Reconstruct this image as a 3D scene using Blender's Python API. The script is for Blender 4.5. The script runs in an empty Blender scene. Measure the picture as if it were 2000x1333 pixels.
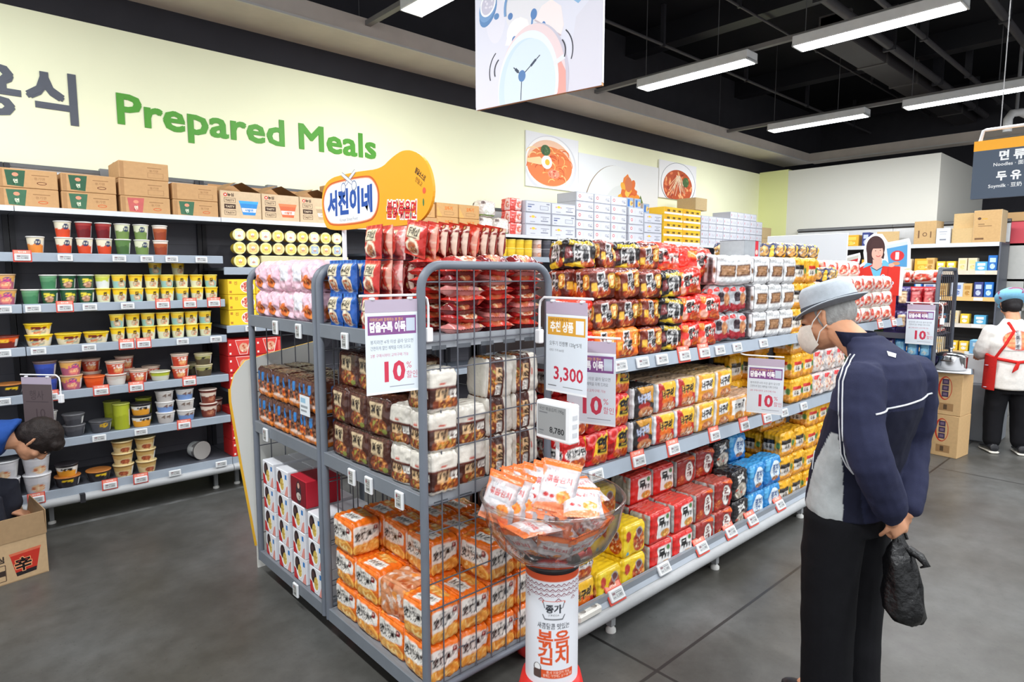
import bpy, math, random
import numpy as np
from mathutils import Vector, Matrix
from mathutils.geometry import tessellate_polygon
PI = math.pi
C = bpy.context.scene.collection
SC = bpy.context.scene

# ---------------------------------------------------------------- camera, world, exposure
cam_d = bpy.data.cameras.new('camera')
cam_d.sensor_width = 36.0
cam_d.lens = 36.0 * 1228.0 / 2000.0
cam_d.clip_start = 0.05
cam = bpy.data.objects.new('camera', cam_d)
cam.location = (0, 0, 1.62)
cam.rotation_euler = (math.radians(90 - 6.1), 0, math.radians(47.55 - 90))
C.objects.link(cam)
SC.camera = cam
SC.view_settings.view_transform = 'Standard'
SC.view_settings.look = 'None'
SC.view_settings.exposure = 0.12
SC.view_settings.gamma = 1.0
SC.view_settings.use_curve_mapping = False
world = bpy.data.worlds.new('world')
SC.world = world
world.use_nodes = True
world.node_tree.nodes['Background'].inputs[0].default_value = (0.93, 0.96, 1.0, 1)
world.node_tree.nodes['Background'].inputs[1].default_value = 1.0
LAMP_POWER = 40.0        # watts of each ceiling luminaire

# ---------------------------------------------------------------- small helpers
def S(r, g=None, b=None):
    """sRGB 0-255 (or '#hex') to a linear triple"""
    if isinstance(r, str):
        r, g, b = int(r[1:3], 16), int(r[3:5], 16), int(r[5:7], 16)
    f = lambda c: (c / 255.0) / 12.92 if c <= 10.3 else ((c / 255.0 + 0.055) / 1.055) ** 2.4
    return (f(r), f(g), f(b))
WHITE = S(236, 236, 238); INK = S(28, 26, 30)

def _hash(ix, iy, iz, seed):
    n = (ix.astype(np.int64) * 374761393 + iy.astype(np.int64) * 668265263 + iz.astype(np.int64) * 2147483647 + seed * 1274126177) & 0x7fffffff
    n = ((n ^ (n >> 13)) * 1274126177) & 0x7fffffff
    n = n ^ (n >> 16)
    return (n & 0xffff) / 32767.5 - 1.0

def vnoise(p, seed=0):
    """value noise in -1..1 at an (n,3) array of points"""
    i = np.floor(p).astype(np.int64); f = p - i; f = f * f * (3 - 2 * f)
    out = 0
    for dx in (0, 1):
        wx = f[:, 0] if dx else 1 - f[:, 0]
        for dy in (0, 1):
            wy = f[:, 1] if dy else 1 - f[:, 1]
            for dz in (0, 1):
                wz = f[:, 2] if dz else 1 - f[:, 2]
                out = out + wx * wy * wz * _hash(i[:, 0] + dx, i[:, 1] + dy, i[:, 2] + dz, seed)
    return out

def fbm(p, seed=0, o=3):
    return sum(vnoise(p * 2 ** k, seed + k) / 2 ** k for k in range(o))

# ---------------------------------------------------------------- materials (node based)
def mat(name, col=None, rough=0.5, metal=0.0, attr=False, bump=0.0, bscale=60, noise=0.0, nscale=8.0, spec=0.5, coat=0.0, emit=None, estr=0.0, bdist=0.004):
    m = bpy.data.materials.new(name); m.use_nodes = True
    nt = m.node_tree; b = nt.nodes['Principled BSDF']
    b.inputs['Roughness'].default_value = rough; b.inputs['Metallic'].default_value = metal
    b.inputs['Specular IOR Level'].default_value = spec; b.inputs['Coat Weight'].default_value = coat
    b.inputs['Coat Roughness'].default_value = 0.15
    tc = nt.nodes.new('ShaderNodeTexCoord')
    src = None
    if attr:
        a = nt.nodes.new('ShaderNodeAttribute'); a.attribute_name = 'Col'; src = a.outputs['Color']
    if noise:
        n = nt.nodes.new('ShaderNodeTexNoise'); n.inputs['Scale'].default_value = nscale; n.inputs['Detail'].default_value = 5
        nt.links.new(tc.outputs['Object'], n.inputs['Vector'])
        mr = nt.nodes.new('ShaderNodeMapRange'); mr.inputs['From Min'].default_value = 0.3; mr.inputs['From Max'].default_value = 0.7
        mr.inputs['To Min'].default_value = 1 - noise; mr.inputs['To Max'].default_value = 1 + noise
        nt.links.new(n.outputs['Fac'], mr.inputs['Value'])
        mx = nt.nodes.new('ShaderNodeVectorMath'); mx.operation = 'MULTIPLY'
        if src: nt.links.new(src, mx.inputs[0])
        else: mx.inputs[0].default_value = col
        nt.links.new(mr.outputs['Result'], mx.inputs[1]); src = mx.outputs['Vector']
    if src: nt.links.new(src, b.inputs['Base Color'])
    else: b.inputs['Base Color'].default_value = (*col, 1)
    if bump:
        n2 = nt.nodes.new('ShaderNodeTexNoise'); n2.inputs['Scale'].default_value = bscale; n2.inputs['Detail'].default_value = 4
        nt.links.new(tc.outputs['Object'], n2.inputs['Vector'])
        bp = nt.nodes.new('ShaderNodeBump'); bp.inputs['Strength'].default_value = bump; bp.inputs['Distance'].default_value = bdist
        nt.links.new(n2.outputs['Fac'], bp.inputs['Height']); nt.links.new(bp.outputs['Normal'], b.inputs['Normal'])
    if emit:
        b.inputs['Emission Color'].default_value = (*emit, 1); b.inputs['Emission Strength'].default_value = estr
    return m

M = {}
M['film'] = mat('glossy_film', attr=True, rough=0.27, bump=0.7, bscale=55, coat=0.35)
M['print'] = mat('printed_paper', attr=True, rough=0.5, spec=0.35)
M['board'] = mat('printed_board', attr=True, rough=0.7, spec=0.25, noise=0.05, nscale=40)
M['plastic'] = mat('plastic_cup', attr=True, rough=0.32, spec=0.45)
M['paint'] = mat('painted_steel', attr=True, rough=0.42, spec=0.4, noise=0.04, nscale=14)
M['fabric'] = mat('woven_fabric', attr=True, rough=0.85, spec=0.2, bump=0.5, bscale=420, bdist=0.0015, noise=0.06, nscale=60)
M['skin'] = mat('skin', attr=True, rough=0.5, spec=0.35, noise=0.06, nscale=30)
M['hairm'] = mat('hair', attr=True, rough=0.6, spec=0.3, bump=0.9, bscale=160, bdist=0.003)
M['bag'] = mat('black_polythene', S(9, 9, 11), rough=0.36, bump=0.7, bscale=26, bdist=0.012)
M['steel'] = mat('polished_steel', S(190, 190, 192), rough=0.18, metal=1.0)
M['lamp'] = mat('lamp_diffuser', S(255, 255, 255), rough=0.5, emit=(0.95, 0.98, 1.0), estr=9.0)
def glass(name, col, rough=0.02, base=0.06, edge=0.85):
    m = bpy.data.materials.new(name); m.use_nodes = True
    nt = m.node_tree; nt.nodes.clear(); L = nt.links.new
    o = nt.nodes.new('ShaderNodeOutputMaterial'); mx = nt.nodes.new('ShaderNodeMixShader')
    t = nt.nodes.new('ShaderNodeBsdfTransparent'); g = nt.nodes.new('ShaderNodeBsdfGlossy'); lw = nt.nodes.new('ShaderNodeLayerWeight')
    t.inputs[0].default_value = (*col, 1); g.inputs['Roughness'].default_value = rough; lw.inputs[0].default_value = 0.5
    pw = nt.nodes.new('ShaderNodeMath'); pw.operation = 'POWER'; L(lw.outputs['Facing'], pw.inputs[0]); pw.inputs[1].default_value = 3.5
    ma = nt.nodes.new('ShaderNodeMath'); ma.operation = 'MULTIPLY_ADD'; L(pw.outputs[0], ma.inputs[0]); ma.inputs[1].default_value = edge; ma.inputs[2].default_value = base
    L(ma.outputs[0], mx.inputs[0]); L(t.outputs[0], mx.inputs[1]); L(g.outputs[0], mx.inputs[2]); L(mx.outputs[0], o.inputs[0])
    return m
M['acrylic'] = glass('clear_acrylic', (0.95, 0.945, 0.94))
M['acrylic_rim'] = glass('acrylic_rim', (0.97, 0.97, 0.96), 0.25, 0.12, 0.6)
M['clear'] = glass('clear_plastic', (0.8, 0.82, 0.82), 0.1, 0.06)

# ---------------------------------------------------------------- object bookkeeping
def tag(o, label=None, cat=None, group=None, kind=None):
    for k, v in (('label', label), ('category', cat), ('group', group), ('kind', kind)):
        if v: o[k] = v
    return o
def empty(name, loc=(0, 0, 0), rz=0.0):
    o = bpy.data.objects.new(name, None); o.empty_display_size = 0.1
    o.location = loc; o.rotation_euler = (0, 0, rz); C.objects.link(o); return o
def clone(root, loc, rz=0.0, label=None, group=None, scale=None, rot=None, cat=None):
    """a copy of a thing together with copies of its parts and sub-parts"""
    r = root.copy(); C.objects.link(r); r.location = loc
    r.rotation_euler = rot if rot is not None else (0, 0, rz)
    if scale is not None: r.scale = scale if hasattr(scale, '__len__') else (scale,) * 3
    tag(r, label, cat, group)
    for ch in root.children:
        c = ch.copy(); C.objects.link(c); c.parent = r
        for g in ch.children:
            d = g.copy(); C.objects.link(d); d.parent = c
    return r
ORD = ['first', 'second', 'third', 'fourth', 'fifth', 'sixth', 'seventh', 'eighth', 'ninth', 'tenth', 'eleventh', 'twelfth', 'thirteenth', 'fourteenth', 'fifteenth', 'sixteenth', 'seventeenth', 'eighteenth']

# ---------------------------------------------------------------- text outlines
_txt = {}
def text_tris(body, bold=0.0, shear=0.0):
    """(triangles n x 3 x 2, width) of a line of text one unit high"""
    key = (body, bold, shear)
    if key not in _txt:
        c = bpy.data.curves.new('lettering', 'FONT'); c.body = body; c.offset = bold; c.resolution_u = 2; c.shear = shear
        o = bpy.data.objects.new('lettering', c); C.objects.link(o)
        bpy.context.view_layer.update()
        me = bpy.data.meshes.new_from_object(o.evaluated_get(bpy.context.evaluated_depsgraph_get()))
        me.calc_loop_triangles()
        v = np.array([x.co[:2] for x in me.vertices]).reshape(-1, 2)
        t = np.array([x.vertices[:] for x in me.loop_triangles]).reshape(-1, 3)
        bpy.data.objects.remove(o); bpy.data.curves.remove(c); bpy.data.meshes.remove(me)
        if len(v):
            x0 = v[:, 0].min(); v = v - [x0, 0]; w = v[:, 0].max()
        else: w = 0.0
        _txt[key] = (v, t, w)
    return _txt[key]

# ---------------------------------------------------------------- flat artwork (printed designs)
class Art:
    """a printed design on a W x H sheet: coloured shapes in painting order"""
    def __init__(s, W, H, bg):
        s.W, s.H, s.bg, s.sh = W, H, bg, []
    def poly(s, pts, col):
        p = np.array(pts, float)
        s.sh.append(('p', p, col, p.min(0), p.max(0))); return s
    def rect(s, x0, y0, x1, y1, col): return s.poly([(x0, y0), (x1, y0), (x1, y1), (x0, y1)], col)
    def rrect(s, x0, y0, x1, y1, r, col, n=6):
        pts = []
        for cx, cy, a0 in ((x1 - r, y0 + r, -90), (x1 - r, y1 - r, 0), (x0 + r, y1 - r, 90), (x0 + r, y0 + r, 180)):
            for k in range(n + 1):
                a = math.radians(a0 + 90 * k / n); pts.append((cx + r * math.cos(a), cy + r * math.sin(a)))
        return s.poly(pts, col)
    def oval(s, cx, cy, rx, ry, col, n=24, rot=0.0, a0=0, a1=360):
        c, d = math.cos(rot), math.sin(rot); pts = []
        for k in range(n + (a1 - a0 < 360)):
            a = math.radians(a0 + (a1 - a0) * k / n); x, y = rx * math.cos(a), ry * math.sin(a)
            pts.append((cx + c * x - d * y, cy + d * x + c * y))
        return s.poly(pts, col)
    def line(s, pts, w, col):
        p = np.array(pts, float)
        for a, b in zip(p[:-1], p[1:]):
            d = b - a; L = np.hypot(*d)
            if L < 1e-9: continue
            t = d / L * w * 0.5; n = np.array([-t[1], t[0]])
            s.poly([a - n - t * .3, b - n + t * .3, b + n + t * .3, a + n - t * .3], col)
        return s
    def arc(s, cx, cy, rx, ry, a0, a1, w, col, n=16):
        return s.line([(cx + rx * math.cos(math.radians(a0 + (a1 - a0) * k / n)), cy + ry * math.sin(math.radians(a0 + (a1 - a0) * k / n))) for k in range(n + 1)], w, col)
    def text(s, body, x, y, h, col, bold=0.0, align='c', rot=0.0, wmax=None, sx=1.0, shear=0.0):
        v, t, w = text_tris(body, bold, shear)
        if not len(v): return s
        k = h / 0.72; kx = k * sx
        if wmax and w * kx > wmax: kx = wmax / w
        p = v * [kx, k]
        p[:, 0] -= {'c': w * kx / 2, 'l': 0, 'r': w * kx}[align]
        c, d = math.cos(rot), math.sin(rot)
        p = p @ np.array([[c, d], [-d, c]]) + [x, y]
        s.sh.append(('t', p[t], col, p.min(0), p.max(0), p, t)); return s
    def food(s, cx, cy, rx, ry, cols, seed=0, n=26, size=0.3, dish=None, lim=None):
        """a heap of food seen from the front: many small blobs inside an oval"""
        rnd = random.Random(seed)
        if dish: s.oval(cx, cy, rx * 1.14, ry * 1.14, dish)
        s.oval(cx, cy, rx, ry, cols[0])
        for k in range(n):
            a = rnd.uniform(0, 2 * PI); r = rnd.random() ** 0.6 * 0.82
            s.oval(cx + rx * r * math.cos(a), cy + ry * r * math.sin(a), rx * size * rnd.uniform(.4, 1.1), ry * size * rnd.uniform(.3, .7), rnd.choice(cols), n=8, rot=rnd.uniform(0, PI))
        return s
    def sample(s, uv):
        """colours at an (n,2) array of 0..1 positions"""
        P = uv * [s.W, s.H]
        out = np.tile(np.array(s.bg, float), (len(P), 1))
        for sh in s.sh:
            m = np.nonzero((P[:, 0] >= sh[3][0]) & (P[:, 0] <= sh[4][0]) & (P[:, 1] >= sh[3][1]) & (P[:, 1] <= sh[4][1]))[0]
            if not len(m): continue
            q = P[m]; ins = np.zeros(len(m), bool)
            if sh[0] == 'p':
                a = sh[1]; b = np.roll(a, -1, 0)
                for (x1, y1), (x2, y2) in zip(a, b):
                    if y1 == y2: continue
                    ins ^= ((y1 > q[:, 1]) != (y2 > q[:, 1])) & (q[:, 0] < (x2 - x1) * (q[:, 1] - y1) / (y2 - y1) + x1)
            else:
                for A, B, D in sh[1]:
                    lo = np.minimum(np.minimum(A, B), D); hi = np.maximum(np.maximum(A, B), D)
                    w = np.nonzero((q[:, 0] >= lo[0]) & (q[:, 0] <= hi[0]) & (q[:, 1] >= lo[1]) & (q[:, 1] <= hi[1]))[0]
                    if not len(w): continue
                    z = q[w]
                    cr = lambda U, V: (V[0] - U[0]) * (z[:, 1] - U[1]) - (V[1] - U[1]) * (z[:, 0] - U[0])
                    d1, d2, d3 = cr(A, B), cr(B, D), cr(D, A)
                    ins[w] |= ((d1 >= 0) & (d2 >= 0) & (d3 >= 0)) | ((d1 <= 0) & (d2 <= 0) & (d3 <= 0))
            out[m[ins]] = sh[2]
        return out
    def raster(s, nu, nv, ss=2):
        """corner colours (nv+1, nu+1, 3), each the mean of ss x ss samples"""
        acc = 0
        for i in range(ss):
            for j in range(ss):
                u = (np.arange(nu + 1) + (i + .5) / ss - .5) / nu; v = (np.arange(nv + 1) + (j + .5) / ss - .5) / nv
                U, V = np.meshgrid(np.clip(u, 1e-4, 1 - 1e-4), np.clip(v, 1e-4, 1 - 1e-4))
                acc = acc + s.sample(np.stack([U.ravel(), V.ravel()], 1))
        return (acc / ss / ss).reshape(nv + 1, nu + 1, 3)

# ---------------------------------------------------------------- mesh builder
class MB:
    """collects shapes with colours; build() links them as ONE mesh object"""
    def __init__(s): s.v, s.f, s.c, s.m, s.mats, s.sm = [], [], [], [], [], []
    def _mi(s, m):
        m = M[m] if isinstance(m, str) else m
        if m not in s.mats: s.mats.append(m)
        return s.mats.index(m)
    def faces(s, vs, fs, col, m='paint', smooth=False):
        """col: one colour, or an array of per-vertex colours"""
        o = len(s.v); s.v.extend([tuple(map(float, p)) for p in vs]); mi = s._mi(m)
        one = np.ndim(col) == 1
        for f in fs:
            s.f.append([i + o for i in f]); s.m.append(mi); s.sm.append(smooth)
            s.c.append([tuple(col)] * len(f) if one else [tuple(col[i]) for i in f])
        return s
    def box(s, x0, y0, z0, x1, y1, z1, col, m='paint', bev=0.0, T=None):
        if bev <= 0:
            vs = [(x, y, z) for z in (z0, z1) for y in (y0, y1) for x in (x0, x1)]
            fs = [(0, 2, 3, 1), (4, 5, 7, 6), (0, 1, 5, 4), (2, 6, 7, 3), (0, 4, 6, 2), (1, 3, 7, 5)]
        else:
            b = min(bev, (x1 - x0) / 2.01, (y1 - y0) / 2.01, (z1 - z0) / 2.01); vs = []; fs = []
            idx = {}
            def V(*k):
                if k not in idx: idx[k] = len(vs); vs.append(k)
                return idx[k]
            X, Y, Z = (x0, x1), (y0, y1), (z0, z1); sg = (b, -b)
            c = {}
            for i in (0, 1):
                for j in (0, 1):
                    for k in (0, 1):
                        c[i, j, k] = (V(X[i], Y[j] + sg[j], Z[k] + sg[k]), V(X[i] + sg[i], Y[j], Z[k] + sg[k]), V(X[i] + sg[i], Y[j] + sg[j], Z[k]))
                        fs.append(c[i, j, k] if (i + j + k) % 2 else c[i, j, k][::-1])
            for a in (0, 1):
                fs.append([c[a, j, k][0] for j, k in ((0, 0), (0, 1), (1, 1), (1, 0))][::1 if a == 0 else -1])
                fs.append([c[j, a, k][1] for j, k in ((0, 0), (0, 1), (1, 1), (1, 0))][::-1 if a == 0 else 1])
                fs.append([c[j, k, a][2] for j, k in ((0, 0), (0, 1), (1, 1), (1, 0))][::1 if a == 0 else -1])
            for p in (0, 1):
                for q in (0, 1):
                    fs.append((c[p, q, 0][0], c[p, q, 1][0], c[p, q, 1][1], c[p, q, 0][1]))
                    fs.append((c[p, 0, q][0], c[p, 1, q][0], c[p, 1, q][2], c[p, 0, q][2]))
                    fs.append((c[0, p, q][1], c[1, p, q][1], c[1, p, q][2], c[0, p, q][2]))
        if T is not None: vs = [T @ Vector(p) for p in vs]
        return s.faces(vs, fs, col, m)
    def tube(s, pts, r, col, m='paint', n=8, closed=False, caps=True):
        P = [Vector(p) for p in pts]; R = r if hasattr(r, '__len__') else [r] * len(P)
        vs, fs, up = [], [], None
        L = len(P)
        for i, p in enumerate(P):
            a = P[i - 1] if (i or closed) else p; b = P[(i + 1) % L] if (i < L - 1 or closed) else p
            t = (b - a).normalized()
            if up is None: up = t.orthogonal().normalized()
            up = (up - t * up.dot(t)); up = up.normalized() if up.length > 1e-6 else t.orthogonal().normalized()
            w = t.cross(up)
            for k in range(n):
                g = 2 * PI * k / n; vs.append(p + (up * math.cos(g) + w * math.sin(g)) * R[i])
        for i in range(L if closed else L - 1):
            j = (i + 1) % L
            for k in range(n):
                fs.append((i * n + k, i * n + (k + 1) % n, j * n + (k + 1) % n, j * n + k))
        s.faces(vs, fs, col, m, True)
        if caps and not closed: s.faces(vs[:n], [tuple(range(n))[::-1]], col, m); s.faces(vs[-n:], [tuple(range(n))], col, m)
        return s
    def lathe(s, prof, col, m='plastic', n=32, c=(0, 0, 0), smooth=True):
        """prof: (radius, z) from bottom to top; col one colour or one per profile point"""
        vs, fs, cs = [], [], []
        one = np.ndim(col) == 1
        for i, (r, z) in enumerate(prof):
            for k in range(n):
                a = 2 * PI * k / n; vs.append((c[0] + r * math.cos(a), c[1] + r * math.sin(a), c[2] + z)); cs.append(col if one else col[i])
        for i in range(len(prof) - 1):
            for k in range(n):
                fs.append((i * n + k, i * n + (k + 1) % n, (i + 1) * n + (k + 1) % n, (i + 1) * n + k))
        return s.faces(vs, fs, np.array(cs, float), m, smooth)
    def grid(s, P, cols, m='film', smooth=True, flip=False):
        """P (nv+1, nu+1, 3) positions with corner colours of the same shape"""
        h, w = P.shape[:2]
        i = (np.arange(h - 1)[:, None] * w + np.arange(w - 1)).ravel()
        q = np.stack([i, i + 1, i + w + 1, i + w], 1)
        if flip: q = q[:, ::-1]
        cc = np.asarray(cols, float).reshape(-1, 3) if np.ndim(cols) == 3 else cols
        return s.faces(P.reshape(-1, 3), q.tolist(), cc, m, smooth)
    def art(s, a, o, ux, uy, m='print', eps=0.00012, base=True, thick=None):
        """lays a design flat: o lower-left corner, ux / uy its full width and height vectors"""
        o, ux, uy = Vector(o), Vector(ux), Vector(uy); n = ux.cross(uy).normalized()
        if base: s.faces([o, o + ux, o + ux + uy, o + uy], [(0, 1, 2, 3)], a.bg, m)
        lev = []
        for sh in a.sh:
            k = 1 + max([l for l, lo, hi in lev if lo[0] < sh[4][0] and hi[0] > sh[3][0] and lo[1] < sh[4][1] and hi[1] > sh[3][1]], default=0)
            lev.append((k, sh[3], sh[4]))
            if sh[0] == 'p':
                p, fs = sh[1], [tuple(range(len(sh[1])))]
                x, y = p[:, 0], p[:, 1]
                if (x * np.roll(y, -1) - y * np.roll(x, -1)).sum() < 0: fs = [f[::-1] for f in fs]
            else: p, fs = sh[5], sh[6].tolist()
            p = np.clip(p, 0, [a.W, a.H])
            s.faces([o + ux * (x / a.W) + uy * (y / a.H) + n * (eps * k) for x, y in p], fs, sh[2], m)
        return s
    def build(s, name, parent=None, weld=0.0, loc=None, rz=None, link=True):
        me = bpy.data.meshes.new(name)
        v, f = s.v, s.f
        if weld:
            key = np.round(np.array(v) / weld).astype(np.int64)
            _, first, inv = np.unique(key, axis=0, return_index=True, return_inverse=True)
            inv = inv.ravel(); v = [s.v[i] for i in first]
            nf, nc, nm, ns = [], [], [], []
            for q, c_, m_, s_ in zip(f, s.c, s.m, s.sm):
                g = [int(inv[i]) for i in q]; kk = [i for i in range(len(g)) if g[i] != g[i - 1]]
                if len(kk) >= 3: nf.append([g[i] for i in kk]); nc.append([c_[i] for i in kk]); nm.append(m_); ns.append(s_)
            f, s.c, s.m, s.sm = nf, nc, nm, ns
        me.from_pydata(v, [], f)
        for x in s.mats: me.materials.append(x)
        me.polygons.foreach_set('material_index', s.m); me.polygons.foreach_set('use_smooth', s.sm)
        at = me.color_attributes.new('Col', 'FLOAT_COLOR', 'CORNER')
        cc = np.ones((len(me.loops), 4), np.float32); cc[:, :3] = np.array([c for q in s.c for c in q], np.float32).reshape(-1, 3)
        at.data.foreach_set('color', cc.ravel())
        me.update()
        o = bpy.data.objects.new(name, me)
        if link: C.objects.link(o)
        if parent is not None: o.parent = parent
        if loc is not None: o.location = loc
        if rz is not None: o.rotation_euler = (0, 0, rz)
        return o
def solid(name, x0, y0, z0, x1, y1, z1, col, m, kind='structure'):
    o = MB().box(x0, y0, z0, x1, y1, z1, col, m).build(name); o['kind'] = kind; return o
# ================================================================ THE SETTING
def floor_material():
    m = bpy.data.materials.new('polished_concrete'); m.use_nodes = True
    nt = m.node_tree; b = nt.nodes['Principled BSDF']; N = nt.nodes.new; L = nt.links.new
    tc = N('ShaderNodeTexCoord'); sep = N('ShaderNodeSeparateXYZ'); L(tc.outputs['Object'], sep.inputs[0])
    def noise(sc, det, rough=0.55):
        n = N('ShaderNodeTexNoise'); n.inputs['Scale'].default_value = sc; n.inputs['Detail'].default_value = det; n.inputs['Roughness'].default_value = rough
        L(tc.outputs['Object'], n.inputs['Vector']); return n.outputs['Fac']
    def ramp(src, stops):
        r = N('ShaderNodeValToRGB'); L(src, r.inputs[0])
        while len(r.color_ramp.elements) < len(stops): r.color_ramp.elements.new(0.5)
        for e, (p, c) in zip(r.color_ramp.elements, stops): e.position = p; e.color = (*c, 1)
        return r.outputs[0]
    def mix(a, c, blend='MULTIPLY', fac=1.0):
        x = N('ShaderNodeMix'); x.data_type = 'RGBA'; x.blend_type = blend
        if hasattr(fac, 'node'): L(fac, x.inputs[0])
        else: x.inputs[0].default_value = fac
        L(a, x.inputs[6])
        if hasattr(c, 'node'): L(c, x.inputs[7])
        else: x.inputs[7].default_value = (*c, 1)
        return x.outputs[2]
    big = ramp(noise(0.9, 4), [(0.34, S(69, 67, 62)), (0.5, S(84, 83, 80)), (0.68, S(99, 100, 99))])
    fine = ramp(noise(9, 8, 0.7), [(0.3, (0.74, 0.74, 0.73)), (0.7, (1.14, 1.14, 1.14))])
    col = mix(big, fine)
    speck = ramp(noise(60, 3), [(0.27, (0.5, 0.49, 0.47)), (0.36, (1, 1, 1))])
    col = mix(col, speck, fac=0.6)
    def joint_or_streak(axis, at, w):
        s = N('ShaderNodeMath'); s.operation = 'SUBTRACT'; L(sep.outputs[axis], s.inputs[0]); s.inputs[1].default_value = at
        a = N('ShaderNodeMath'); a.operation = 'ABSOLUTE'; L(s.outputs[0], a.inputs[0])
        g = N('ShaderNodeMath'); g.operation = 'LESS_THAN'; L(a.outputs[0], g.inputs[0]); g.inputs[1].default_value = w
        return g.outputs[0]
    for ax, at in (('X', 2.07), ('Y', 1.385), ('X', 6.1), ('Y', -2.6)):
        col = mix(col, S(46, 45, 44), 'MIX', joint_or_streak(ax, at, 0.0075))
    # pale reflected-light streak painted into the floor colour at the wall shelving's foot
    st = N('ShaderNodeMath'); st.operation = 'MULTIPLY'; L(joint_or_streak('Y', 4.83, 0.022), st.inputs[0])
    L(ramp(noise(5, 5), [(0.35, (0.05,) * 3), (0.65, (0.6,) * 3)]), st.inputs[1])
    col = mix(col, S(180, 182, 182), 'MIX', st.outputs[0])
    L(col, b.inputs['Base Color'])
    rr = N('ShaderNodeMapRange'); L(noise(2.3, 4), rr.inputs['Value']); rr.inputs['To Min'].default_value = 0.22; rr.inputs['To Max'].default_value = 0.5
    L(rr.outputs[0], b.inputs['Roughness']); b.inputs['Specular IOR Level'].default_value = 0.4
    bp = N('ShaderNodeBump'); bp.inputs['Strength'].default_value = 0.08; L(noise(30, 4), bp.inputs['Height']); L(bp.outputs[0], b.inputs['Normal'])
    return m
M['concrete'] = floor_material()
M['lime'] = mat('lime_paint', S(246, 247, 213), rough=0.75, spec=0.2, noise=0.012, nscale=3)
M['lime2'] = mat('deep_lime_paint', S(232, 236, 172), rough=0.75, spec=0.2)
M['white_wall'] = mat('white_wall_paint', S(228, 227, 219), rough=0.8, spec=0.2)
M['dark_wall'] = mat('charcoal_wall', S(52, 51, 56), rough=0.8, spec=0.2, noise=0.08, nscale=5)
M['ceil'] = mat('black_ceiling', S(26, 26, 30), rough=0.85, spec=0.15, noise=0.2, nscale=2)
M['beam'] = mat('taupe_beam', S(206, 196, 186), rough=0.6, noise=0.05, nscale=6)
G1, G2, G3 = S(150, 157, 165), S(93, 99, 107), S(62, 65, 71)

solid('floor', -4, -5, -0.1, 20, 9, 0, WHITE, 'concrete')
solid('wall_left', -4, 5.35, 0, 10.9, 5.5, 3.35, WHITE, 'lime')
solid('wall_left', -4, 5.42, 3.35, 13.4, 5.6, 4.75, WHITE, 'dark_wall')
solid('wall_far', 10.74, 4.848, 0, 10.9, 5.35, 3.37, WHITE, 'lime2')
solid('wall_far', 10.745, 2.66, 0, 10.9, 4.848, 3.345, WHITE, 'white_wall')
solid('wall_back', 10.9, 2.661, 0, 20, 2.82, 3.345, WHITE, 'white_wall')
solid('wall_far', 13.4, -5, 0, 13.6, 5.6, 4.75, WHITE, 'dark_wall')
solid('ceiling', -4, -5, 4.75, 20, 9, 4.9, WHITE, 'ceil')
b = MB(); b.box(-4, 4.9, 3.595, 11.8, 5.42, 3.75, WHITE, 'beam'); b.box(-4, 4.885, 3.595, 11.66, 4.9, 3.612, S(205, 203, 200)); b.build('trim_1')['kind'] = 'structure'
b = MB(); b.box(11.66, -5, 3.595, 11.9, 4.9, 3.75, WHITE, 'beam'); b.box(11.645, -5, 3.595, 11.66, 4.885, 3.612, S(205, 203, 200)); b.build('trim_2')['kind'] = 'structure'

# dark services under the ceiling
pipes = [(4.5, 4.3, .018, 'thin grey conduit pipe running under the black ceiling nearest the lime wall'), (3.55, 4.45, .014, 'thinnest dark conduit under the black ceiling between the lamp rows'),
         (2.71, 4.3, .05, 'thick dark pipe under the black ceiling above the far lamps'), (1.62, 4.3, .04, 'dark pipe under the black ceiling at upper right corner of the view'), (2.36, 4.3, .03, 'dark pipe beside the broad duct at the far ceiling')]
for y, z, r, lb in pipes:
    b = MB(); b.tube([(-4, y, z), (13.4, y, z)], r, S(74, 72, 74), n=10)
    for k in range(9): b.box(-3.5 + 2 * k, y - r * 1.3, z - r * 1.2, -3.46 + 2 * k, y + r * 1.3, 4.75, S(50, 50, 54))
    tag(b.build('ceiling_pipe'), lb, 'pipe', 'pipes under the ceiling')
b = MB(); b.box(7.6, 2.83, 4.2, 13.4, 3.15, 4.5, S(58, 55, 56), bev=0.01)
for k in range(5): b.box(7.6 + 1.2 * k, 2.82, 4.19, 7.65 + 1.2 * k, 3.16, 4.51, S(80, 77, 76))
tag(b.build('air_duct'), 'broad dark square air duct hung under the black ceiling', 'duct')
for k in range(5):
    x = 1.2 + 2.9 * k
    b = MB(); b.box(x, -5, 4.5, x + .22, 5.42, 4.75, S(34, 34, 38)); b.build('ceiling')['kind'] = 'structure'

# ceiling lamps: rows along y, 3 m apart
lx = {0: 2.74, 1: 5.69, 2: 8.69, 3: -0.26}
rows = {0: 'nearest row', 1: 'middle row', 2: 'farthest row', 3: 'row behind the camera'}
ys = [3.0, 1.34, -0.32, -1.98, -3.64]
seat = ['closest to the lime wall', 'second from the lime wall', 'third from the lime wall', 'fourth from the lime wall', 'fifth from the lime wall']
light_d = bpy.data.lights.new('lamp_light', 'AREA'); light_d.shape = 'RECTANGLE'; light_d.size = 0.17; light_d.size_y = 1.18
light_d.energy = LAMP_POWER; light_d.color = (0.96, 0.985, 1.0)
hb = MB(); hb.box(0, 0, 0.004, .2, 1.25, .09, S(226, 228, 228), bev=0.006); hb.box(.0, .0, -.002, .2, .014, .02, S(190, 192, 192)); hb.box(.0, 1.236, -.002, .2, 1.25, .02, S(190, 192, 192))
proto_h = hb.build('ceiling_light', link=False)
db = MB().box(.012, .016, -.006, .188, 1.234, .004, WHITE, 'lamp', bev=.004).build('diffuser', link=False); db.parent = proto_h
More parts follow.
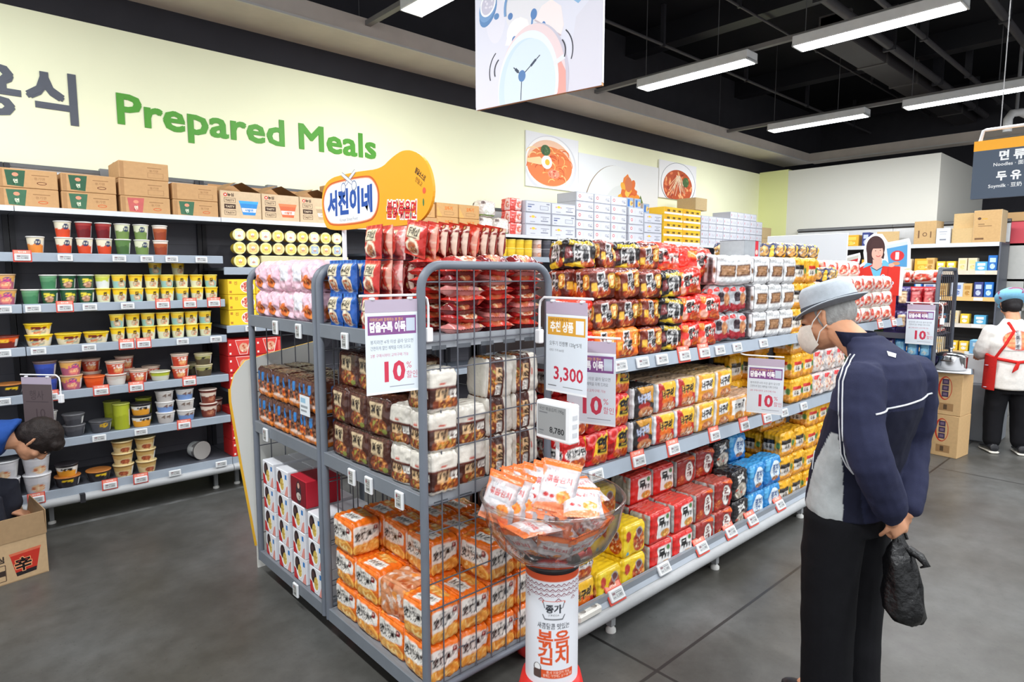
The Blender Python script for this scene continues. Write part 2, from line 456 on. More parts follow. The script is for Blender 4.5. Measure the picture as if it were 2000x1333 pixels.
lo = bpy.data.objects.new('lamp_light', light_d); lo.parent = proto_h; lo.location = (.1, .625, -.012)
for r, x in lx.items():
    for j, y in enumerate(ys):
        clone(proto_h, (x, y, 3.6), label=f'long white strip lamp, {rows[r]}, {seat[j]}', group='strip lamps under the ceiling', cat='lamp')
    b = MB(); b.box(x + .075, -4.5, 3.69, x + .125, 5.42, 3.73, S(120, 118, 116))
    for k in range(12): b.tube([(x + .1, -4.2 + .84 * k, 3.73), (x + .1, -4.2 + .84 * k, 4.75)], .004, S(90, 90, 92), n=5)
    tag(b.build('lamp_rail'), f'grey steel rail carrying the {rows[r]} of strip lamps', 'rail')

# ---------------------------------------------------------------- lettering and pictures on the lime wall
def wall_words(body, x0, z0, h, width, col, label, bold):
    t = empty('wall_lettering', (x0, 5.35, z0)); tag(t, label, 'lettering')
    k = h / 0.72; wall = text_tris(body, 0.0)[2] * k; sx = width / wall
    for i, ch in enumerate(body):
        if ch == ' ': continue
        v, tr, w = text_tris(ch, 0.0)
        left = (text_tris(body[:i + 1], 0.0)[2] - w) * k * sx
        vs = [(left + p[0] * k * sx, -0.006, p[1] * k) for p in v] + [(left + p[0] * k * sx, 0.0, p[1] * k) for p in v]
        n = len(v); ed = {}
        for a in tr:
            for q in ((a[0], a[1]), (a[1], a[2]), (a[2], a[0])): ed[tuple(sorted(map(int, q)))] = ed.get(tuple(sorted(map(int, q))), []) + [(int(q[0]), int(q[1]))]
        fs = [tuple(map(int, a)) for a in tr] + [(e[0][1], e[0][0], e[0][0] + n, e[0][1] + n) for e in ed.values() if len(e) == 1]
        lb = MB()      # several slightly shifted outlines give the stroke its weight
        for dx, dz in ((-1, -1), (1, -1), (-1, 1), (1, 1), (0, 0)): lb.faces([(p[0] + dx * bold * k * .8, p[1] - .0003 * (dx + 2 * dz), p[2] + dz * bold * k * .8) for p in vs], fs, col, 'print')
        lb.build('letter', t)
wall_words('Prepared Meals', 1.06, 2.70, 0.215, 2.09, S(84, 158, 54), 'large green English words Prepared Meals on the lime wall', 0.028)
wall_words('대용식', -.12, 2.675, 0.26, 0.93, S(88, 92, 102), 'large grey Korean lettering on the lime wall at left edge', 0.03)

def poster(name, x0, z0, x1, z1, a, label, y=5.33, th=.018):
    b = MB(); b.box(x0, y, z0, x1, y + th, z1, S(240, 240, 240), 'print'); b.art(a, (x0, y - .001, z0), (x1 - x0, 0, 0), (0, 0, z1 - z0))
    return tag(b.build(name), label, 'poster')
OR, RD, YL, GN = S(232, 120, 50), S(206, 72, 42), S(246, 190, 60), S(74, 104, 62)
a = Art(90, 60, S(238, 238, 240)); a.oval(42, 26, 45, 33, S(216, 216, 220), n=40); a.oval(41, 28, 42, 30, S(250, 248, 246), n=40)
a.oval(40, 28, 39, 26, S(243, 200, 170), n=40); a.oval(40, 25, 38.5, 22, S(233, 128, 72), n=40)
rnd = random.Random(3)
for k in range(46):
    x, y = rnd.uniform(10, 68), rnd.uniform(6, 40); q = rnd.uniform(-1, 1)
    if ((x - 40) / 36) ** 2 + ((y - 25) / 20) ** 2 < 1: a.arc(x, y, rnd.uniform(5, 13), rnd.uniform(3, 7), 20 + 60 * q, 150 + 60 * q, 1.1, rnd.choice([S(250, 196, 120), S(238, 150, 84), S(214, 84, 46), S(248, 214, 150), S(226, 108, 60)]), n=6)
a.poly([(1, 30), (22, 34), (34, 28), (22, 25), (2, 26)], S(240, 214, 160)); a.oval(34, 29, 9, 7.5, S(252, 250, 244)); a.oval(35, 29, 4, 3.4, S(242, 190, 60))
a.food(32, 42, 8, 6, [GN, S(98, 128, 84), S(58, 82, 60)], 5, 18); a.food(46, 17, 10, 5, [S(240, 150, 120), S(250, 200, 170), S(214, 84, 60)], 6, 14)
poster('food_poster', 5.09, 2.63, 5.985, 3.25, a, 'square poster of red noodle soup with egg on the lime wall')
a = Art(174, 82, S(233, 235, 236)); a.oval(76, 8, 66, 66, S(150, 132, 108), n=60); a.oval(77.5, 8, 65.4, 66, S(236, 238, 236), n=60); a.oval(92, 2, 46, 48, S(226, 229, 226), n=50)
a.poly([(72, 0), (76, 22), (86, 34), (93, 60), (102, 66), (120, 44), (138, 30), (142, 0)], S(236, 132, 44))
for k in range(70):
    x, y = rnd.uniform(76, 138), rnd.uniform(2, 56)
    if y < 66 - abs(x - 104) * 1.35: a.oval(x, y, rnd.uniform(5, 9), rnd.uniform(3.5, 6), rnd.choice([S(246, 178, 54), S(242, 150, 44), S(228, 112, 40), S(250, 200, 84), S(222, 98, 44)]), n=10, rot=rnd.uniform(-1, 1))
a.oval(94, 22, 10, 12, S(250, 196, 60)); a.poly([(93, 6), (102, 18), (108, 3), (99, -1)], GN); a.poly([(126, 30), (132, 40), (138, 30), (130, 26)], S(104, 128, 60)); a.oval(104, 52, 8, 10, S(214, 120, 70))
poster('food_poster', 5.99, 2.3, 7.69, 3.115, a, 'wide poster of orange rice cakes on a white plate', y=5.331)
a = Art(94, 52, S(240, 240, 242)); a.oval(48, 22, 44, 30, S(90, 96, 106), n=44); a.oval(48, 22.5, 43, 29, S(244, 244, 246), n=44); a.oval(47, 18, 37, 24, S(190, 84, 46), n=40)
for k in range(60):
    t = rnd.uniform(0, 2 * PI); r = rnd.random() ** .5; a.oval(47 + 34 * r * math.cos(t), 18 + 21 * r * math.sin(t), 4, 2, rnd.choice([S(206, 96, 56), S(160, 58, 36), S(230, 130, 80), S(240, 176, 120)]), n=7, rot=rnd.uniform(0, 3))
for k in range(22): a.line([(46 + rnd.uniform(-5, 5), 34), (46 + rnd.uniform(-24, 22), rnd.uniform(4, 22))], .9, rnd.choice([S(244, 222, 190), S(236, 204, 166), S(250, 236, 214)]))
a.food(66, 26, 8, 7, [GN, S(110, 150, 84)], 9, 10)
poster('food_poster', 7.70, 2.71, 8.664, 3.236, a, 'small poster of bean sprout soup bowl nearest the far corner', y=5.322)

# ---------------------------------------------------------------- hanging board with an alarm clock
a = Art(67.6, 100, S(226, 226, 238))
a.poly([(50, 0), (67.6, 0), (67.6, 40), (55, 30)], S(222, 220, 231)); a.oval(12, 42, 6, 14, S(232, 230, 240))
a.oval(7.6, 43.5, 4.6, 7.4, S(96, 140, 190), rot=-.45); a.oval(7.3, 45, 4.6, 6.6, S(120, 160, 205), rot=-.45); a.oval(7.6, 46.3, 4.4, 5.6, S(250, 250, 252), rot=-.45); a.oval(7.6, 46.4, 3.6, 4.8, S(206, 202, 218), rot=-.45)
for k in range(9): a.oval(6 + rnd.random() * 4, 44 + rnd.random() * 5, .6, .5, S(232, 228, 238), n=8)
a.oval(12.6, 39.8, 1.5, 1.4, S(96, 140, 190))
a.oval(29.5, 41, 12, 13, S(232, 230, 234), n=40); a.arc(29.5, 41, 12, 13, 60, 190, 1.3, S(122, 160, 205))
a.oval(20.5, 38, 1.4, 1.5, S(90, 130, 185)); a.oval(39, 48, 4, 6, S(122, 160, 205)); a.oval(41.5, 45.5, 3.4, 5, S(160, 190, 222)); a.poly([(50.5, 49), (60, 47), (61, 38.5), (56, 35), (50, 40)], S(142, 184, 222))
a.poly([(17.5, 26), (20, 33), (26, 36.6), (30, 34.5), (31.5, 30), (24, 24.5)], S(246, 241, 240)); a.oval(25, 29.5, 6.4, 7, S(248, 243, 242), rot=.5)
a.poly([(34, 33.5), (37.5, 38.4), (42.5, 40), (47.6, 36), (49, 28), (47.5, 24)], S(247, 235, 234)); a.line([(34, 33.3), (47.5, 24)], .7, S(206, 190, 196))
a.line([(32.8, 36), (32, 28)], 1.0, S(110, 150, 200)); a.oval(33.4, 36, 1.7, 2.3, S(90, 134, 190)); a.oval(38.6, 29.2, 1.3, 2.6, S(90, 134, 190)); a.oval(22.8, 27.2, 1.4, 1.8, S(90, 134, 190))
a.oval(33.2, 6, 18.6, 26, S(204, 200, 214), n=60, rot=-.03); a.oval(32, 6.5, 18.2, 25.5, S(238, 216, 218), n=60, rot=-.03); a.poly([(44, -4), (50.4, -4), (50.2, 9), (47, 15), (44.5, 8)], S(236, 170, 160))
a.oval(30, 6, 16.6, 23.6, S(234, 240, 247), n=60, rot=-.03); a.oval(29, 5, 15.0, 21.6, S(208, 226, 240), n=60, rot=-.03); a.oval(31, 6, 14, 20, S(218, 232, 243), n=60); a.poly([(44, 12), (50, 14), (49, 16), (44, 14)], S(232, 234, 242))
a.line([(27.1, 11), (36.8, 18)], .45, S(60, 70, 90)); a.line([(32, 14.4), (34.6, 16.5)], 1.1, S(60, 70, 90)); a.line([(27.1, 11), (22.5, 15.3)], .5, S(60, 70, 90)); a.line([(23.6, 14.4), (25, 13)], 1.3, S(60, 70, 90)); a.line([(27, 11), (26.5, .5)], .4, S(60, 70, 90)); a.oval(27.1, 10.9, 2.0, 2.5, S(88, 130, 182))
for (cx, cy, rx, ry, a0, a1) in ((17, 15.5, 8.6, 10, 125, 200), (17, 15.5, 5.6, 6, 125, 200), (43, 17.5, 10.6, 11, -22, 48), (43, 17.5, 7, 7, -22, 40)): a.arc(cx, cy, rx, ry, a0, a1, .55, S(54, 54, 66), n=10)
b = MB(); th = math.radians(100.8 - 180)
b.box(0, 0.001, 0, .676, .016, 1.0, S(206, 160, 116), 'board'); b.box(-.002, 0, 0.012, .678, .014, 1.0, S(228, 226, 236), 'print'); b.art(a, (0, -.0005, 0), (.676, 0, 0), (0, 0, 1.0))
o = b.build('hanging_board', loc=(1.966, 2.403, 2.396)); o.rotation_euler = (0, 0, th)
tag(o, 'hanging white board showing a pink alarm clock on two wires', 'sign')
for dx in (.08, .6): MB().tube([(dx, .008, 1.0), (dx, .008, 2.354)], .0025, S(120, 120, 122), n=5).build('wire', o)
# ================================================================ GOODS: one of each kind, copied later
P = {}        # prototypes, never linked themselves
def edge_grid(n, half, r):
    """n+1 positions from -half to half, denser near the rounded ends"""
    t = np.linspace(-1, 1, n + 1); return half * np.sign(t) * (1 - (1 - np.abs(t)) ** 1.35)

def softpack(key, name, w, d, h, front, side=None, top=None, r=.02, wr=.0035, ridge=5, seed=1, dens=235, puff=.05, m='film', back=None):
    """a shrink-wrapped block of instant noodles: rounded, crinkled, printed on the sides that are seen"""
    hw = np.array([w, d, h]) / 2; b = MB()
    side = side or front; top = top or Art(10, 10, front.bg)
    def face(ax, ay, an, sg, art, flip, k=1.0):
        nu = max(6, int(2 * hw[ax] * dens * k)); nv = max(6, int(2 * hw[ay] * dens * k))
        gu, gv = edge_grid(nu, hw[ax], r), edge_grid(nv, hw[ay], r)
        U, V = np.meshgrid(gu, gv); q = np.zeros(U.shape + (3,)); q[..., ax] = U; q[..., ay] = V; q[..., an] = sg * hw[an]
        q = q.reshape(-1, 3)
        rr = np.minimum(r, hw * .9); inn = np.clip(q, -(hw - rr), hw - rr); dv = q - inn; L = np.linalg.norm(dv, axis=1, keepdims=True)
        nrm = dv / np.maximum(L, 1e-9); p = inn + rr * nrm
        u3 = p / hw
        bul = (1 - u3[:, [1, 2, 0]] ** 2).clip(0) * (1 - u3[:, [2, 0, 1]] ** 2).clip(0)
        p = p + u3 * bul * hw.min() * puff
        n1 = vnoise(p * 38 + seed * 7.3, seed); n2 = 1 - 2 * np.abs(vnoise(p * 26 + 3.1 * seed, seed + 5)); n3 = vnoise(p * 95, seed + 9)
        p = p + nrm * (wr * (0.55 * n1 + 0.75 * n2 + 0.35 * n3))[:, None]
        if ridge and an != 1:      # the seams between the single packs inside the wrap
            p = p + nrm * (0.0035 * np.abs(np.sin(PI * ridge * (q[:, 1] / (2 * hw[1]) + .5))) - .002)[:, None] * (1 if an == 2 else .7)
        p[:, 2] += hw[2]
        uv = np.stack([(U.ravel() / hw[ax] + 1) / 2, (V.ravel() / hw[ay] + 1) / 2], 1)
        if art is None: col = np.tile(front.bg, (len(p), 1))
        else:
            if flip: uv[:, 0] = 1 - uv[:, 0]
            col = np.mean([art.sample(np.clip(uv + [dx / nu / 2, dy / nv / 2], .001, .999)) for dx, dy in ((-.5, -.5), (.5, -.5), (-.5, .5), (.5, .5))], 0)
        b.grid(p.reshape(U.shape + (3,)), col.reshape(U.shape + (3,)), m, True, flip=(sg < 0) ^ (an == 1))
    face(0, 2, 1, -1, front, False); face(0, 2, 1, 1, back, True, .45)
    face(1, 2, 0, -1, side, True); face(1, 2, 0, 1, side, False, .8)
    face(0, 1, 2, 1, top, False); face(0, 1, 2, -1, None, False, .35)
    P[key] = b.build(name, link=False, weld=0.0004); return P[key]

def pillow(key, name, w, h, t, front, back=None, seed=1, wr=.004, dens=250, seal=.012, m='film'):
    """a sealed flat bag standing up: front towards -y, crimped seals above and below"""
    b = MB(); nu, nv = int(w * dens), int(h * dens)
    u = np.linspace(-1, 1, nu + 1); v = np.linspace(-1, 1, nv + 1); U, V = np.meshgrid(u, v)
    hh = h / 2; e = np.clip((hh - np.abs(V) * hh - seal) / (h * .26), 0, 1) ** .55; ex = (1 - np.abs(U) ** 3.2).clip(0) ** .6
    T = t / 2 * e * ex
    for sg, art in ((-1, front), (1, back or front)):
        X = U * w / 2 * (1 - .05 * e * np.abs(U)); Z = V * hh + hh
        p = np.stack([X, np.zeros_like(X), Z], -1).reshape(-1, 3)
        k = (e * ex).ravel()
        wv = fbm(p * 34 + seed * 3.7 + sg, seed, 3) * .8 + (1 - 2 * np.abs(vnoise(p * [60, 1, 22] + seed, seed + 3))) * .6
        p[:, 1] = sg * (T.ravel() + .0006) + sg * wr * wv * np.minimum(k * 3, 1) + .0012 * np.sin(p[:, 0] * 500) * (k < .02)
        uv = np.stack([(U.ravel() + 1) / 2, (V.ravel() + 1) / 2], 1)
        if sg > 0: uv[:, 0] = 1 - uv[:, 0]
        col = np.mean([art.sample(np.clip(uv + [dx / nu / 2, dy / nv / 2], .001, .999)) for dx, dy in ((-.5, -.5), (.5, -.5), (-.5, .5), (.5, .5))], 0)
        b.grid(p.reshape(U.shape + (3,)), col.reshape(U.shape + (3,)), m, True, flip=sg > 0)
    P[key] = b.build(name, link=False); return P[key]

def cup(key, name, r0, r1, h, art, lid=S(236, 234, 226), n=40, rim=None):
    b = MB(); nz = max(8, int(h * 170))
    z = np.linspace(0, 1, nz + 1); th = np.linspace(0, 2 * PI, n + 1)
    TH, ZZ = np.meshgrid(th, z); R = r0 + (r1 - r0) * ZZ ** .85
    Pp = np.stack([R * np.sin(TH), -R * np.cos(TH), ZZ * h], -1)
    u = ((TH + PI / 2) / PI) % 1.0
    uv = np.stack([u.ravel(), ZZ.ravel()], 1); col = art.sample(np.clip(uv, .001, .999))
    b.grid(Pp, col.reshape(Pp.shape), 'plastic', True)
    b.faces([(r0 * math.sin(a), -r0 * math.cos(a), .0005) for a in th[:-1]], [tuple(range(n))[::-1]], art.bg, 'plastic')
    o = b.build(name, link=False)
    l = MB(); rr = r1 + .003
    l.lathe([(rr - .004, h - .005), (rr, h - .004), (rr, h + .001), (rr - .003, h + .003), (rr - .005, h + .0025), (0.0005, h + .003)], rim or lid, 'plastic', n)
    lo = l.build('lid', link=False); lo.parent = o
    P[key] = o; return o

KRAFT = S(196, 154, 108); KRAFT2 = S(176, 134, 92); KP = S(205, 180, 142)
def carton(key, name, w, d, h, front, side=None, base=KRAFT, tape=None, m='board', flaps=False, back=False):
    b = MB()
    if not flaps:
        b.box(-w / 2, -d / 2, 0, w / 2, d / 2, h, base, m, bev=.003)
        if tape: b.faces([(-w / 2, -.02, h + .0006), (w / 2, -.02, h + .0006), (w / 2, .02, h + .0006), (-w / 2, .02, h + .0006)], [(0, 1, 2, 3)], tape, 'plastic')
    else:
        t = .004
        b.box(-w / 2, -d / 2, 0, w / 2, d / 2, t, base, m); b.box(-w / 2, -d / 2, t, w / 2, -d / 2 + t, h, base, m); b.box(-w / 2, d / 2 - t, t, w / 2, d / 2, h, base, m)
        b.box(-w / 2, -d / 2 + t, t, -w / 2 + t, d / 2 - t, h, base, m); b.box(w / 2 - t, -d / 2 + t, t, w / 2, d / 2 - t, h, base, m)
    e = .0008
    if front: b.art(front, (-w / 2 + .004, -d / 2 - e, .004), (w - .008, 0, 0), (0, 0, h - .008), m)
    if side:
        b.art(side, (-w / 2 - e, d / 2 - .004, .004), (0, -d + .008, 0), (0, 0, h - .008), m)
    o = b.build(name, link=False)
    if flaps:
        t = .003
        for sx in (-1, 1):     # end flaps raised into a gable over the carton's mouth
            f = MB(); f.faces([(sx * w / 2, -d / 2, h), (sx * w / 2, d / 2, h), (sx * w * .12, d / 2 - .02, h + .075), (sx * w * .06, -d / 2 + .02, h + .07)], [(0, 1, 2, 3) if sx < 0 else (3, 2, 1, 0)], KRAFT2, m)
            f.build('flap', link=False).parent = o
        f = MB(); f.faces([(-w / 2, d / 2, h), (w / 2, d / 2, h), (w / 2 - .02, d / 2 + .05, h + .08), (-w / 2 + .02, d / 2 + .05, h + .08)], [(0, 1, 2, 3)], KRAFT2, m); f.build('flap', link=False).parent = o
    P[key] = o; return o

# ---- printed designs
NOOD = [S(222, 146, 58), S(240, 190, 104), S(200, 120, 44), S(246, 212, 140), S(226, 168, 84)]
CHIL = [S(178, 66, 28), S(214, 108, 44), S(150, 44, 24), S(236, 160, 84), S(196, 84, 36)]
JJA = [S(124, 56, 28), S(176, 92, 44), S(214, 140, 66), S(92, 38, 22), S(228, 168, 92), S(150, 150, 60)]
def out_text(a, t, x, y, h, col, oc, bold=.02, ob=.07, **k):
    a.text(t, x, y, h, oc, bold=ob, **k); a.text(t, x, y, h, col, bold=bold, **k); return a

def art_orange(v=0):
    a = Art(17.5, 14.5, S(240, 118, 26))
    a.poly([(0, 0), (17.5, 0), (17.5, 6.2), (0, 5)], S(214, 104, 30))
    a.food(8.6, 2.6, 7.6, 3.4, NOOD, 11 + v, 34, .26, dish=S(250, 190, 90))
    a.poly([(.8, 4.9), (.8, 12.2), (2.4, 12.9), (15.4, 12.3), (16.8, 11), (16.6, 6.9), (9, 5.6)], S(238, 232, 224))
    a.text('安城湯麵', 8.4, 6.8, 3.1, S(24, 18, 18), bold=.035, wmax=14.2, shear=.12)
    a.text('안성탕면', 6.6, 10.9, .9, S(60, 40, 40), bold=.02)
    a.oval(14.4, 10.9, 1.25, 1.25, S(120, 24, 24)); a.oval(14.2, 11.1, .5, .5, S(240, 180, 170))
    return a
ts = Art(17.5, 13, S(236, 110, 24)); ts.poly([(5.5, 1), (15.5, 2.2), (15, 7), (5, 6.4)], S(240, 234, 226)); ts.text('安城湯麵', 10.2, 3.2, 2.2, S(30, 22, 22), bold=.03, wmax=8.6); ts.food(9, 10, 6, 2.2, NOOD, 2, 20); ts.poly([(0, 0), (3, 0), (2, 13), (0, 13)], S(250, 150, 50))
softpack('orange', 'noodle_multipack', .178, .135, .145, art_orange(), art_orange(1), ts, seed=2)
softpack('orange2', 'noodle_multipack', .178, .135, .145, art_orange(2), art_orange(3), ts, seed=9, wr=.0045)
# a bundle lying on its back: the cellophane side up
ts2 = Art(17.5, 13, S(206, 138, 96)); rnd = random.Random(5)
for k in range(26): ts2.oval(rnd.uniform(1, 16), rnd.uniform(1, 12), rnd.uniform(.6, 2.2), rnd.uniform(.4, 1.6), rnd.choice([S(222, 190, 170), S(196, 110, 56), S(232, 214, 204), S(180, 84, 40), S(236, 150, 70)]), n=8, rot=rnd.uniform(0, 3))
softpack('orangeback', 'noodle_multipack', .178, .135, .14, ts2, ts2, ts2, seed=4, wr=.006)

def art_brown(v=0):
    a = Art(15.5, 14.5, S(74, 36, 26))
    for k in range(5): a.poly([(k * 3.4, 14.5), (k * 3.4 + .5, 14.5), (k * 3.4 + .3, 9)], S(112, 62, 48))
    a.food(8.4, 3.8, 5.4, 3.6, JJA, 21 + v, 40, .24, dish=S(60, 26, 20))
    a.oval(12.4, 2.4, 1.6, 1.0, S(128, 134, 60))
    a.poly([(3.4, 7.4), (10.9, 6.9), (11.4, 12.6), (3.0, 13.0)], S(214, 190, 152)); a.text('짜왕', 7.2, 8.3, 3.1, S(34, 22, 20), bold=.05, wmax=6.6, shear=.1)
    return a
tb = Art(15.5, 13, S(64, 32, 24)); rnd = random.Random(8)
for k in range(16): tb.oval(rnd.uniform(0, 15), rnd.uniform(0, 13), rnd.uniform(.5, 2.4), rnd.uniform(.2, .6), rnd.choice([S(120, 74, 58), S(44, 22, 18), S(160, 110, 90)]), n=8, rot=rnd.uniform(0, 3))
softpack('brown', 'noodle_multipack', .155, .125, .147, art_brown(), art_brown(4), tb, seed=3, wr=.004)
softpack('brown2', 'noodle_multipack', .155, .125, .147, art_brown(7), art_brown(9), tb, seed=13, wr=.0045)

def art_white(v=0):
    a = Art(15, 14.5, S(219, 213, 202))
    a.rect(0, 0, 15, 8.3, S(66, 34, 26)); a.rect(0, 8.3, 15, 8.7, S(120, 44, 30))
    a.food(8, 2.6, 6.2, 2.8, JJA + [S(236, 176, 92), S(240, 150, 60)], 31 + v, 40, .22)
    a.rect(3.2, 4.3, 9.2, 7.7, S(226, 188, 142)); a.text('짜왕', 6.2, 4.9, 2.2, S(40, 24, 20), bold=.04, wmax=5.4); a.text('건면', 12, 5.0, 2.0, S(240, 236, 228), bold=.05, wmax=4.4)
    a.oval(6.8, 9.6, 1.6, .4, S(190, 60, 40)); a.rect(0, 0, 15, .9, S(214, 208, 198)); return a
tw = Art(15, 12.5, S(216, 210, 199)); tw.poly([(2, 8), (5, 9), (4, 10)], S(90, 44, 34)); tw.rect(6, 4, 9, 4.8, S(110, 40, 30))
softpack('white', 'noodle_multipack', .15, .13, .145, art_white(), art_white(3), tw, seed=5, wr=.0045)
softpack('white2', 'noodle_multipack', .15, .13, .145, art_white(5), art_white(6), tw, seed=15, wr=.005)

a = Art(17.5, 14.5, S(84, 46, 32)); a.poly([(0, 0), (17.5, 0), (17.5, 2.6), (12, 4.4), (6, 3), (0, 3.6)], S(226, 124, 34))
for x in (2.6, 8.7, 14.8): a.poly([(x - .9, 12.6), (x + .9, 12.6), (x + 1.0, 9), (x, 7.8), (x - 1.0, 9)], S(40, 124, 196)); a.poly([(x - 1.1, 7.6), (x + 1.1, 7.6), (x + 1.3, 4), (x - 1.3, 4)], S(226, 120, 34)); a.oval(x, 6, .9, 1.1, S(190, 60, 30))
a.food(5.6, 7, 1.7, 3, [S(110, 66, 44), S(180, 140, 112), S(60, 30, 22)], 4, 14, .5); a.food(11.8, 7, 1.7, 3, [S(110, 66, 44), S(180, 140, 112), S(60, 30, 22)], 6, 14, .5); a.oval(9, 3.4, 6, .8, S(226, 196, 180))
softpack('choc', 'noodle_multipack', .185, .125, .147, a, a, tb, seed=6, wr=.0045)

def art_bag(base, spine, v):
    a = Art(13, 14, base)
    for k in range(4): a.poly([(k * 3.6 + .4, 14), (k * 3.6 + 1.2, 14), (k * 3.6 + .4, 10)], spine)
    a.rrect(2.4, 7.2, 10.6, 12.4, .4, S(232, 216, 184)); a.text('두메산', 6.4, 8.6, 2.5, S(30, 26, 26), bold=.05, wmax=7, shear=.2); a.rect(3, 7.5, 9, 7.9, S(70, 60, 52))
    a.oval(6.5, 3.9, 4.2, 3.3, S(238, 224, 198)); a.food(6.5, 3.5, 3.2, 2.4, [S(188, 96, 60), S(228, 190, 140), S(206, 150, 100), S(240, 226, 200), S(120, 70, 44)], v, 20, .34); return a
RB, RBD, RBP = S(196, 44, 36), S(116, 22, 26), S(232, 120, 116)
pillow('redbag', 'noodle_bag', .135, .135, .036, art_bag(RB, S(226, 96, 80), 3), Art(13, 14, RBD), seed=1)
pillow('redbag2', 'noodle_bag', .135, .135, .036, art_bag(S(168, 30, 30), S(206, 66, 56), 4), Art(13, 14, RB), seed=7)
pillow('bluebag', 'noodle_bag', .14, .14, .042, art_bag(S(24, 84, 168), S(70, 140, 210), 9), Art(13, 14, S(24, 84, 168)), seed=3)
def side_bag(key, cols, seed):
    """a bag seen mostly from its long edge: red film with a paler printed margin"""
    a = Art(13, 14, cols[0]); rn = random.Random(seed)
    a.rect(9.0, 0, 13, 14, cols[1]); a.poly([(13, 0), (12.0, 0), (11.4, 14), (13, 14)], cols[2])
    for k in range(10): a.oval(rn.uniform(9.4, 12.8), rn.uniform(.6, 13.4), rn.uniform(.2, .7), rn.uniform(.3, 1), rn.choice([cols[2], S(240, 206, 186), cols[1], S(240, 216, 150)]), n=7)
    a.rrect(1.6, 7.2, 8.8, 12.4, .4, S(232, 216, 184)); a.text('두메산', 5.2, 8.6, 2.3, S(30, 26, 26), bold=.05, wmax=6.4)
    a.food(5, 3.6, 3.2, 2.5, [S(188, 96, 60), S(228, 190, 140), S(206, 150, 100)], seed, 14, .34)
    k = Art(13, 14, cols[3]); k.rect(0, 0, 3.4, 14, cols[1])
    pillow(key, 'noodle_bag', .135, .135, .05, a, k, seed=seed, wr=.006)
side_bag('sidebag', (RB, S(214, 66, 52), S(240, 170, 150), RBD), 21)
side_bag('sidebag2', (RB, S(128, 20, 24), S(236, 210, 190), S(150, 28, 28)), 22)
side_bag('sidebag4', (S(120, 22, 28), S(86, 16, 22), S(176, 60, 60), S(110, 20, 26)), 24)
side_bag('sidebag5', (S(196, 120, 116), S(206, 150, 148), S(226, 200, 196), S(196, 130, 126)), 25)
side_bag('sidebag3', (S(214, 84, 80), S(232, 128, 124), S(248, 206, 200), S(214, 84, 80)), 23)

def art_pink(v, patch):
    a = Art(14, 13, S(232, 190, 204)); rn = random.Random(v)
    for k in range(14): a.poly([(x := rn.uniform(0, 14), y := rn.uniform(0, 13)), (x + rn.uniform(.3, 2), y + rn.uniform(-1, 1)), (x + rn.uniform(0, 1), y + rn.uniform(.5, 3))], rn.choice([S(246, 218, 226), S(218, 166, 186), S(240, 204, 216)]))
    if patch: a.rrect(4, 5, 12.4, 12, .6, S(232, 230, 238))
    else: a.food(7, 4.4, 3.2, 3.2, [S(226, 110, 40), S(240, 150, 60), S(206, 80, 30), S(120, 60, 30)], v, 16, .36); a.rect(6.2, .8, 9.4, 1.8, S(60, 40, 40)); a.oval(3, 6, 1.2, 1.6, S(196, 120, 90))
    return a
softpack('pink', 'noodle_pouch', .145, .1, .132, art_pink(1, False), art_pink(2, False), Art(10, 10, S(236, 200, 212)), seed=7, wr=.008, ridge=0, r=.035, puff=.1)
softpack('pink2', 'noodle_pouch', .145, .1, .132, art_pink(3, True), art_pink(5, False), Art(10, 10, S(236, 200, 212)), seed=17, wr=.008, ridge=0, r=.035, puff=.1)

# gondola, upper shelf
def art_jjam(base, badge, stripe, v, two=True):
    a = Art(16.5, 12.5, base); rn = random.Random(v)
    a.poly([(0, 12.5), (16.5, 12.5), (16.5, 11.2), (8, 10.6), (0, 11.6)], stripe)
    a.food(6.8, 2.6, 5.6, 2.8, CHIL + [S(240, 180, 90)], v, 34, .26); a.rrect(.6, 3.6, 3.8, 7.0, .5, S(236, 180, 60))
    out_text(a, '진', 6.4, 7.4, 3.1, INK, S(240, 238, 236), .06, .17); out_text(a, '짬뽕', 7.4, 3.8, 3.1, INK, S(240, 238, 236), .05, .16, wmax=6.4)
    a.rrect(10.9, 4.4, 15.6, 10.6, 2.0, S(240, 196, 60)); a.rrect(11.3, 4.8, 15.2, 10.2, 1.8, badge); a.text('진', 13.2, 7.6, 1.9, S(250, 230, 150), bold=.05); a.text('짜', 13.2, 5.2, 1.9, S(250, 230, 150), bold=.05)
    return a
softpack('jjam', 'noodle_multipack', .168, .12, .122, art_jjam(S(92, 34, 24), S(190, 96, 24), S(140, 52, 36), 3), None, Art(5, 5, S(110, 36, 26)), seed=21, wr=.006)
softpack('jjam2', 'noodle_multipack', .168, .12, .122, art_jjam(S(120, 44, 26), S(196, 110, 30), S(226, 110, 40), 4), None, Art(5, 5, S(96, 30, 24)), seed=22, wr=.006)
softpack('jjamorange', 'noodle_multipack', .165, .12, .13, art_jjam(S(240, 116, 30), S(226, 90, 24), S(246, 150, 60), 5), None, Art(5, 5, S(240, 120, 40)), seed=23, wr=.006)
a = Art(16.5, 12.5, S(30, 24, 24)); a.poly([(0, 0), (10, 0), (16.5, 3), (16.5, 4.6), (0, 1.6)], S(226, 190, 40)); a.poly([(3, 12.5), (13, 12.5), (15.4, 10.4), (2, 10.2)], S(214, 180, 44))
for k in range(7): a.line([(3 + k * 1.6, 10.4), (4.4 + k * 1.6, 12.4)], .35, S(40, 30, 20))
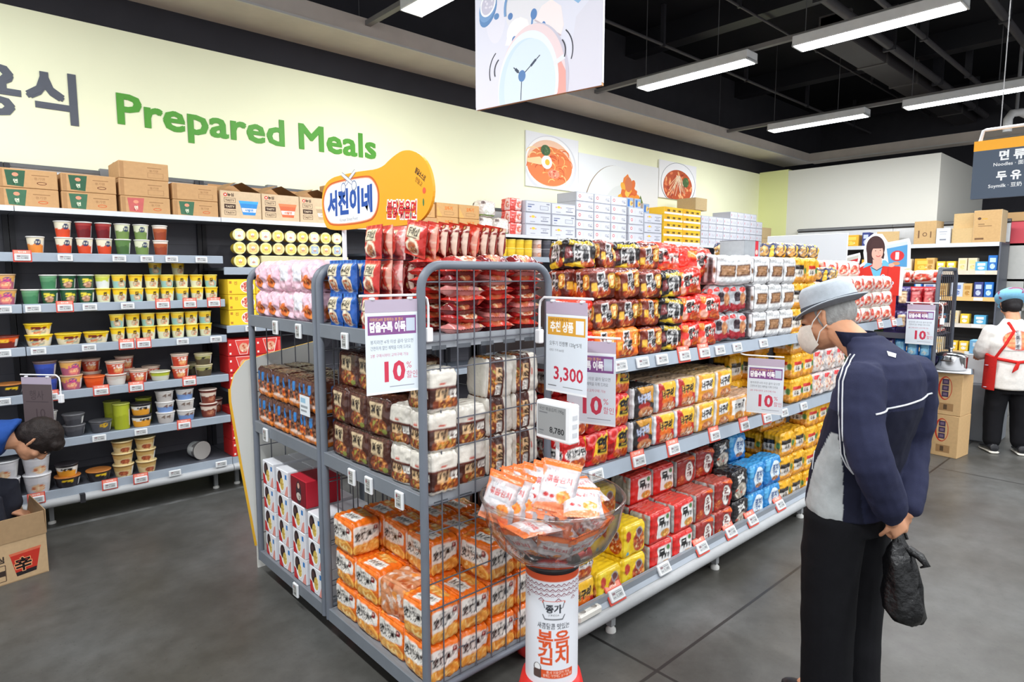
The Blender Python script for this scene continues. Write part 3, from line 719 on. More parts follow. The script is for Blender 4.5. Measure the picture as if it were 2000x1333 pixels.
a.food(12, 2.6, 3.6, 2.2, CHIL, 4, 18); out_text(a, '볶음', 8.6, 6.9, 2.8, INK, S(240, 238, 236), .05, .17); out_text(a, '짬뽕', 8.8, 3.4, 2.9, INK, S(240, 238, 236), .05, .17); a.poly([(.4, 4), (4, 5), (3.4, 9.6), (.6, 9)], S(110, 24, 26))
softpack('black', 'noodle_multipack', .165, .12, .122, a, None, Art(5, 5, S(34, 28, 28)), seed=24, wr=.007)
def art_wang(v):
    a = Art(16.5, 12.5, S(226, 44, 30)); a.poly([(0, 12.5), (6, 12.5), (4, 8), (0, 9)], S(244, 130, 40)); a.poly([(0, 0), (7, 0), (5, 4), (0, 5)], S(244, 140, 50)); a.food(11.6, 2.4, 4.4, 2.6, CHIL, v, 24, .3)
    a.oval(3.4, 3, 2.6, 2, S(236, 170, 150)); out_text(a, '왕', 7.6, 5.2, 4.2, S(40, 20, 20), S(250, 240, 230), .05, .18, shear=.2); out_text(a, '라면', 12.4, 5.6, 2.3, S(40, 20, 20), S(250, 240, 230), .04, .16, wmax=5); return a
softpack('wang', 'noodle_multipack', .168, .12, .125, art_wang(2), None, Art(5, 5, S(232, 50, 34)), seed=25, wr=.007)
softpack('bigred', 'noodle_multipack', .3, .2, .15, art_wang(5), Art(5, 5, S(232, 46, 30)), Art(5, 5, S(236, 60, 44)), seed=26, wr=.013, r=.05, puff=.1, ridge=4, dens=170)
a = Art(17, 15, S(178, 180, 184)); a.poly([(0, 0), (17, 0), (17, 4), (11, 5.6), (5, 4.6), (0, 6)], S(166, 24, 38)); a.rrect(3.4, 6.4, 8.6, 11.6, .3, S(52, 32, 42)); a.food(11.6, 7.6, 3.2, 3.6, [S(196, 130, 84), S(226, 176, 120), S(150, 84, 50)], 3, 16, .4); a.poly([(0, 15), (6, 15), (3, 12), (0, 12.6)], S(200, 40, 44)); a.oval(12, 12.6, 3, 1.6, S(226, 60, 50))
softpack('greyred', 'noodle_pouch', .175, .09, .15, a, None, Art(5, 5, S(190, 192, 196)), seed=27, wr=.008, ridge=0, r=.035)
a = Art(17, 15, S(226, 226, 226)); a.rect(0, 12, 17, 12.6, S(196, 198, 200)); a.text('백면', 4, 13, 1.2, S(90, 90, 90)); a.rrect(2, 4, 14.4, 10.6, .6, S(110, 74, 52)); a.rrect(3.2, 5.2, 13.2, 9.6, .3, S(176, 130, 88))
for k in range(4): a.line([(3.6, 6 + k), (12.8, 6.2 + k)], .25, S(120, 80, 56))
a.rect(0, 0, 17, 2, S(206, 206, 208))
sd = Art(12, 15, S(120, 116, 120))
for k in range(5): sd.rrect(.6 + 2.3 * k, 1, 2.3 + 2.3 * k, 14, .5, [S(226, 226, 226), S(84, 72, 74)][k % 2]); sd.rrect(.8 + 2.3 * k, 6, 2.1 + 2.3 * k, 9, .3, [S(150, 110, 80), S(60, 46, 46)][k % 2])
softpack('whitelab', 'noodle_multipack', .17, .14, .15, a, sd, Art(5, 5, S(220, 220, 222)), seed=28, wr=.006)
def art_gold(v, red=False):
    a = Art(16, 15, S(240, 178, 36)); a.poly([(0, 0), (16, 0), (16, 3), (8, 4), (0, 2.6)], S(222, 146, 40))
    if red: a.rect(1.6, 8.6, 12, 10.8, S(204, 44, 30)); a.rect(1.6, 4.4, 12, 8.4, S(234, 226, 214))
    else: a.rect(.4, 8.2, 10.6, 11, S(40, 32, 30)); a.rect(.6, 3.6, 10.4, 8.2, S(214, 206, 196))
    a.text('우동', 6, 5, 2.1, S(60, 50, 46), bold=.03); a.oval(13.3, 7.4, 1.9, 2.2, S(84, 130, 70)); a.food(12.6, 3.6, 3, 2, NOOD, v, 14); return a
softpack('gold', 'noodle_multipack', .17, .13, .15, art_gold(2), None, Art(5, 5, S(232, 170, 40)), seed=29, wr=.006)
softpack('goldred', 'noodle_multipack', .165, .13, .15, art_gold(3, True), None, Art(5, 5, S(240, 184, 40)), seed=30, wr=.006)
a = Art(16, 15, S(216, 208, 206)); a.food(8, 7, 7, 6.4, [S(226, 208, 196), S(190, 60, 56), S(236, 196, 160), S(206, 120, 90), S(240, 226, 216)], 4, 40, .2); a.rect(1, 11, 7, 14, S(220, 52, 56)); a.oval(12, 10, 2.4, 2.8, S(190, 190, 196))
softpack('seafood', 'noodle_multipack', .165, .13, .15, a, None, Art(5, 5, S(220, 200, 196)), seed=31, wr=.007)
a = Art(16, 12, S(54, 60, 92)); a.food(6, 6, 5, 4.6, [S(206, 160, 90), S(230, 200, 140), S(70, 80, 120), S(226, 226, 230)], 4, 26, .25); a.poly([(11, 0), (16, 0), (16, 12), (13, 12)], S(232, 190, 60))
softpack('navy', 'noodle_pouch', .17, .12, .09, a, None, a, seed=32, wr=.01, ridge=0, r=.03)
# gondola, middle shelf
def art_yeol(v):
    a = Art(14, 14, S(214, 30, 30)); a.arc(3.6, 11.4, 2.6, 2.2, 0, 360, .9, S(240, 120, 120)); a.poly([(0, 7), (4, 8), (3, 3), (0, 2)], S(150, 18, 22))
    a.poly([(4.4, 4), (6, 10), (7, 8), (9.4, 13.4), (10.4, 10.6), (13, 13.8), (14, 10), (14, 3)], S(246, 196, 40)); a.poly([(5.4, 4), (8, 8), (12, 10), (14, 8), (14, 3)], S(238, 130, 34)); a.food(8.4, 2.3, 5.2, 2.4, CHIL + [S(246, 190, 100)], v, 30, .24)
    out_text(a, '열', 9.8, 5.8, 4.9, S(26, 20, 20), S(250, 214, 60), .09, .15, shear=.15); return a
softpack('yeol', 'noodle_multipack', .142, .13, .14, art_yeol(3), None, Art(5, 5, S(206, 34, 32)), seed=33, wr=.006)
a = Art(14, 14, S(206, 34, 34)); a.food(8, 3, 5, 3, CHIL, 5, 24, .3, dish=S(244, 236, 226)); a.oval(7, 7.6, 6.4, 2.6, S(246, 240, 234)); out_text(a, '삼양라면', 7, 6.6, 2.3, INK, S(248, 244, 240), .05, .12, wmax=11.5, rot=-.06); a.arc(5, 12, 4, 2.5, -20, 120, .6, S(250, 220, 220))
softpack('samred', 'noodle_multipack', .142, .13, .14, a, None, Art(5, 5, S(196, 40, 38)), seed=34, wr=.006)
def art_neo(base, upper, lab, tcol, oc, mid, v):
    a = Art(17, 14.5, base); a.poly([(4, 14.5), (17, 14.5), (17, 6), (10, 8), (6, 12)], upper)
    if lab: a.poly([(4, 6), (13.6, 6.6), (14, 12), (4.4, 11.6)], lab)
    if mid: a.oval(9, 5.6, 4.4, 1.7, mid)
    a.food(10, 2.5, 5.6, 2.5, [S(198, 120, 70), S(236, 216, 190), S(150, 70, 40), S(226, 170, 110), S(246, 236, 220)], v, 30, .22)
    out_text(a, '너구리', 9.2, 7.4, 3.0, tcol, oc, .06, .13, wmax=9.6, rot=.06); a.rect(0, 0, 1.6, 14.5, S(226, 226, 228)); return a
softpack('neoblk', 'noodle_multipack', .168, .13, .15, art_neo(S(34, 28, 30), S(214, 150, 40), None, S(200, 210, 236), S(60, 30, 50), S(170, 36, 30), 2), Art(5, 5, S(196, 198, 202)), Art(5, 5, S(50, 44, 44)), seed=35)
softpack('neored', 'noodle_multipack', .172, .13, .15, art_neo(S(190, 36, 28), S(246, 190, 40), None, S(26, 20, 20), S(250, 200, 90), S(232, 110, 30), 3), Art(5, 5, S(186, 188, 190)), Art(5, 5, S(200, 170, 140)), seed=36)
softpack('neoor', 'noodle_multipack', .172, .13, .15, art_neo(S(240, 160, 40), S(246, 196, 60), S(240, 238, 236), S(26, 24, 30), S(240, 238, 236), None, 4), Art(5, 5, S(226, 196, 150)), Art(5, 5, S(226, 190, 140)), seed=37)
a = Art(17, 14.5, S(236, 160, 60)); a.poly([(1.4, 4), (1, 12.5), (15, 13), (15.6, 4.6)], S(240, 238, 234)); a.text('도토리', 8, 7.4, 2.8, S(60, 60, 70), bold=.04, wmax=10); a.food(8.6, 3.2, 4.6, 2.6, NOOD, 5, 20, .3, dish=S(246, 240, 226)); a.oval(12.8, 11.4, 1, .7, S(40, 36, 40))
softpack('acorn', 'noodle_multipack', .168, .13, .14, a, None, Art(5, 5, S(220, 180, 150)), seed=38)
# gondola, lowest shelf
a = Art(17, 15, S(244, 204, 30)); a.food(11.4, 6.4, 4.6, 5, CHIL + [S(120, 90, 60), S(240, 216, 160)], 3, 34, .26); a.poly([(0, 3), (4, 4), (6, 15), (2, 15)], S(250, 220, 60)); a.oval(3.6, 10, 2, 2.6, S(206, 60, 40)); a.oval(11.6, 10.6, 2.4, 2.4, S(170, 170, 176)); a.oval(11.6, 10.6, 1.8, 1.8, S(110, 60, 60)); a.oval(3, 2, 1.1, .8, S(80, 170, 200))
softpack('yellow', 'noodle_multipack', .172, .14, .15, a, None, Art(5, 5, S(244, 206, 40)), seed=39)
a = Art(17, 15, S(216, 34, 30)); a.poly([(5.4, 2), (5.4, 13), (15.6, 13), (15.6, 2)], S(240, 238, 236)); a.text('무', 8.6, 7.6, 3.6, S(24, 22, 24), bold=.06); a.text('파마', 12.2, 6.6, 2.2, S(24, 22, 24), bold=.05, wmax=4.4); a.food(11.6, 3.8, 3.6, 1.9, NOOD + [S(120, 140, 70)], 5, 16, .3); a.oval(13.4, 11.4, 1.2, 1.3, S(84, 130, 74))
sd = Art(13, 15, S(176, 176, 172)); rnd = random.Random(3)
for k in range(12): sd.oval(rnd.uniform(0, 13), rnd.uniform(0, 15), rnd.uniform(.5, 3), rnd.uniform(.3, .8), rnd.choice([S(206, 206, 202), S(150, 150, 146), S(206, 120, 110)]), n=8, rot=rnd.uniform(0, 3))
softpack('mured', 'noodle_multipack', .185, .13, .155, a, sd, Art(5, 5, S(222, 70, 60)), seed=40)
a = Art(17, 15, S(178, 40, 30)); a.poly([(0, 4), (17, 10), (17, 15), (0, 15)], S(150, 34, 28)); a.poly([(0, 15), (6, 15), (17, 12.4), (17, 15)], S(236, 100, 30)); a.oval(10.4, 7.4, 4, 5.8, S(60, 24, 20)); a.oval(10.4, 7.4, 3.6, 5.4, S(238, 232, 226)); a.text('오', 10.3, 8.2, 2.9, S(100, 24, 24), bold=.06); a.text('짬뽕', 10.4, 4.6, 2.2, S(100, 24, 24), bold=.05, wmax=4.6); a.food(3.6, 4, 3, 2.6, CHIL, 7, 14)
softpack('ojing', 'noodle_multipack', .185, .135, .155, a, sd, Art(5, 5, S(190, 90, 76)), seed=41)
softpack('ojing2', 'noodle_multipack', .185, .135, .155, a, sd, Art(5, 5, S(180, 80, 66)), seed=46, wr=.006)
a = Art(17, 17, S(34, 30, 32)); a.food(8.6, 5.2, 6.6, 4.6, [S(206, 196, 180), S(170, 160, 140), S(120, 110, 100), S(190, 70, 40), S(230, 224, 214)], 5, 30, .28, dish=S(70, 60, 56)); a.text('감자', 8.6, 11, 3.4, S(240, 238, 234), bold=.06, wmax=9, rot=.12)
softpack('gamja', 'noodle_multipack', .165, .135, .18, a, None, Art(5, 5, S(44, 40, 42)), seed=42, wr=.006)
a = Art(17, 16, S(44, 138, 206)); a.poly([(0, 0), (17, 0), (17, 3), (9, 5), (0, 2)], S(26, 106, 182)); a.oval(9.6, 8.6, 5.2, 6, S(226, 238, 246)); a.text('멸치', 9.6, 9, 2.7, S(40, 80, 140), bold=.05, wmax=7); a.text('국수', 9.6, 6, 2.0, S(60, 96, 150), bold=.04, wmax=6); a.food(9.6, 3.8, 3, 1.5, [S(176, 110, 66), S(230, 200, 160), S(140, 80, 50)], 5, 12); a.poly([(0, 16), (5, 16), (2.6, 10), (0, 9)], S(90, 176, 226))
softpack('bluepk', 'noodle_multipack', .19, .13, .165, a, None, Art(5, 5, S(66, 156, 216)), seed=43, wr=.006)
# rigid boxes of the rack
a = Art(17, 13, S(230, 230, 234)); a.poly([(0, 0), (6, 0), (4, 5), (0, 6)], S(196, 46, 50)); a.oval(8, 6.4, 5, 5.6, S(214, 214, 218)); a.oval(8, 6.4, 4.6, 5.2, S(246, 246, 248)); a.oval(5.6, 8.8, 3.6, 3.8, S(44, 30, 34)); a.oval(4.6, 9.4, 1.8, 1.6, S(78, 56, 56)); a.food(8.6, 5.6, 2.8, 3.4, [S(216, 186, 90), S(240, 222, 150), S(190, 150, 70)], 4, 18, .3); a.rect(13.2, 9, 15.8, 11.6, S(46, 120, 190)); a.poly([(12, 0), (17, 0), (17, 6), (15, 5)], S(226, 150, 140))
sd = Art(13, 13, S(206, 208, 214)); sd.rect(2, 2, 8, 5, S(236, 236, 238)); sd.rect(2, 7, 11, 8, S(170, 174, 184)); sd.rect(8.6, 1, 12, 4.4, S(180, 182, 190))
carton('bowlbox', 'noodle_box', .175, .13, .128, a, sd, S(230, 231, 236), m='print')
a = Art(17, 13, S(120, 22, 34)); a.oval(9, 6, 3, 6, S(60, 40, 48)); a.oval(9, 9.6, 1.2, 1.5, S(214, 170, 150)); a.food(9, 4, 2.6, 2, [S(200, 190, 180), S(90, 60, 60)], 3, 8)
carton('redbox', 'noodle_box', .175, .175, .13, a, None, S(178, 28, 46), m='print')
P['redbox_art'] = None

# ---- cartons of the wall tops
def art_kraft(pic=None, logo=S(206, 90, 50)):
    a = Art(30, 12, KRAFT); a.rect(.2, .2, 2.6, 11.8, KRAFT2); a.rect(17, 8.4, 26, 8.9, S(150, 110, 74)); a.text('용기면', 21, 5.6, 1.5, S(140, 100, 66)); a.oval(22, 3.4, 2.6, 1.1, logo); a.oval(22, 3.4, 2.1, .7, KRAFT)
    if pic: a.poly([(4.6, 1), (12.6, .4), (14, 11.4), (3.6, 11.2)], pic); a.oval(8.8, 8.4, 1.6, 1.3, S(226, 150, 120)); a.food(8.8, 4, 3, 2.4, [pic, tuple(min(1, c * 2.2) for c in pic), tuple(c * .6 for c in pic)], 3, 14); a.text('면', 8.8, 3, 2.0, S(226, 226, 200), bold=.04)
    else: a.rrect(17, 1.2, 27, 5, .2, S(150, 110, 74)); a.rrect(17.2, 1.4, 26.8, 4.8, .2, KRAFT)
    return a
carton('kgreen', 'noodle_carton', .295, .3, .112, art_kraft(S(70, 110, 84)), None, KRAFT, tape=S(214, 200, 180))
carton('kgreen2', 'noodle_carton', .295, .3, .112, art_kraft(S(58, 96, 72), S(110, 60, 44)), None, KRAFT, tape=S(214, 200, 180))
carton('kred', 'noodle_carton', .295, .3, .112, art_kraft(S(196, 100, 96)), None, KRAFT, tape=S(214, 200, 180))
carton('kplain', 'noodle_carton', .295, .3, .112, art_kraft(None), None, KRAFT, tape=S(214, 200, 180))
def art_open(c):
    a = Art(28, 20, S(212, 186, 152)); a.oval(3, 17.4, 1.3, 1.3, S(206, 60, 50)); a.oval(3, 17.4, .6, .6, S(250, 240, 230)); a.text('농심', 6.6, 16.6, 1.9, S(70, 50, 42), bold=.04)
    for k, y in enumerate((11.6, 7, 2.4)): a.rect(2, y, 10, y + 3.6, S(90, 66, 54)); a.rect(2.3, y + .3, 9.7, y + 3.3, [S(212, 186, 152), S(70, 50, 42), S(212, 186, 152)][k]); a.text('TASTY', 6, y + 1, 1.5, [S(80, 58, 48), S(220, 200, 170), S(80, 58, 48)][k], bold=.03)
    a.poly([(12.6, 12.4), (26, 12.4), (23.8, 3), (15, 3)], c); a.poly([(12.2, 13.6), (26.4, 13.6), (26, 11.6), (12.6, 11.6)], tuple(min(1, q * 1.5) for q in c)); a.poly([(14, 8.2), (24.8, 8.2), (24.2, 5.2), (14.8, 5.2)], S(232, 226, 220)); a.text('사발면', 19.4, 5.8, 1.6, c, bold=.04); return a
for k_, c_ in (('oblue', S(64, 140, 206)), ('oorange', S(214, 110, 74)), ('ogrey', S(190, 164, 132))):
    carton(k_, 'open_carton', .29, .28, .2, art_open(c_), None, S(206, 180, 146), flaps=True)
def art_wc(v):
    a = Art(27, 12, S(206, 208, 218))
    if v == 0: a.oval(8, 8, 1.8, 1.4, S(240, 196, 70)); a.rect(4.4, 7, 6, 8.4, S(206, 150, 140)); a.rect(10, 7, 11.2, 8, S(206, 120, 110)); a.text('삼양', 20, 5.4, 1.7, S(90, 94, 112)); a.rect(16, 3, 24, 4.2, S(130, 134, 150)); a.rect(16, 7.8, 25, 8.4, S(120, 124, 140)); a.rect(5, 2, 10, 2.8, S(150, 154, 170))
    elif v == 1: a.rect(2, 7.6, 9, 8.6, S(110, 120, 150)); a.rect(2, 5, 6, 6.4, S(90, 104, 150)); a.rect(15, 3, 24, 7.6, S(120, 124, 140)); a.rect(15.4, 3.4, 23.6, 7.2, S(200, 204, 214)); a.rect(2, 2, 5, 3, S(160, 164, 176)); a.rect(22, 9, 25.4, 10.4, S(130, 134, 150))
    elif v == 2: a.oval(5, 6.6, 1.9, 2.3, S(206, 48, 60)); a.oval(5, 6.6, 1.1, 1.4, S(244, 226, 228)); a.rect(10, 3, 12.4, 8.6, S(200, 202, 212)); a.rect(13.4, 3, 15.4, 8.6, S(206, 208, 216)); a.text('신', 20, 4.6, 3, S(120, 122, 134), bold=.02); a.line([(21.6, 3.6), (24.6, 8.4)], .5, S(110, 112, 124)); a.rect(22.6, 3.4, 25, 5, S(140, 142, 152))
    else: a.oval(4, 6.4, 1.1, 2.4, S(196, 110, 116)); a.rect(8, 3, 9.6, 9, S(196, 198, 206)); a.rect(14, 3.6, 15.2, 8, S(150, 140, 150)); a.line([(18, 3.4), (22, 8.4)], .7, S(140, 142, 152)); a.rect(21, 4, 24, 6, S(190, 192, 200))
    a.rect(0, 0, 27, .4, S(120, 124, 136)); a.rect(0, 11.6, 27, 12, S(150, 154, 166)); a.rect(0, 0, .4, 12, S(140, 144, 156)); a.rect(26.6, 0, 27, 12, S(130, 134, 146)); return a  # dark edge lines paint the shaded gaps between stacked cartons
for v in range(4): carton(f'wc{v}', 'noodle_carton', .39 if v < 2 else .305 if v == 2 else .2, .3, .122 if v < 2 else .104, art_wc(v), None, S(196, 198, 208), m='print')
a = Art(40, 10, S(240, 190, 40)); a.rect(0, 0, 40, 3, S(240, 238, 230)); a.poly([(0, 3), (13, 3), (9, 10), (0, 10)], S(226, 170, 24))
for x in (6, 18, 30): a.rect(x, 4, x + 6, 7, S(110, 84, 30)); a.rect(x + 7, 3.6, x + 9, 6, S(250, 220, 120)); a.text('진', x + 9, 4, 2.6, S(120, 80, 30))
carton('ycarton', 'noodle_carton', .44, .3, .095, a, None, S(240, 196, 60), m='print')

# ---- cups and bowls of the wall shelves
def art_cup(base, low=None, badge=None, top=None, pic=None, text=None, tcol=INK, v=1):
    a = Art(14, 9, base)
    if low: a.poly([(0, 0), (14, 0), (14, 3), (9, 5.4), (4, 4.6), (0, 5.4)], low)
    if top: a.rect(0, 7.4, 14, 9, top)
    if pic: a.food(7, 2.8, 2.8, 2, pic, v, 16, .4)
    if badge: a.oval(7.8, 6, 1.7, 1.7, badge); a.oval(7.8, 6.2, 1.0, .8, base); a.rect(7.4, 4.6, 8.2, 7, badge)
    if text: a.text(text, 6.8, 4.6, 1.9, tcol, bold=.05, wmax=6)
    a.rect(11.8, 1, 13.4, 7, S(226, 226, 224)); 
    return a
CR = S(236, 226, 200); SK = S(50, 62, 96)
def CU(key, r0, r1, h, art, lid=S(232, 230, 224), nm='noodle_cup'): cup(key, nm, r0, r1, h, art, lid)
CU('c_cream', .035, .0455, .1, art_cup(CR, S(232, 140, 60), SK))
CU('c_red', .035, .0455, .1, art_cup(CR, S(214, 74, 40), SK))
CU('c_dkred', .035, .0455, .1, art_cup(S(140, 32, 36), S(110, 24, 30), None, S(170, 60, 56)))
CU('c_green', .035, .0455, .1, art_cup(S(226, 228, 196), S(116, 142, 78), SK))
CU('c_dkgreen', .035, .0455, .1, art_cup(S(92, 128, 70), S(70, 104, 56)))
CU('c_brown', .035, .0455, .1, art_cup(S(176, 88, 50), S(150, 66, 40), None, S(236, 220, 206)))
CU('c_emerald', .036, .0455, .088, art_cup(S(92, 150, 106), S(70, 130, 90), None, S(120, 170, 130)))
CU('c_emfood', .036, .0455, .088, art_cup(S(40, 84, 56), None, None, None, [S(190, 140, 110), S(226, 190, 160), S(150, 100, 80)], '쌀국수', S(240, 220, 70)))
YC = [S(206, 176, 140), S(236, 220, 196), S(150, 176, 160), S(226, 110, 60)]
CU('c_yel', .034, .0425, .088, art_cup(S(246, 208, 40), S(226, 226, 190), None, S(240, 190, 30), YC, '진', S(90, 60, 30), 3), S(240, 214, 90))
CU('c_yel2', .034, .0425, .088, art_cup(S(244, 200, 50), S(150, 196, 190), None, S(246, 214, 70), YC, '컵', S(90, 60, 30), 5), S(240, 220, 120))
CU('c_lime', .034, .0425, .088, art_cup(S(206, 214, 80), S(226, 230, 226), None, S(226, 226, 120)), S(226, 226, 150))
CU('b_yel', .055, .07, .068, art_cup(S(248, 204, 30), S(240, 226, 190), None, None, YC + [S(206, 60, 40)], '진라면', S(120, 40, 30), 4), S(246, 210, 60), 'noodle_bowl')
CU('b_orange', .052, .068, .07, art_cup(S(232, 92, 36), S(120, 40, 30), None, None, None, '공화', S(250, 200, 60)), S(120, 50, 40), 'noodle_bowl')
CU('b_blue', .046, .06, .095, art_cup(S(60, 84, 176), S(50, 70, 150), None, S(110, 90, 90)), S(120, 100, 96))
CU('b_purple', .046, .06, .09, art_cup(S(236, 176, 90), S(180, 96, 120), S(120, 80, 140), S(236, 180, 110), [S(230, 130, 120), S(250, 200, 150)], 'YOU', S(226, 80, 140)), S(200, 170, 140))
CU('b_tomato', .046, .058, .068, art_cup(S(236, 94, 40), S(226, 80, 30)), S(236, 110, 50), 'noodle_bowl')
CU('b_ghost', .048, .06, .07, art_cup(S(206, 196, 184), S(220, 214, 206), None, S(200, 80, 50)), S(226, 220, 210), 'noodle_bowl')
CU('b_489', .044, .056, .085, art_cup(S(206, 80, 50), S(190, 60, 40), None, S(226, 206, 190), [S(226, 140, 90), S(240, 190, 130)], '왕뚜껑', S(250, 240, 230)), S(226, 200, 180))
CU('b_lime', .05, .062, .06, art_cup(S(186, 196, 60), S(206, 206, 190)), S(226, 226, 200), 'noodle_bowl')
CU('b_olive', .046, .058, .08, art_cup(S(160, 156, 96), S(90, 80, 60), None, S(206, 200, 160), None, '짜', INK), S(200, 190, 150))
CU('b_grey', .046, .06, .07, art_cup(S(88, 88, 94), S(70, 70, 76), None, S(120, 120, 124)), S(110, 110, 114), 'noodle_bowl')
CU('b_greyyel', .05, .064, .075, art_cup(S(80, 80, 86), None, S(214, 170, 40), S(100, 100, 104)), S(90, 90, 94), 'noodle_bowl')
CU('b_bw', .048, .062, .078, art_cup(S(236, 232, 226), S(232, 160, 50), None, S(40, 36, 40), None, '육개', INK), S(50, 46, 50), 'noodle_bowl')
CU('b_white', .046, .058, .075, art_cup(S(206, 200, 194), S(190, 184, 180), None, S(224, 220, 216), None, '사리', S(120, 100, 90)), S(226, 222, 218), 'noodle_bowl')
CU('b_whiteblue', .046, .058, .072, art_cup(S(204, 200, 196), S(120, 150, 200), None, S(220, 216, 212), None, '사리', S(120, 90, 84)), S(224, 222, 220), 'noodle_bowl')
CU('b_coffee', .044, .058, .1, art_cup(S(226, 206, 190), S(120, 56, 44), None, S(110, 50, 42), [S(150, 80, 60), S(190, 130, 100)]), S(230, 210, 196))
CU('b_limecup', .046, .05, .17, art_cup(S(176, 184, 50), S(160, 168, 40)), S(190, 196, 90))
CU('b_gold', .048, .062, .08, art_cup(S(196, 160, 96), S(214, 190, 140), None, S(170, 130, 70), [S(150, 70, 44), S(190, 110, 70)]), S(220, 200, 150), 'noodle_bowl')
CU('b_silver', .056, .072, .115, art_cup(S(214, 212, 216), S(200, 198, 202), None, S(226, 224, 226), [S(226, 190, 150), S(200, 120, 80), S(240, 220, 190)]), S(226, 226, 228))
CU('b_black', .054, .07, .07, art_cup(S(44, 40, 44), None, None, S(70, 60, 50), None, '짜장', S(240, 200, 40)), S(190, 120, 60), 'noodle_bowl')
CU('b_clear', .055, .065, .1, art_cup(S(120, 116, 116), S(196, 200, 200)), S(160, 156, 152))
CU('b_yellowcan', .05, .056, .088, art_cup(S(240, 206, 60), S(230, 190, 50)), S(246, 226, 120))
CU('b_dark', .052, .058, .09, art_cup(S(90, 90, 100), S(70, 70, 80)), S(150, 150, 156))
CU('b_pale', .05, .056, .085, art_cup(S(214, 212, 214), S(200, 190, 190), None, None, None, '곰탕', S(110, 100, 110)), S(226, 226, 228))
CU('b_aqua', .052, .058, .09, art_cup(S(150, 206, 206), S(226, 232, 230), None, None, None, '잔치', S(60, 120, 130)), S(190, 224, 224))
CU('b_peach', .05, .056, .09, art_cup(S(226, 206, 200), S(196, 160, 150), None, None, [S(206, 130, 100), S(230, 190, 160)]), S(232, 220, 214))

# ---- shelf tags
def price_tag(key, w, h, red, tall=False):
    b = MB(); b.box(-w / 2, -.011, 0, w / 2, 0, h, S(232, 234, 236), 'plastic', bev=.003)
    o = b.build('price_tag', link=False)
    a = Art(50, 26, S(196, 198, 198))
    if tall: a = Art(40, 44, S(176, 176, 172)); a.rect(3, 30, 12, 40, S(130, 50, 60)); a.rect(15, 34, 36, 36, S(70, 70, 74)); a.rect(15, 28, 34, 30, S(90, 90, 94)); a.text('4,480', 21, 6, 9, S(50, 50, 54), bold=.02); a.rect(4, 20, 30, 22, S(110, 110, 112))
    else: a.rect(3, 15, 16, 22, S(140, 110, 116)); a.text('1,180', 33, 5, 9, S(70, 72, 78), bold=.01); a.rect(19, 18, 46, 20, S(110, 112, 118)); a.rect(3, 5, 14, 8, S(140, 142, 148)); a.rect(19, 23, 40, 24.4, S(150, 152, 156))
    MB().art(a, (-w / 2 + .009, -.0112, .007), (w - .018, 0, 0), (0, 0, h - .014), 'plastic').build('screen', link=False).parent = o
    if red:
        r = MB(); r.box(-w / 2 - .006, -.002, -.007, w / 2 + .006, .0, h + .022, S(222, 84, 70), 'print'); ra = Art(40, 8, S(240, 150, 130)); ra.text('행사 상품', 20, 2.4, 3.6, S(250, 236, 230), bold=.02)
        r.art(ra, (-w / 2, -.0024, h + .002), (w, 0, 0), (0, 0, .017)); r.build('promotion_card', link=False).parent = o
    P[key] = o
price_tag('tag', .078, .042, False); price_tag('tagred', .078, .042, True); price_tag('tagtall', .052, .066, False, True)

def put(key, x, y, z, label, cat, group=None, rz=0.0, rot=None, sc=None):
    return clone(P[key], (x, y, z), rz, label, group, sc, rot, cat)
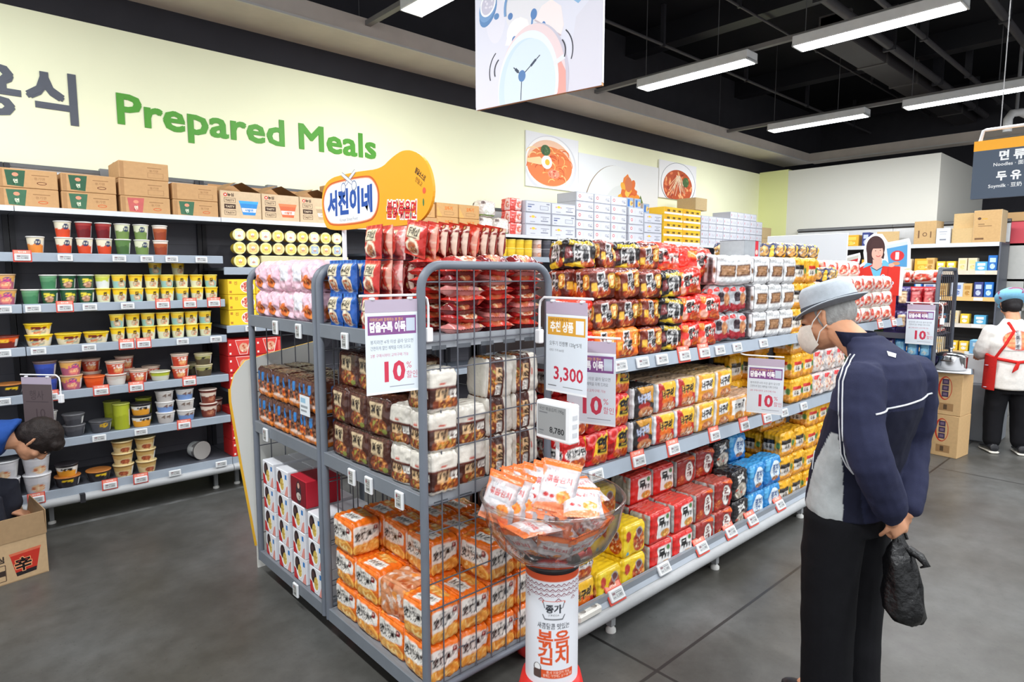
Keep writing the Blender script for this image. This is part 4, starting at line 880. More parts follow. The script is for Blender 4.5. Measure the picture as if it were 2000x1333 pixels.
# ================================================================ WALL SHELVING (left) AND ITS GOODS
YF, YB = 4.78, 5.3
XB = [-.80, .38, 1.55, 2.72, 3.89, 5.06, 6.23, 7.40, 8.57, 9.74]
LEV = {0: [1.745, 1.435, 1.175, .885, .58], 1: [1.745, 1.435, 1.175, .885, .58], 2: [1.665, 1.24, .765]}
LIP = S(160, 170, 182); BACKP = S(92, 92, 100)
uname = ['at the photo\'s left edge', 'with the cup noodles below the big lettering', 'with the shrink-wrapped cups and red boxes', 'behind the yellow display board', 'fourth from the left edge, behind the cage', 'under the red soup poster', 'under the plate poster', 'under the bean sprout poster', 'second from the far corner', 'at the far corner']
for i in range(9):
    x0, x1 = XB[i] + .002, XB[i + 1] - .002
    u = empty('shelving_unit', (x0, YB, 0)); W = x1 - x0
    tag(u, f'grey steel wall shelving unit {uname[i]}', 'shelving', 'shelving units along the lime wall')
    b = MB(); b.box(0, -.03, .16, W, -.012, 2.33, BACKP)
    for k in range(8): b.box(0, -.0305, .3 + .22 * k, W, -.0295, .303 + .22 * k, S(70, 70, 76))
    b.box(0, -.034, 2.045, W, -.0305, 2.31, S(224, 226, 228)); b.build('back_panel', u)
    b = MB(); b.box(-.0, -.05, 2.31, W, .0, 2.335, S(96, 98, 100)); b.box(W * .45, -.055, 2.29, W * .52, 0, 2.35, S(120, 122, 124)); b.build('top_rail', u)
    for xx in (0, W - .03): MB().box(xx, -.06, .0, xx + .03, -.035, 2.33, S(40, 40, 46)).build('upright', u)
    b = MB(); b.box(0, YF - YB + .02, .235, W, -.035, .255, S(84, 86, 94)); b.box(0, YF - YB + .01, .205, W, YF - YB + .03, .258, LIP)
    b.tube([(0, YF - YB + .006, .18), (W, YF - YB + .006, .18)], .027, S(176, 178, 180), n=10); b.box(W * .18, YF - YB - .023, .152, W * .205, YF - YB + .03, .209, S(40, 40, 44)); b.build('base_deck', u)
    for xx in (.06, W - .09):
        b = MB(); b.box(xx, YF - YB + .15, .02, xx + .025, YF - YB + .175, .235, S(130, 132, 134)); b.lathe([(.022, 0), (.022, .012), (.008, .02)], S(210, 210, 206), c=(xx + .012, YF - YB + .162, 0), n=12); b.build('foot', u)
    for z in LEV.get(i, [1.795, 1.45, 1.1, .7]):
        s = MB().box(0, YF - YB + .012, z - .02, W, -.035, z, S(104, 112, 124)).build('shelf', u)
        MB().box(0, YF - YB, z - .052, W, YF - YB + .012, z + .003, LIP, bev=.003).build('price_rail', s)
    s = MB().box(0, YF - YB + .02, 2.0, W, -.035, 2.02, S(150, 152, 156)).build('top_shelf', u)
    MB().box(0, YF - YB + .01, 1.992, W, YF - YB + .02, 2.024, S(214, 216, 220)).build('shelf_edge', s)

CD = {'c_cream': 'cream and orange', 'c_red': 'cream and red', 'c_dkred': 'dark red', 'c_green': 'cream and green', 'c_dkgreen': 'plain green', 'c_brown': 'brown', 'c_emerald': 'emerald', 'c_emfood': 'dark green', 'c_yel': 'yellow', 'c_yel2': 'yellow and teal', 'c_lime': 'lime and white', 'b_yel': 'wide yellow', 'b_orange': 'wide orange', 'b_blue': 'blue', 'b_purple': 'orange and purple', 'b_tomato': 'low tomato orange', 'b_ghost': 'low grey white', 'b_489': 'rust red', 'b_lime': 'low lime', 'b_olive': 'olive', 'b_grey': 'charcoal', 'b_greyyel': 'charcoal and yellow', 'b_bw': 'white and amber', 'b_white': 'off-white', 'b_whiteblue': 'white and blue', 'b_coffee': 'coffee brown', 'b_limecup': 'tall lime', 'b_gold': 'gold', 'b_silver': 'large silver', 'b_black': 'black', 'b_clear': 'clear grey', 'b_yellowcan': 'yellow', 'b_dark': 'dark grey', 'b_pale': 'pale', 'b_aqua': 'aqua', 'b_peach': 'peach'}
CH = {k: (max(v.co.z for v in P[k].data.vertices)) for k in CD}
SHN = {1.745: 'uppermost cup shelf', 1.435: 'second wall shelf', 1.175: 'third wall shelf', .885: 'fourth wall shelf', .58: 'fifth wall shelf', .255: 'lowest wall deck', 1.795: 'rear shelf above the cage', 1.45: 'rear shelf behind cage corner', 2.02: 'wall top'}
def cups(z, items, y=4.855, grp=None, rank='', start=0):
    """items: (x, key or bottom-to-top keys)"""
    n = len(items)
    for i, (x, ks) in enumerate(items):
        ks = [ks] if isinstance(ks, str) else ks; zz = z + .0005
        for j, k in enumerate(ks):
            kind = 'bowl' if 'bowl' in P[k].name else 'cup'
            pos = 'alone' if len(ks) == 1 else ('bottom of stack' if j == 0 else 'top of stack' if j == len(ks) - 1 else 'middle of stack')
            put(k, x, y + .004 * math.sin(i * 5 + j), zz, f'{CD[k]} noodle {kind}, {SHN[z]}, {rank}{ORD[i + start]} from left, {pos}', kind, grp or f'noodle cups on the {SHN[z]}', rz=.22 * math.sin(i * 3.7 + j * 2.1 + z * 9))
            zz += CH[k] + .001
cups(1.745, [(.475, 'c_cream'), (.618, ['c_red', 'c_red']), (.728, ['c_red', 'c_dkred']), (.835, ['c_red', 'c_dkred']), (.942, ['c_dkgreen', 'c_green']), (1.052, ['c_green', 'c_green']), (1.165, ['c_brown', 'c_brown'])])
cups(1.435, [(.43, 'c_emerald'), (.525, ['c_emfood', 'c_emerald']), (.622, ['c_emfood', 'c_emfood']), (.718, ['c_emfood', 'c_emfood']), (.812, ['c_yel', 'c_lime'])] + [(.905 + .0955 * k, [['c_yel', 'c_yel2'][k % 3 == 1], ['c_yel2', 'c_yel', 'c_yel'][k % 3]]) for k in range(7)])
cups(1.435, [(1.155, ['c_lime', 'c_yel', 'c_yel2']), (1.30, ['c_yel', 'c_yel2', 'c_yel'])], y=4.985, rank='back ')
cups(1.175, [(.455, ['b_yel', 'b_yel']), (.605, 'b_yel'), (.755, 'b_yel')] + [(.878 + .0915 * k, ['c_yel', ['c_yel2', 'c_yel'][k % 2]]) for k in range(7)])
cups(.885, [(.475, ['b_blue', 'b_blue']), (.605, ['b_purple', 'b_purple']), (.728, 'b_tomato'), (.852, ['b_ghost', 'b_489']), (.985, 'b_489'), (1.115, 'b_lime'), (1.245, ['b_489', 'b_489']), (1.40, ['b_olive', 'b_olive'])])
cups(.885, [(.735, ['b_489', 'b_489']), (.93, ['b_489', 'b_489']), (1.09, 'b_489'), (1.36, 'b_olive')], y=4.99, rank='back ')
cups(.58, [(.46, ['b_coffee', 'b_white']), (.60, ['b_grey', 'b_grey']), (.745, 'b_greyyel'), (.868, 'b_limecup'), (.985, ['b_bw', 'b_bw']), (1.135, ['b_white', 'b_whiteblue', 'b_white']), (1.265, ['b_whiteblue', 'b_white', 'b_whiteblue']), (1.42, ['b_coffee', 'b_coffee'])])
cups(.58, [(.84, ['b_limecup']), (1.03, 'b_limecup'), (1.5, 'b_coffee')], y=4.99, rank='back ')
cups(.255, [(.235, ['b_silver', 'b_silver']), (.39, ['b_silver', 'b_silver']), (.545, ['b_black', 'b_bw']), (.715, 'b_black'), (.86, ['b_gold', 'b_gold', 'b_gold']), (.997, ['b_gold', 'b_gold', 'b_gold'])])
put('b_clear', 1.34, 4.98, .255 + .068, 'clear grey noodle cup lying on its side on the lowest wall deck', 'cup', rot=(PI / 2, 0, .3))
cups(1.745, [(.2, ['c_brown', 'c_dkred'])], rank='left edge '); cups(1.435, [(.305, ['b_purple', 'b_purple'])], rank='left edge '); cups(1.175, [(.29, 'b_orange'), (.14, 'b_orange')], rank='left edge '); cups(.885, [(.29, 'b_black'), (.13, 'b_black')], rank='left edge ')
# cups in pairs on the far part of the wall
def run(z, segs, y=4.86):
    i = 0
    for x0, x1, key, n in segs:
        st = (x1 - x0) / n
        for k in range(n):
            for j in range(2):
                zz = z + .0005 + j * (CH[key] + .001)
                put(key, x0 + st * (k + .5), y, zz, f'{CD[key]} noodle tub, {ORD[k]} of its run near {x0_name(x0)}, {["lower", "upper"][j]} row, {"rear" if z > 1.5 else "lower rear"} shelf', 'tub', f'noodle tubs on the {SHN[z]}')
def x0_name(x):
    return 'the cage top' if x < 4.7 else 'the cage corner' if x < 5.3 else 'mid shelf' if x < 5.7 else 'the plate poster' if x < 6.2 else 'the red pouches'
run(1.795, [(4.12, 4.24, 'b_pale', 1), (4.24, 4.72, 'b_yellowcan', 4), (4.74, 4.86, 'b_peach', 1), (4.88, 5.12, 'b_dark', 2), (5.12, 5.36, 'b_pale', 2), (5.38, 5.74, 'b_aqua', 3), (5.76, 6.24, 'b_peach', 4), (6.26, 6.86, 'b_pale', 5)])
run(1.45, [(4.5, 4.86, 'b_pale', 3), (4.88, 5.24, 'b_peach', 3)])

# shelf labels
for z, xs in ((1.745, [(.40, 1), (.61, 0), (.90, 0), (1.06, 0), (1.21, 0), (1.40, 0)]), (1.435, [(.43, 0), (.59, 1), (.72, 0), (.93, 0), (1.14, 1), (1.31, 1), (1.47, 1)]), (1.175, [(.44, 0), (.70, 0), (.91, 1), (1.01, 1), (1.25, 0), (1.47, 0)]), (.885, [(.48, 1), (.75, 1), (.95, 1), (1.28, 1)]), (.58, [(.47, 1), (.72, 0), (.96, 0), (1.23, 1)]), (.255, [(.37, 1), (.76, 1), (.94, 1), (1.15, 0), (1.46, 0)])):
    for i, (x, r) in enumerate(xs):
        put('tagred' if r else 'tag', x, YF - .0005 if z > .3 else YF - .011, z - .047, f'{"red-backed" if r else "white"} price tag, {ORD[i]} from left, {SHN[z]}', 'price tag', 'price tags on the wall shelves')
for z, x in ((1.745, .2), (1.435, .29), (1.175, .27), (.885, .25), (1.665, 1.95), (1.24, 1.72), (1.795, 5.0), (1.795, 5.5)):
    put('tag', x, YF - .0005, z - .047, f'white price tag on the {"left edge" if x < .3 else "taller bay" if x < 2 else "rear wall"} rail at {["knee", "waist", "chest", "eye"][min(3, int(z / .55))]} height, {"near" if x < 1.8 or x == 5.0 else "far"} side', 'price tag', 'price tags on the wall shelves')

# second bay: shrink-wrapped cups lying with the lids outward, yellow and red boxes
lidcols = [S(240, 206, 90), S(236, 190, 120), S(232, 150, 130), S(214, 220, 226), S(150, 176, 214), S(226, 226, 226)]
def lidcup(key, c):
    a = Art(14, 9, S(206, 178, 60)); cup(key, 'wrapped_cup', .036, .043, .09, a, S(226, 216, 170)); o = P[key]
    l = MB(); ar = Art(20, 20, c); ar.oval(10, 10, 8.2, 8.2, S(240, 226, 150)); ar.oval(10, 10, 7.2, 7.2, c); ar.oval(10, 12, 4.6, 3.2, S(240, 238, 230)); ar.food(10, 7.6, 4, 2.4, [S(214, 150, 110), S(240, 206, 160), S(150, 120, 160)], 3, 14, .3); ar.text('컵', 10, 10.8, 2.4, S(110, 90, 90))
    l.faces([(.0425 * math.cos(k * PI / 12), .0425 * math.sin(k * PI / 12), .0932) for k in range(24)], [tuple(range(24))], S(240, 226, 150), 'plastic')
    l.art(ar, (-.029, -.029, .0934), (.058, 0, 0), (0, .058, 0), 'plastic'); l.build('lid_print', link=False).parent = o
for k in range(4): lidcup(f'lid{k}', lidcols[[0, 1, 3, 4][k]])
for c in range(9):
    for r in range(3):
        if c > 1 and r == 0: continue
        x = 1.675 + .097 * c; z = 1.665 + .048 + r * .096
        put(f'lid{[0, 3 if c > 5 else 0, 2, 1][(c * 2 + r) % 4]}', x, 4.89, z, f'shrink-wrapped cup lying lid outward, taller bay, column {["one", "two", "three", "four", "five", "six", "seven", "eight", "nine"][c]}, {["bottom", "middle", "top"][r]} row', 'cup', 'wrapped cups with lids outward', rot=(PI / 2, 0, 0))
b = MB(); b.box(1.83, 4.80, 1.6655, 2.55, 4.97, 1.757, S(214, 206, 160), 'board', bev=.004); tag(b.build('cup_tray'), 'low cardboard tray under the shrink-wrapped cups', 'tray')
def box_art(bg, c2, txt):
    a = Art(20, 11, bg); a.food(14, 5.4, 4.6, 4, [S(226, 130, 110), S(240, 190, 170), S(190, 70, 60), S(246, 226, 206)], 4, 24, .3, dish=S(244, 240, 236)); a.rect(.6, .8, 2.4, 2.6, c2); a.rect(.6, 8, 2.4, 10, c2); a.text(txt, 5.4, 7.4, 2, c2, bold=.04, wmax=5); return a
carton('ybox', 'noodle_box', .2, .2, .112, box_art(S(246, 208, 50), S(196, 130, 40), '진'), None, S(240, 200, 50), m='print')
ra = Art(20, 12, S(206, 44, 42)); ra.rect(.6, 1, 2, 2.6, S(240, 226, 220)); ra.rect(.6, 8, 2, 9.6, S(240, 226, 220)); ra.poly([(5, 12), (16.6, 12), (14, .6), (8, .6)], S(240, 226, 220)); ra.poly([(5.4, 11.6), (16, 11.6), (13.6, 1), (8.4, 1)], S(226, 80, 70)); ra.food(11.4, 6, 3.4, 3.6, [S(226, 170, 140), S(200, 90, 60), S(244, 216, 190)], 3, 18, .34); ra.rect(17.2, 2, 19, 10, S(226, 90, 84))
carton('rbox', 'noodle_box', .2, .2, .122, ra, None, S(196, 40, 40), m='print')
for c in range(2):
    for r in range(3): put('ybox', 1.675 + .203 * c, 4.89, 1.2405 + .114 * r, f'yellow noodle box in the taller wall bay, {["near", "far"][c]} column, {["bottom", "middle", "top"][r]} of stack', 'box', 'yellow noodle boxes')
    for r in range(3): put('rbox', 1.655 + .203 * c, 4.89, .7655 + .124 * r, f'red noodle box on the middle shelf of taller bay, {["near", "far"][c]} column, {["bottom", "middle", "top"][r]}', 'box', 'red noodle boxes')
for r in range(3): put('rbox', 1.655, 4.89, .2555 + .124 * r, f'red noodle box on the floor deck beside white display panel, {["bottom", "middle", "top"][r]} of stack', 'box', 'red noodle boxes')

# cartons along the wall top
TOP = 2.0205
def stack(x, keys, desc, y=4.98, z=TOP):
    zz = z
    for j, k in enumerate(keys):
        h = max(v.co.z for v in P[k].data.vertices)
        pos = 'alone' if len(keys) == 1 else ['bottom', 'second', 'third', 'fourth', 'fifth'][j] if j < len(keys) - 1 else 'topmost'
        put(k, x, y, zz, f'{desc}, {pos}', 'carton', 'cartons along the wall top', rz=.012 * math.sin(x * 7 + j * 3)); zz += h + .001
stack(.46, ['kgreen', 'kgreen2'], 'kraft carton of leftmost stack on the wall top')
stack(.77, ['kgreen', 'kgreen2'], 'kraft carton with green print, stack second from left edge')
stack(1.085, ['kred', 'kplain', 'kplain'], 'kraft carton of the three-high stack on the wall top')
stack(1.40, ['kgreen', 'kplain'], 'kraft carton of the stack beside the open blue-bowl carton')
for x, k, t in ((1.708, 'oblue', 'blue bowl'), (2.004, 'oorange', 'orange bowl'), (2.30, 'ogrey', 'outlined bowl')): put(k, x, 4.96, TOP, f'open kraft carton printed with a {t}', 'carton', 'cartons along the wall top')
stack(2.62, ['kplain', 'kgreen', 'kplain'], 'kraft carton of the stack hidden behind the yellow display board'); stack(2.93, ['kplain', 'kplain', 'kred'], 'kraft carton of the second stack behind the yellow board')
put('ybox', 2.79, 4.95, TOP + .342, 'yellow box on top of cartons peeking over the display board', 'box', 'boxes peeking over the display board'); put('wc3', 3.04, 4.98, TOP + .342, 'grey white box on cartons peeking over the display board', 'box', 'boxes peeking over the display board')
oa = Art(24, 13, S(206, 160, 106)); oa.text('오뚜기', 13, 7, 3, S(214, 120, 50), bold=.05, wmax=9); oa.rrect(8, 2, 19, 5, .4, S(150, 106, 70)); oa.rrect(8.3, 2.3, 18.7, 4.7, .3, S(206, 160, 106)); oa.poly([(0, 0), (6, 0), (0, 10)], S(226, 170, 100))
carton('korange', 'noodle_carton', .25, .3, .128, oa, None, S(200, 152, 98))
stack(3.33, ['kplain', 'korange', 'korange'], 'brown carton just right of the yellow board'); stack(3.6, ['korange', 'korange'], 'brown carton with orange print, second right of the board'); stack(3.86, ['korange', 'korange'], 'brown carton with orange print, third right of the board')
put('wc3', 3.30, 4.92, TOP + .372, 'silver grey box on the brown cartons right of the board', 'box')
pa = Art(14, 13, S(214, 204, 196)); pa.food(7, 6.4, 5, 5, [S(236, 234, 226), S(214, 214, 200), S(246, 246, 240)], 3, 30, .25); pa.rect(0, 0, 14, 1.6, S(120, 150, 70)); pa.rect(0, 10, 4, 13, S(110, 90, 84))
softpack('rice', 'rice_cake_pouch', .2, .14, .16, pa, None, None, seed=51, wr=.008, ridge=0, r=.04)
for j, (x, z) in enumerate(((4.1, 0), (4.31, 0), (4.13, .165))): put('rice', x, 4.93, TOP + z, f'white rice cake pouch on the wall top, {["left of lower pair", "right of lower pair", "upper one"][j]}', 'pouch', 'rice cake pouches')
qa = Art(14, 12, S(226, 84, 76)); qa.poly([(6, 0), (14, 0), (14, 12), (8, 12)], S(236, 196, 190)); qa.food(10.4, 6, 2.6, 3, [S(214, 110, 90), S(240, 220, 210)], 3, 14, .4)
softpack('redpouch', 'noodle_multipack', .17, .14, .125, qa, None, None, seed=52, wr=.006)
for j in range(3): put('redpouch', 4.5, 4.93, TOP + .126 * j, f'red and pink pack on wall top left of white cartons, {["bottom", "middle", "top"][j]}', 'pack', 'red packs on the wall top')
N5 = ['bottom', 'second', 'third', 'fourth', 'topmost']
for c, (x, ks) in enumerate([(4.80, ['wc0', 'wc0', 'wc1']), (5.195, ['wc0', 'wc1', 'wc0'])]): stack(x, ks, f'wide white carton on wall top, {["left", "right"][c]} column under the soup poster')
for c, x in enumerate((5.55, 5.86, 6.17)): stack(x, ['wc2'] * 5, f'white carton with red ring, {ORD[c]} five-high column on wall top')
stack(6.52, ['wc2'] * 4, 'white carton with red ring, four-high column on wall top'); stack(6.88, ['wc0', 'wc0', 'wc0'], 'wide white carton under the plate poster')
sa = Art(8, 14, S(150, 170, 196)); sa.rect(1, 1, 3.4, 12, S(60, 110, 180)); sa.food(5.6, 6, 2, 4, [S(226, 190, 110), S(150, 90, 60)], 3, 12, .4)
carton('smallbox', 'noodle_box', .13, .16, .12, sa, None, S(190, 176, 166), m='print')
for j, x in enumerate((6.44, 6.6, 6.78)): put('smallbox', x, 4.95, TOP + (.42 if j < 2 else .372), f'small noodle box on the white cartons, {ORD[j]} under the rice cakes', 'box', 'small boxes on white cartons')
for c, x in enumerate((7.34, 7.79)): stack(x, ['ycarton'] * (5 if c else 5), f'yellow and white carton on wall top, {["left", "right"][c]} column', z=TOP)
carton('kbox', 'noodle_carton', .3, .3, .17, None, None, S(190, 166, 124)); put('kbox', 8.02, 4.98, TOP + 4 * .1055 + .064, 'plain kraft box on white cartons beside the yellow cartons', 'carton')
for c in range(9):
    stack(8.13 + .203 * c, ['wc3'] * (4 if c not in (0, 4, 5, 6, 7) else 5 if c else 4), f'small white carton, {ORD[c]} column right of the yellow cartons')
for j, (x, z) in enumerate(((10.02, 0), (10.33, 0), (10.02, .172))): put('kbox', x, 4.98, TOP + z, f'kraft box at the far corner of the wall top, {["lower left", "lower right", "upper"][j]}', 'carton', 'kraft boxes at the far corner')
b = MB(); b.box(9.76, 4.79, 0, 10.5, 5.29, 2.0195, S(96, 96, 102)); tag(b.build('end_cabinet'), 'plain grey end cabinet under the kraft boxes at the far corner', 'cabinet')
# hanging black goods on the far wall bays, behind the white packs
ha = Art(10, 24, S(46, 44, 48)); ha.rrect(2, 10, 8, 20, 1, S(110, 104, 90)); ha.oval(5, 15, 2.2, 3, S(196, 186, 170)); ha.rect(0, 22.5, 10, 24, S(196, 196, 200))
pillow('hangbag', 'laver_pouch', .12, .26, .04, ha, Art(10, 24, S(40, 40, 44)), seed=61)
for c in range(12): put('hangbag', 7.5 + .185 * c, 4.83, 1.53, f'black pouch hanging under the rear top shelf, {ORD[c]} from left', 'pouch', 'black pouches on the rear wall')
b = MB(); b.tube([(7.4, 4.85, 1.79), (9.74, 4.85, 1.79)], .006, S(150, 150, 154)); tag(b.build('hanging_bar'), 'thin steel bar holding black pouches on the rear wall', 'bar')

# open carton on the floor and a leaning shopper at the left edge
fa = Art(45, 22, S(196, 166, 128)); fa.rect(0, 0, 45, .3, S(160, 130, 96)); fa.poly([(29, 14.6), (42.4, 15.2), (40, 3), (31.4, 2.4)], S(196, 54, 40)); fa.poly([(28.6, 15.6), (42.8, 16.2), (42.4, 14.8), (29, 14.2)], S(214, 110, 80)); fa.poly([(31, 4.6), (40.3, 5.2), (40, 3), (31.4, 2.4)], S(40, 34, 36)); fa.text('辛', 34.6, 5.6, 5.6, S(240, 170, 120), bold=.07, rot=.04); fa.text('辛', 34.6, 5.6, 5.6, S(26, 22, 22), bold=.03, rot=.04)
fa.rrect(14, 1.6, 27, 10.6, .4, S(90, 70, 56)); fa.rrect(14.4, 7.6, 26.6, 10.2, .3, S(196, 166, 128)); fa.rect(14.4, 4.8, 26.6, 7.6, S(60, 48, 42)); fa.rrect(14.4, 2, 26.6, 4.6, .3, S(196, 166, 128)); fa.text('TASTY', 20.5, 8.1, 1.7, S(80, 60, 50), bold=.02); fa.text('GREAT', 20.5, 2.6, 1.5, S(80, 60, 50), bold=.02); fa.text('농심', 23.4, 12.2, 2.6, S(60, 48, 42), bold=.05)
t = empty('open_carton', (.35, 4.14, 0), math.radians(11)); tag(t, 'open kraft carton with a red bowl print on floor at left', 'carton')
KB = S(196, 166, 128); KD = S(176, 146, 110)
b = MB(); th = .005
b.box(-.46, 0, 0, 0, .32, th, KB, 'board'); b.box(-.46, 0, th, 0, th, .22, KB, 'board'); b.box(-.46, .32 - th, th, 0, .32, .22, KB, 'board'); b.box(-.46, th, th, -.46 + th, .32 - th, .22, KB, 'board'); b.box(-th, th, th, 0, .32 - th, .22, KB, 'board')
b.art(fa, (-.455, -.0008, .002), (.45, 0, 0), (0, 0, .216), 'board'); b.build('body', t)
for q, (vs) in enumerate(([(-.46, 0, .22), (0, 0, .22), (-.008, -.012, .35), (-.452, -.012, .35)], [(0, 0, .22), (0, .32, .22), (.02, .30, .36), (.005, .01, .345)], [(0, .32, .22), (-.46, .32, .22), (-.45, .36, .35), (-.01, .36, .35)])):
    f = MB(); V_ = [Vector(v) for v in vs]; n_ = (V_[1] - V_[0]).cross(V_[2] - V_[0]).normalized() * .004
    f.faces(V_ + [v + n_ for v in V_], [(0, 1, 2, 3), (7, 6, 5, 4), (0, 4, 5, 1), (1, 5, 6, 2), (2, 6, 7, 3), (3, 7, 4, 0)], KD, 'board'); f.build('flap', t)
for j in range(3): put('pink', .0 + .13 * j, 4.34, .006, f'noodle pouch inside the open floor carton, {ORD[j]} from left', 'pouch', 'pouches in the open carton')
# ================================================================ THE TWO MESH RACKS AT THE GONDOLA'S END
STEEL = S(108, 114, 124); WIRE = S(96, 98, 106); LEDGE = S(118, 124, 132)
XR0, XR1 = 1.2, 1.81
def side_frame(y, root, top=1.65):
    b = MB(); r = .08; pts = [(XR0, y, .085)]
    pts += [(XR0 + r - r * math.cos(a), y, top - r + r * math.sin(a)) for a in np.linspace(0, PI / 2, 7)]
    pts += [(XR1 - r + r * math.sin(a), y, top - r + r * math.cos(a)) for a in np.linspace(0, PI / 2, 7)] + [(XR1, y, .085)]
    b.tube(pts, .0155, STEEL, n=12); b.tube([(XR0, y, .112), (XR1, y, .112)], .013, STEEL, n=8)
    f = b.build('side_frame', root)
    w = MB()
    for k in range(1, 8): x = XR0 + (XR1 - XR0) * k / 8; w.tube([(x, y, .112), (x, y, top - .004)], .0028, WIRE, n=6)
    for z in (.23, .42, .52, .71, .81, 1.002, 1.104, 1.291, 1.387, 1.592): w.tube([(XR0, y + .004, z), (XR1, y + .004, z)], .0028, WIRE, n=6)
    w.build('wire_mesh', f)
def rack(y0, y1, label):
    t = empty('mesh_rack', (0, 0, 0)); tag(t, label, 'rack', 'mesh racks at the gondola end')
    side_frame(y0 + .016, t); side_frame(y1 - .016, t)
    w = MB()
    for k in range(1, 9): y = y0 + (y1 - y0) * k / 9; w.tube([(XR1, y, .11), (XR1, y, 1.62)], .0026, WIRE, n=6)
    for z in (.23, .52, .81, 1.1, 1.39, 1.6): w.tube([(XR1, y0 + .016, z), (XR1, y1 - .016, z)], .0028, WIRE, n=6)
    w.build('back_mesh', t)
    for z, nm in ((.13, 'deck'), (.845, 'shelf'), (1.402, 'shelf')):
        ya, yb = y0 + .034, y1 - .034
        b = MB(); b.box(XR0 + .004, ya, z - .012, XR1 - .02, yb, z, S(130, 134, 140)); s = b.build(nm, t)
        b = MB(); b.box(XR0 - .01, ya - .012, z - .05, XR0 + .004, yb + .012, z + .008, LEDGE, bev=.002)
        for yy in (ya - .006, yb): b.box(XR0 + .004, yy, z - .04, XR1 - .02, yy + .006, z + .006, S(150, 154, 160))
        for k in range(5): b.box(XR0 + .05 + .11 * k, ya - .008, z - .045, XR0 + .11 + .11 * k, ya - .005, z - .03, S(90, 94, 100))
        b.build('ledge', s)
    for x in (XR0 + .1, XR1 - .06):
        for y in (y0 + .07, y1 - .07):
            b = MB(); wv = Matrix.Translation((x, y, .045)) @ Matrix.Rotation(PI / 2, 4, 'X'); o_ = len(b.v)
            b.lathe([(.001, -.016), (.045, -.016), (.045, .016), (.001, .016)], S(176, 40, 36), n=20)
            b.v = [tuple(wv @ Vector(p)) for p in b.v]; b.box(x - .02, y - .02, .08, x + .02, y + .02, .118, S(120, 122, 126)); b.build('wheel', t)
rack(1.748, 2.536, 'grey wheeled mesh rack nearest the camera, holding orange, brown and red noodles')
rack(2.546, 3.334, 'grey wheeled mesh rack by the white display panel, holding pink pouches')
RZ = -PI / 2
FX = 'shelf by the near post'
lev = ['bottom row', 'second row', 'third row', 'top row']
ywhere = ['by the middle post', 'second from the middle post', 'second from the near post', 'by the near post']
xwhere = ['front', 'second', 'third', 'rear']
# orange bundles on the near rack's deck
H_OR = {0: [3, 2, 1, 2], 1: [3, 3, 3, 2], 2: [3, 3, 3, 3], 3: [3, 3, 3, 3]}
rnd = random.Random(12)
for ix in range(4):
    for iy in range(4):
        for k in range(H_OR[ix][iy]):
            key = ['orange', 'orange2'][(ix + iy + k) % 2]
            put(key, 1.288 + .139 * ix + rnd.uniform(-.004, .004), 2.41 - .184 * iy, .1312 + .149 * k, f'orange noodle bundle on near rack deck, {xwhere[ix]} file, {ywhere[iy]}, {lev[k]}', 'noodle pack', 'orange noodle bundles', rz=RZ + rnd.uniform(-.05, .05))
put('orangeback', 1.30, 2.04, .282, 'orange noodle bundle showing its cellophane side on near rack deck', 'noodle pack', 'orange noodle bundles', rz=RZ + .1)
# brown and white bundles on the near rack's middle shelf
for iy, y in enumerate((2.415, 2.262, 2.11)):
    for ix in range(2):
        for k in range(3):
            if iy == 2 and k == 2 and ix == 0: continue
            put(['brown', 'brown2'][(iy + k + ix) % 2], 1.285 + .128 * ix + (.035 if k == 2 and ix == 0 else 0), y - .012 * (k == 2), .8465 + .15 * k, f'dark brown bundle, near rack middle shelf, {["front", "rear"][ix]} file, {ywhere[iy]}, {lev[k]}', 'noodle pack', 'dark brown noodle bundles', rz=RZ + rnd.uniform(-.1, .1))
for iy, y in enumerate((1.965, 1.835)):
    for k in range(2 + iy):
        put(['white', 'white2'][(iy + k) % 2], 1.285, y - .012, .8465 + .148 * k, f'cream and brown bundle, near rack middle shelf, front file, {["behind the corner one", "at the near post"][iy]}, {lev[k]}', 'noodle pack', 'cream and brown noodle bundles', rz=RZ + rnd.uniform(-.12, .12), sc=(.86, 1, 1))
for k in range(2): put(['white2', 'white'][k], 1.425, 1.845, .8465 + .148 * k, f'cream and brown noodle bundle seen through the mesh beside the corner stack, {lev[k]}', 'noodle pack', 'cream and brown noodle bundles', rz=.08 - .1 * k)
for c, x in enumerate((1.578, 1.718)):
    for k in range(3 - 0 * c):
        put(['white', 'white2'][(c + k) % 2], x - .07, 1.852, .8465 + .076 + .152 * k, f'cream and brown noodle bundle turned on end behind the mesh, {["left", "right"][c]} column, {lev[k]}', 'noodle pack', 'cream and brown noodle bundles', rot=(0, PI / 2 + rnd.uniform(-.08, .08), rnd.uniform(-.05, .05)), sc=(1, 1, .93))
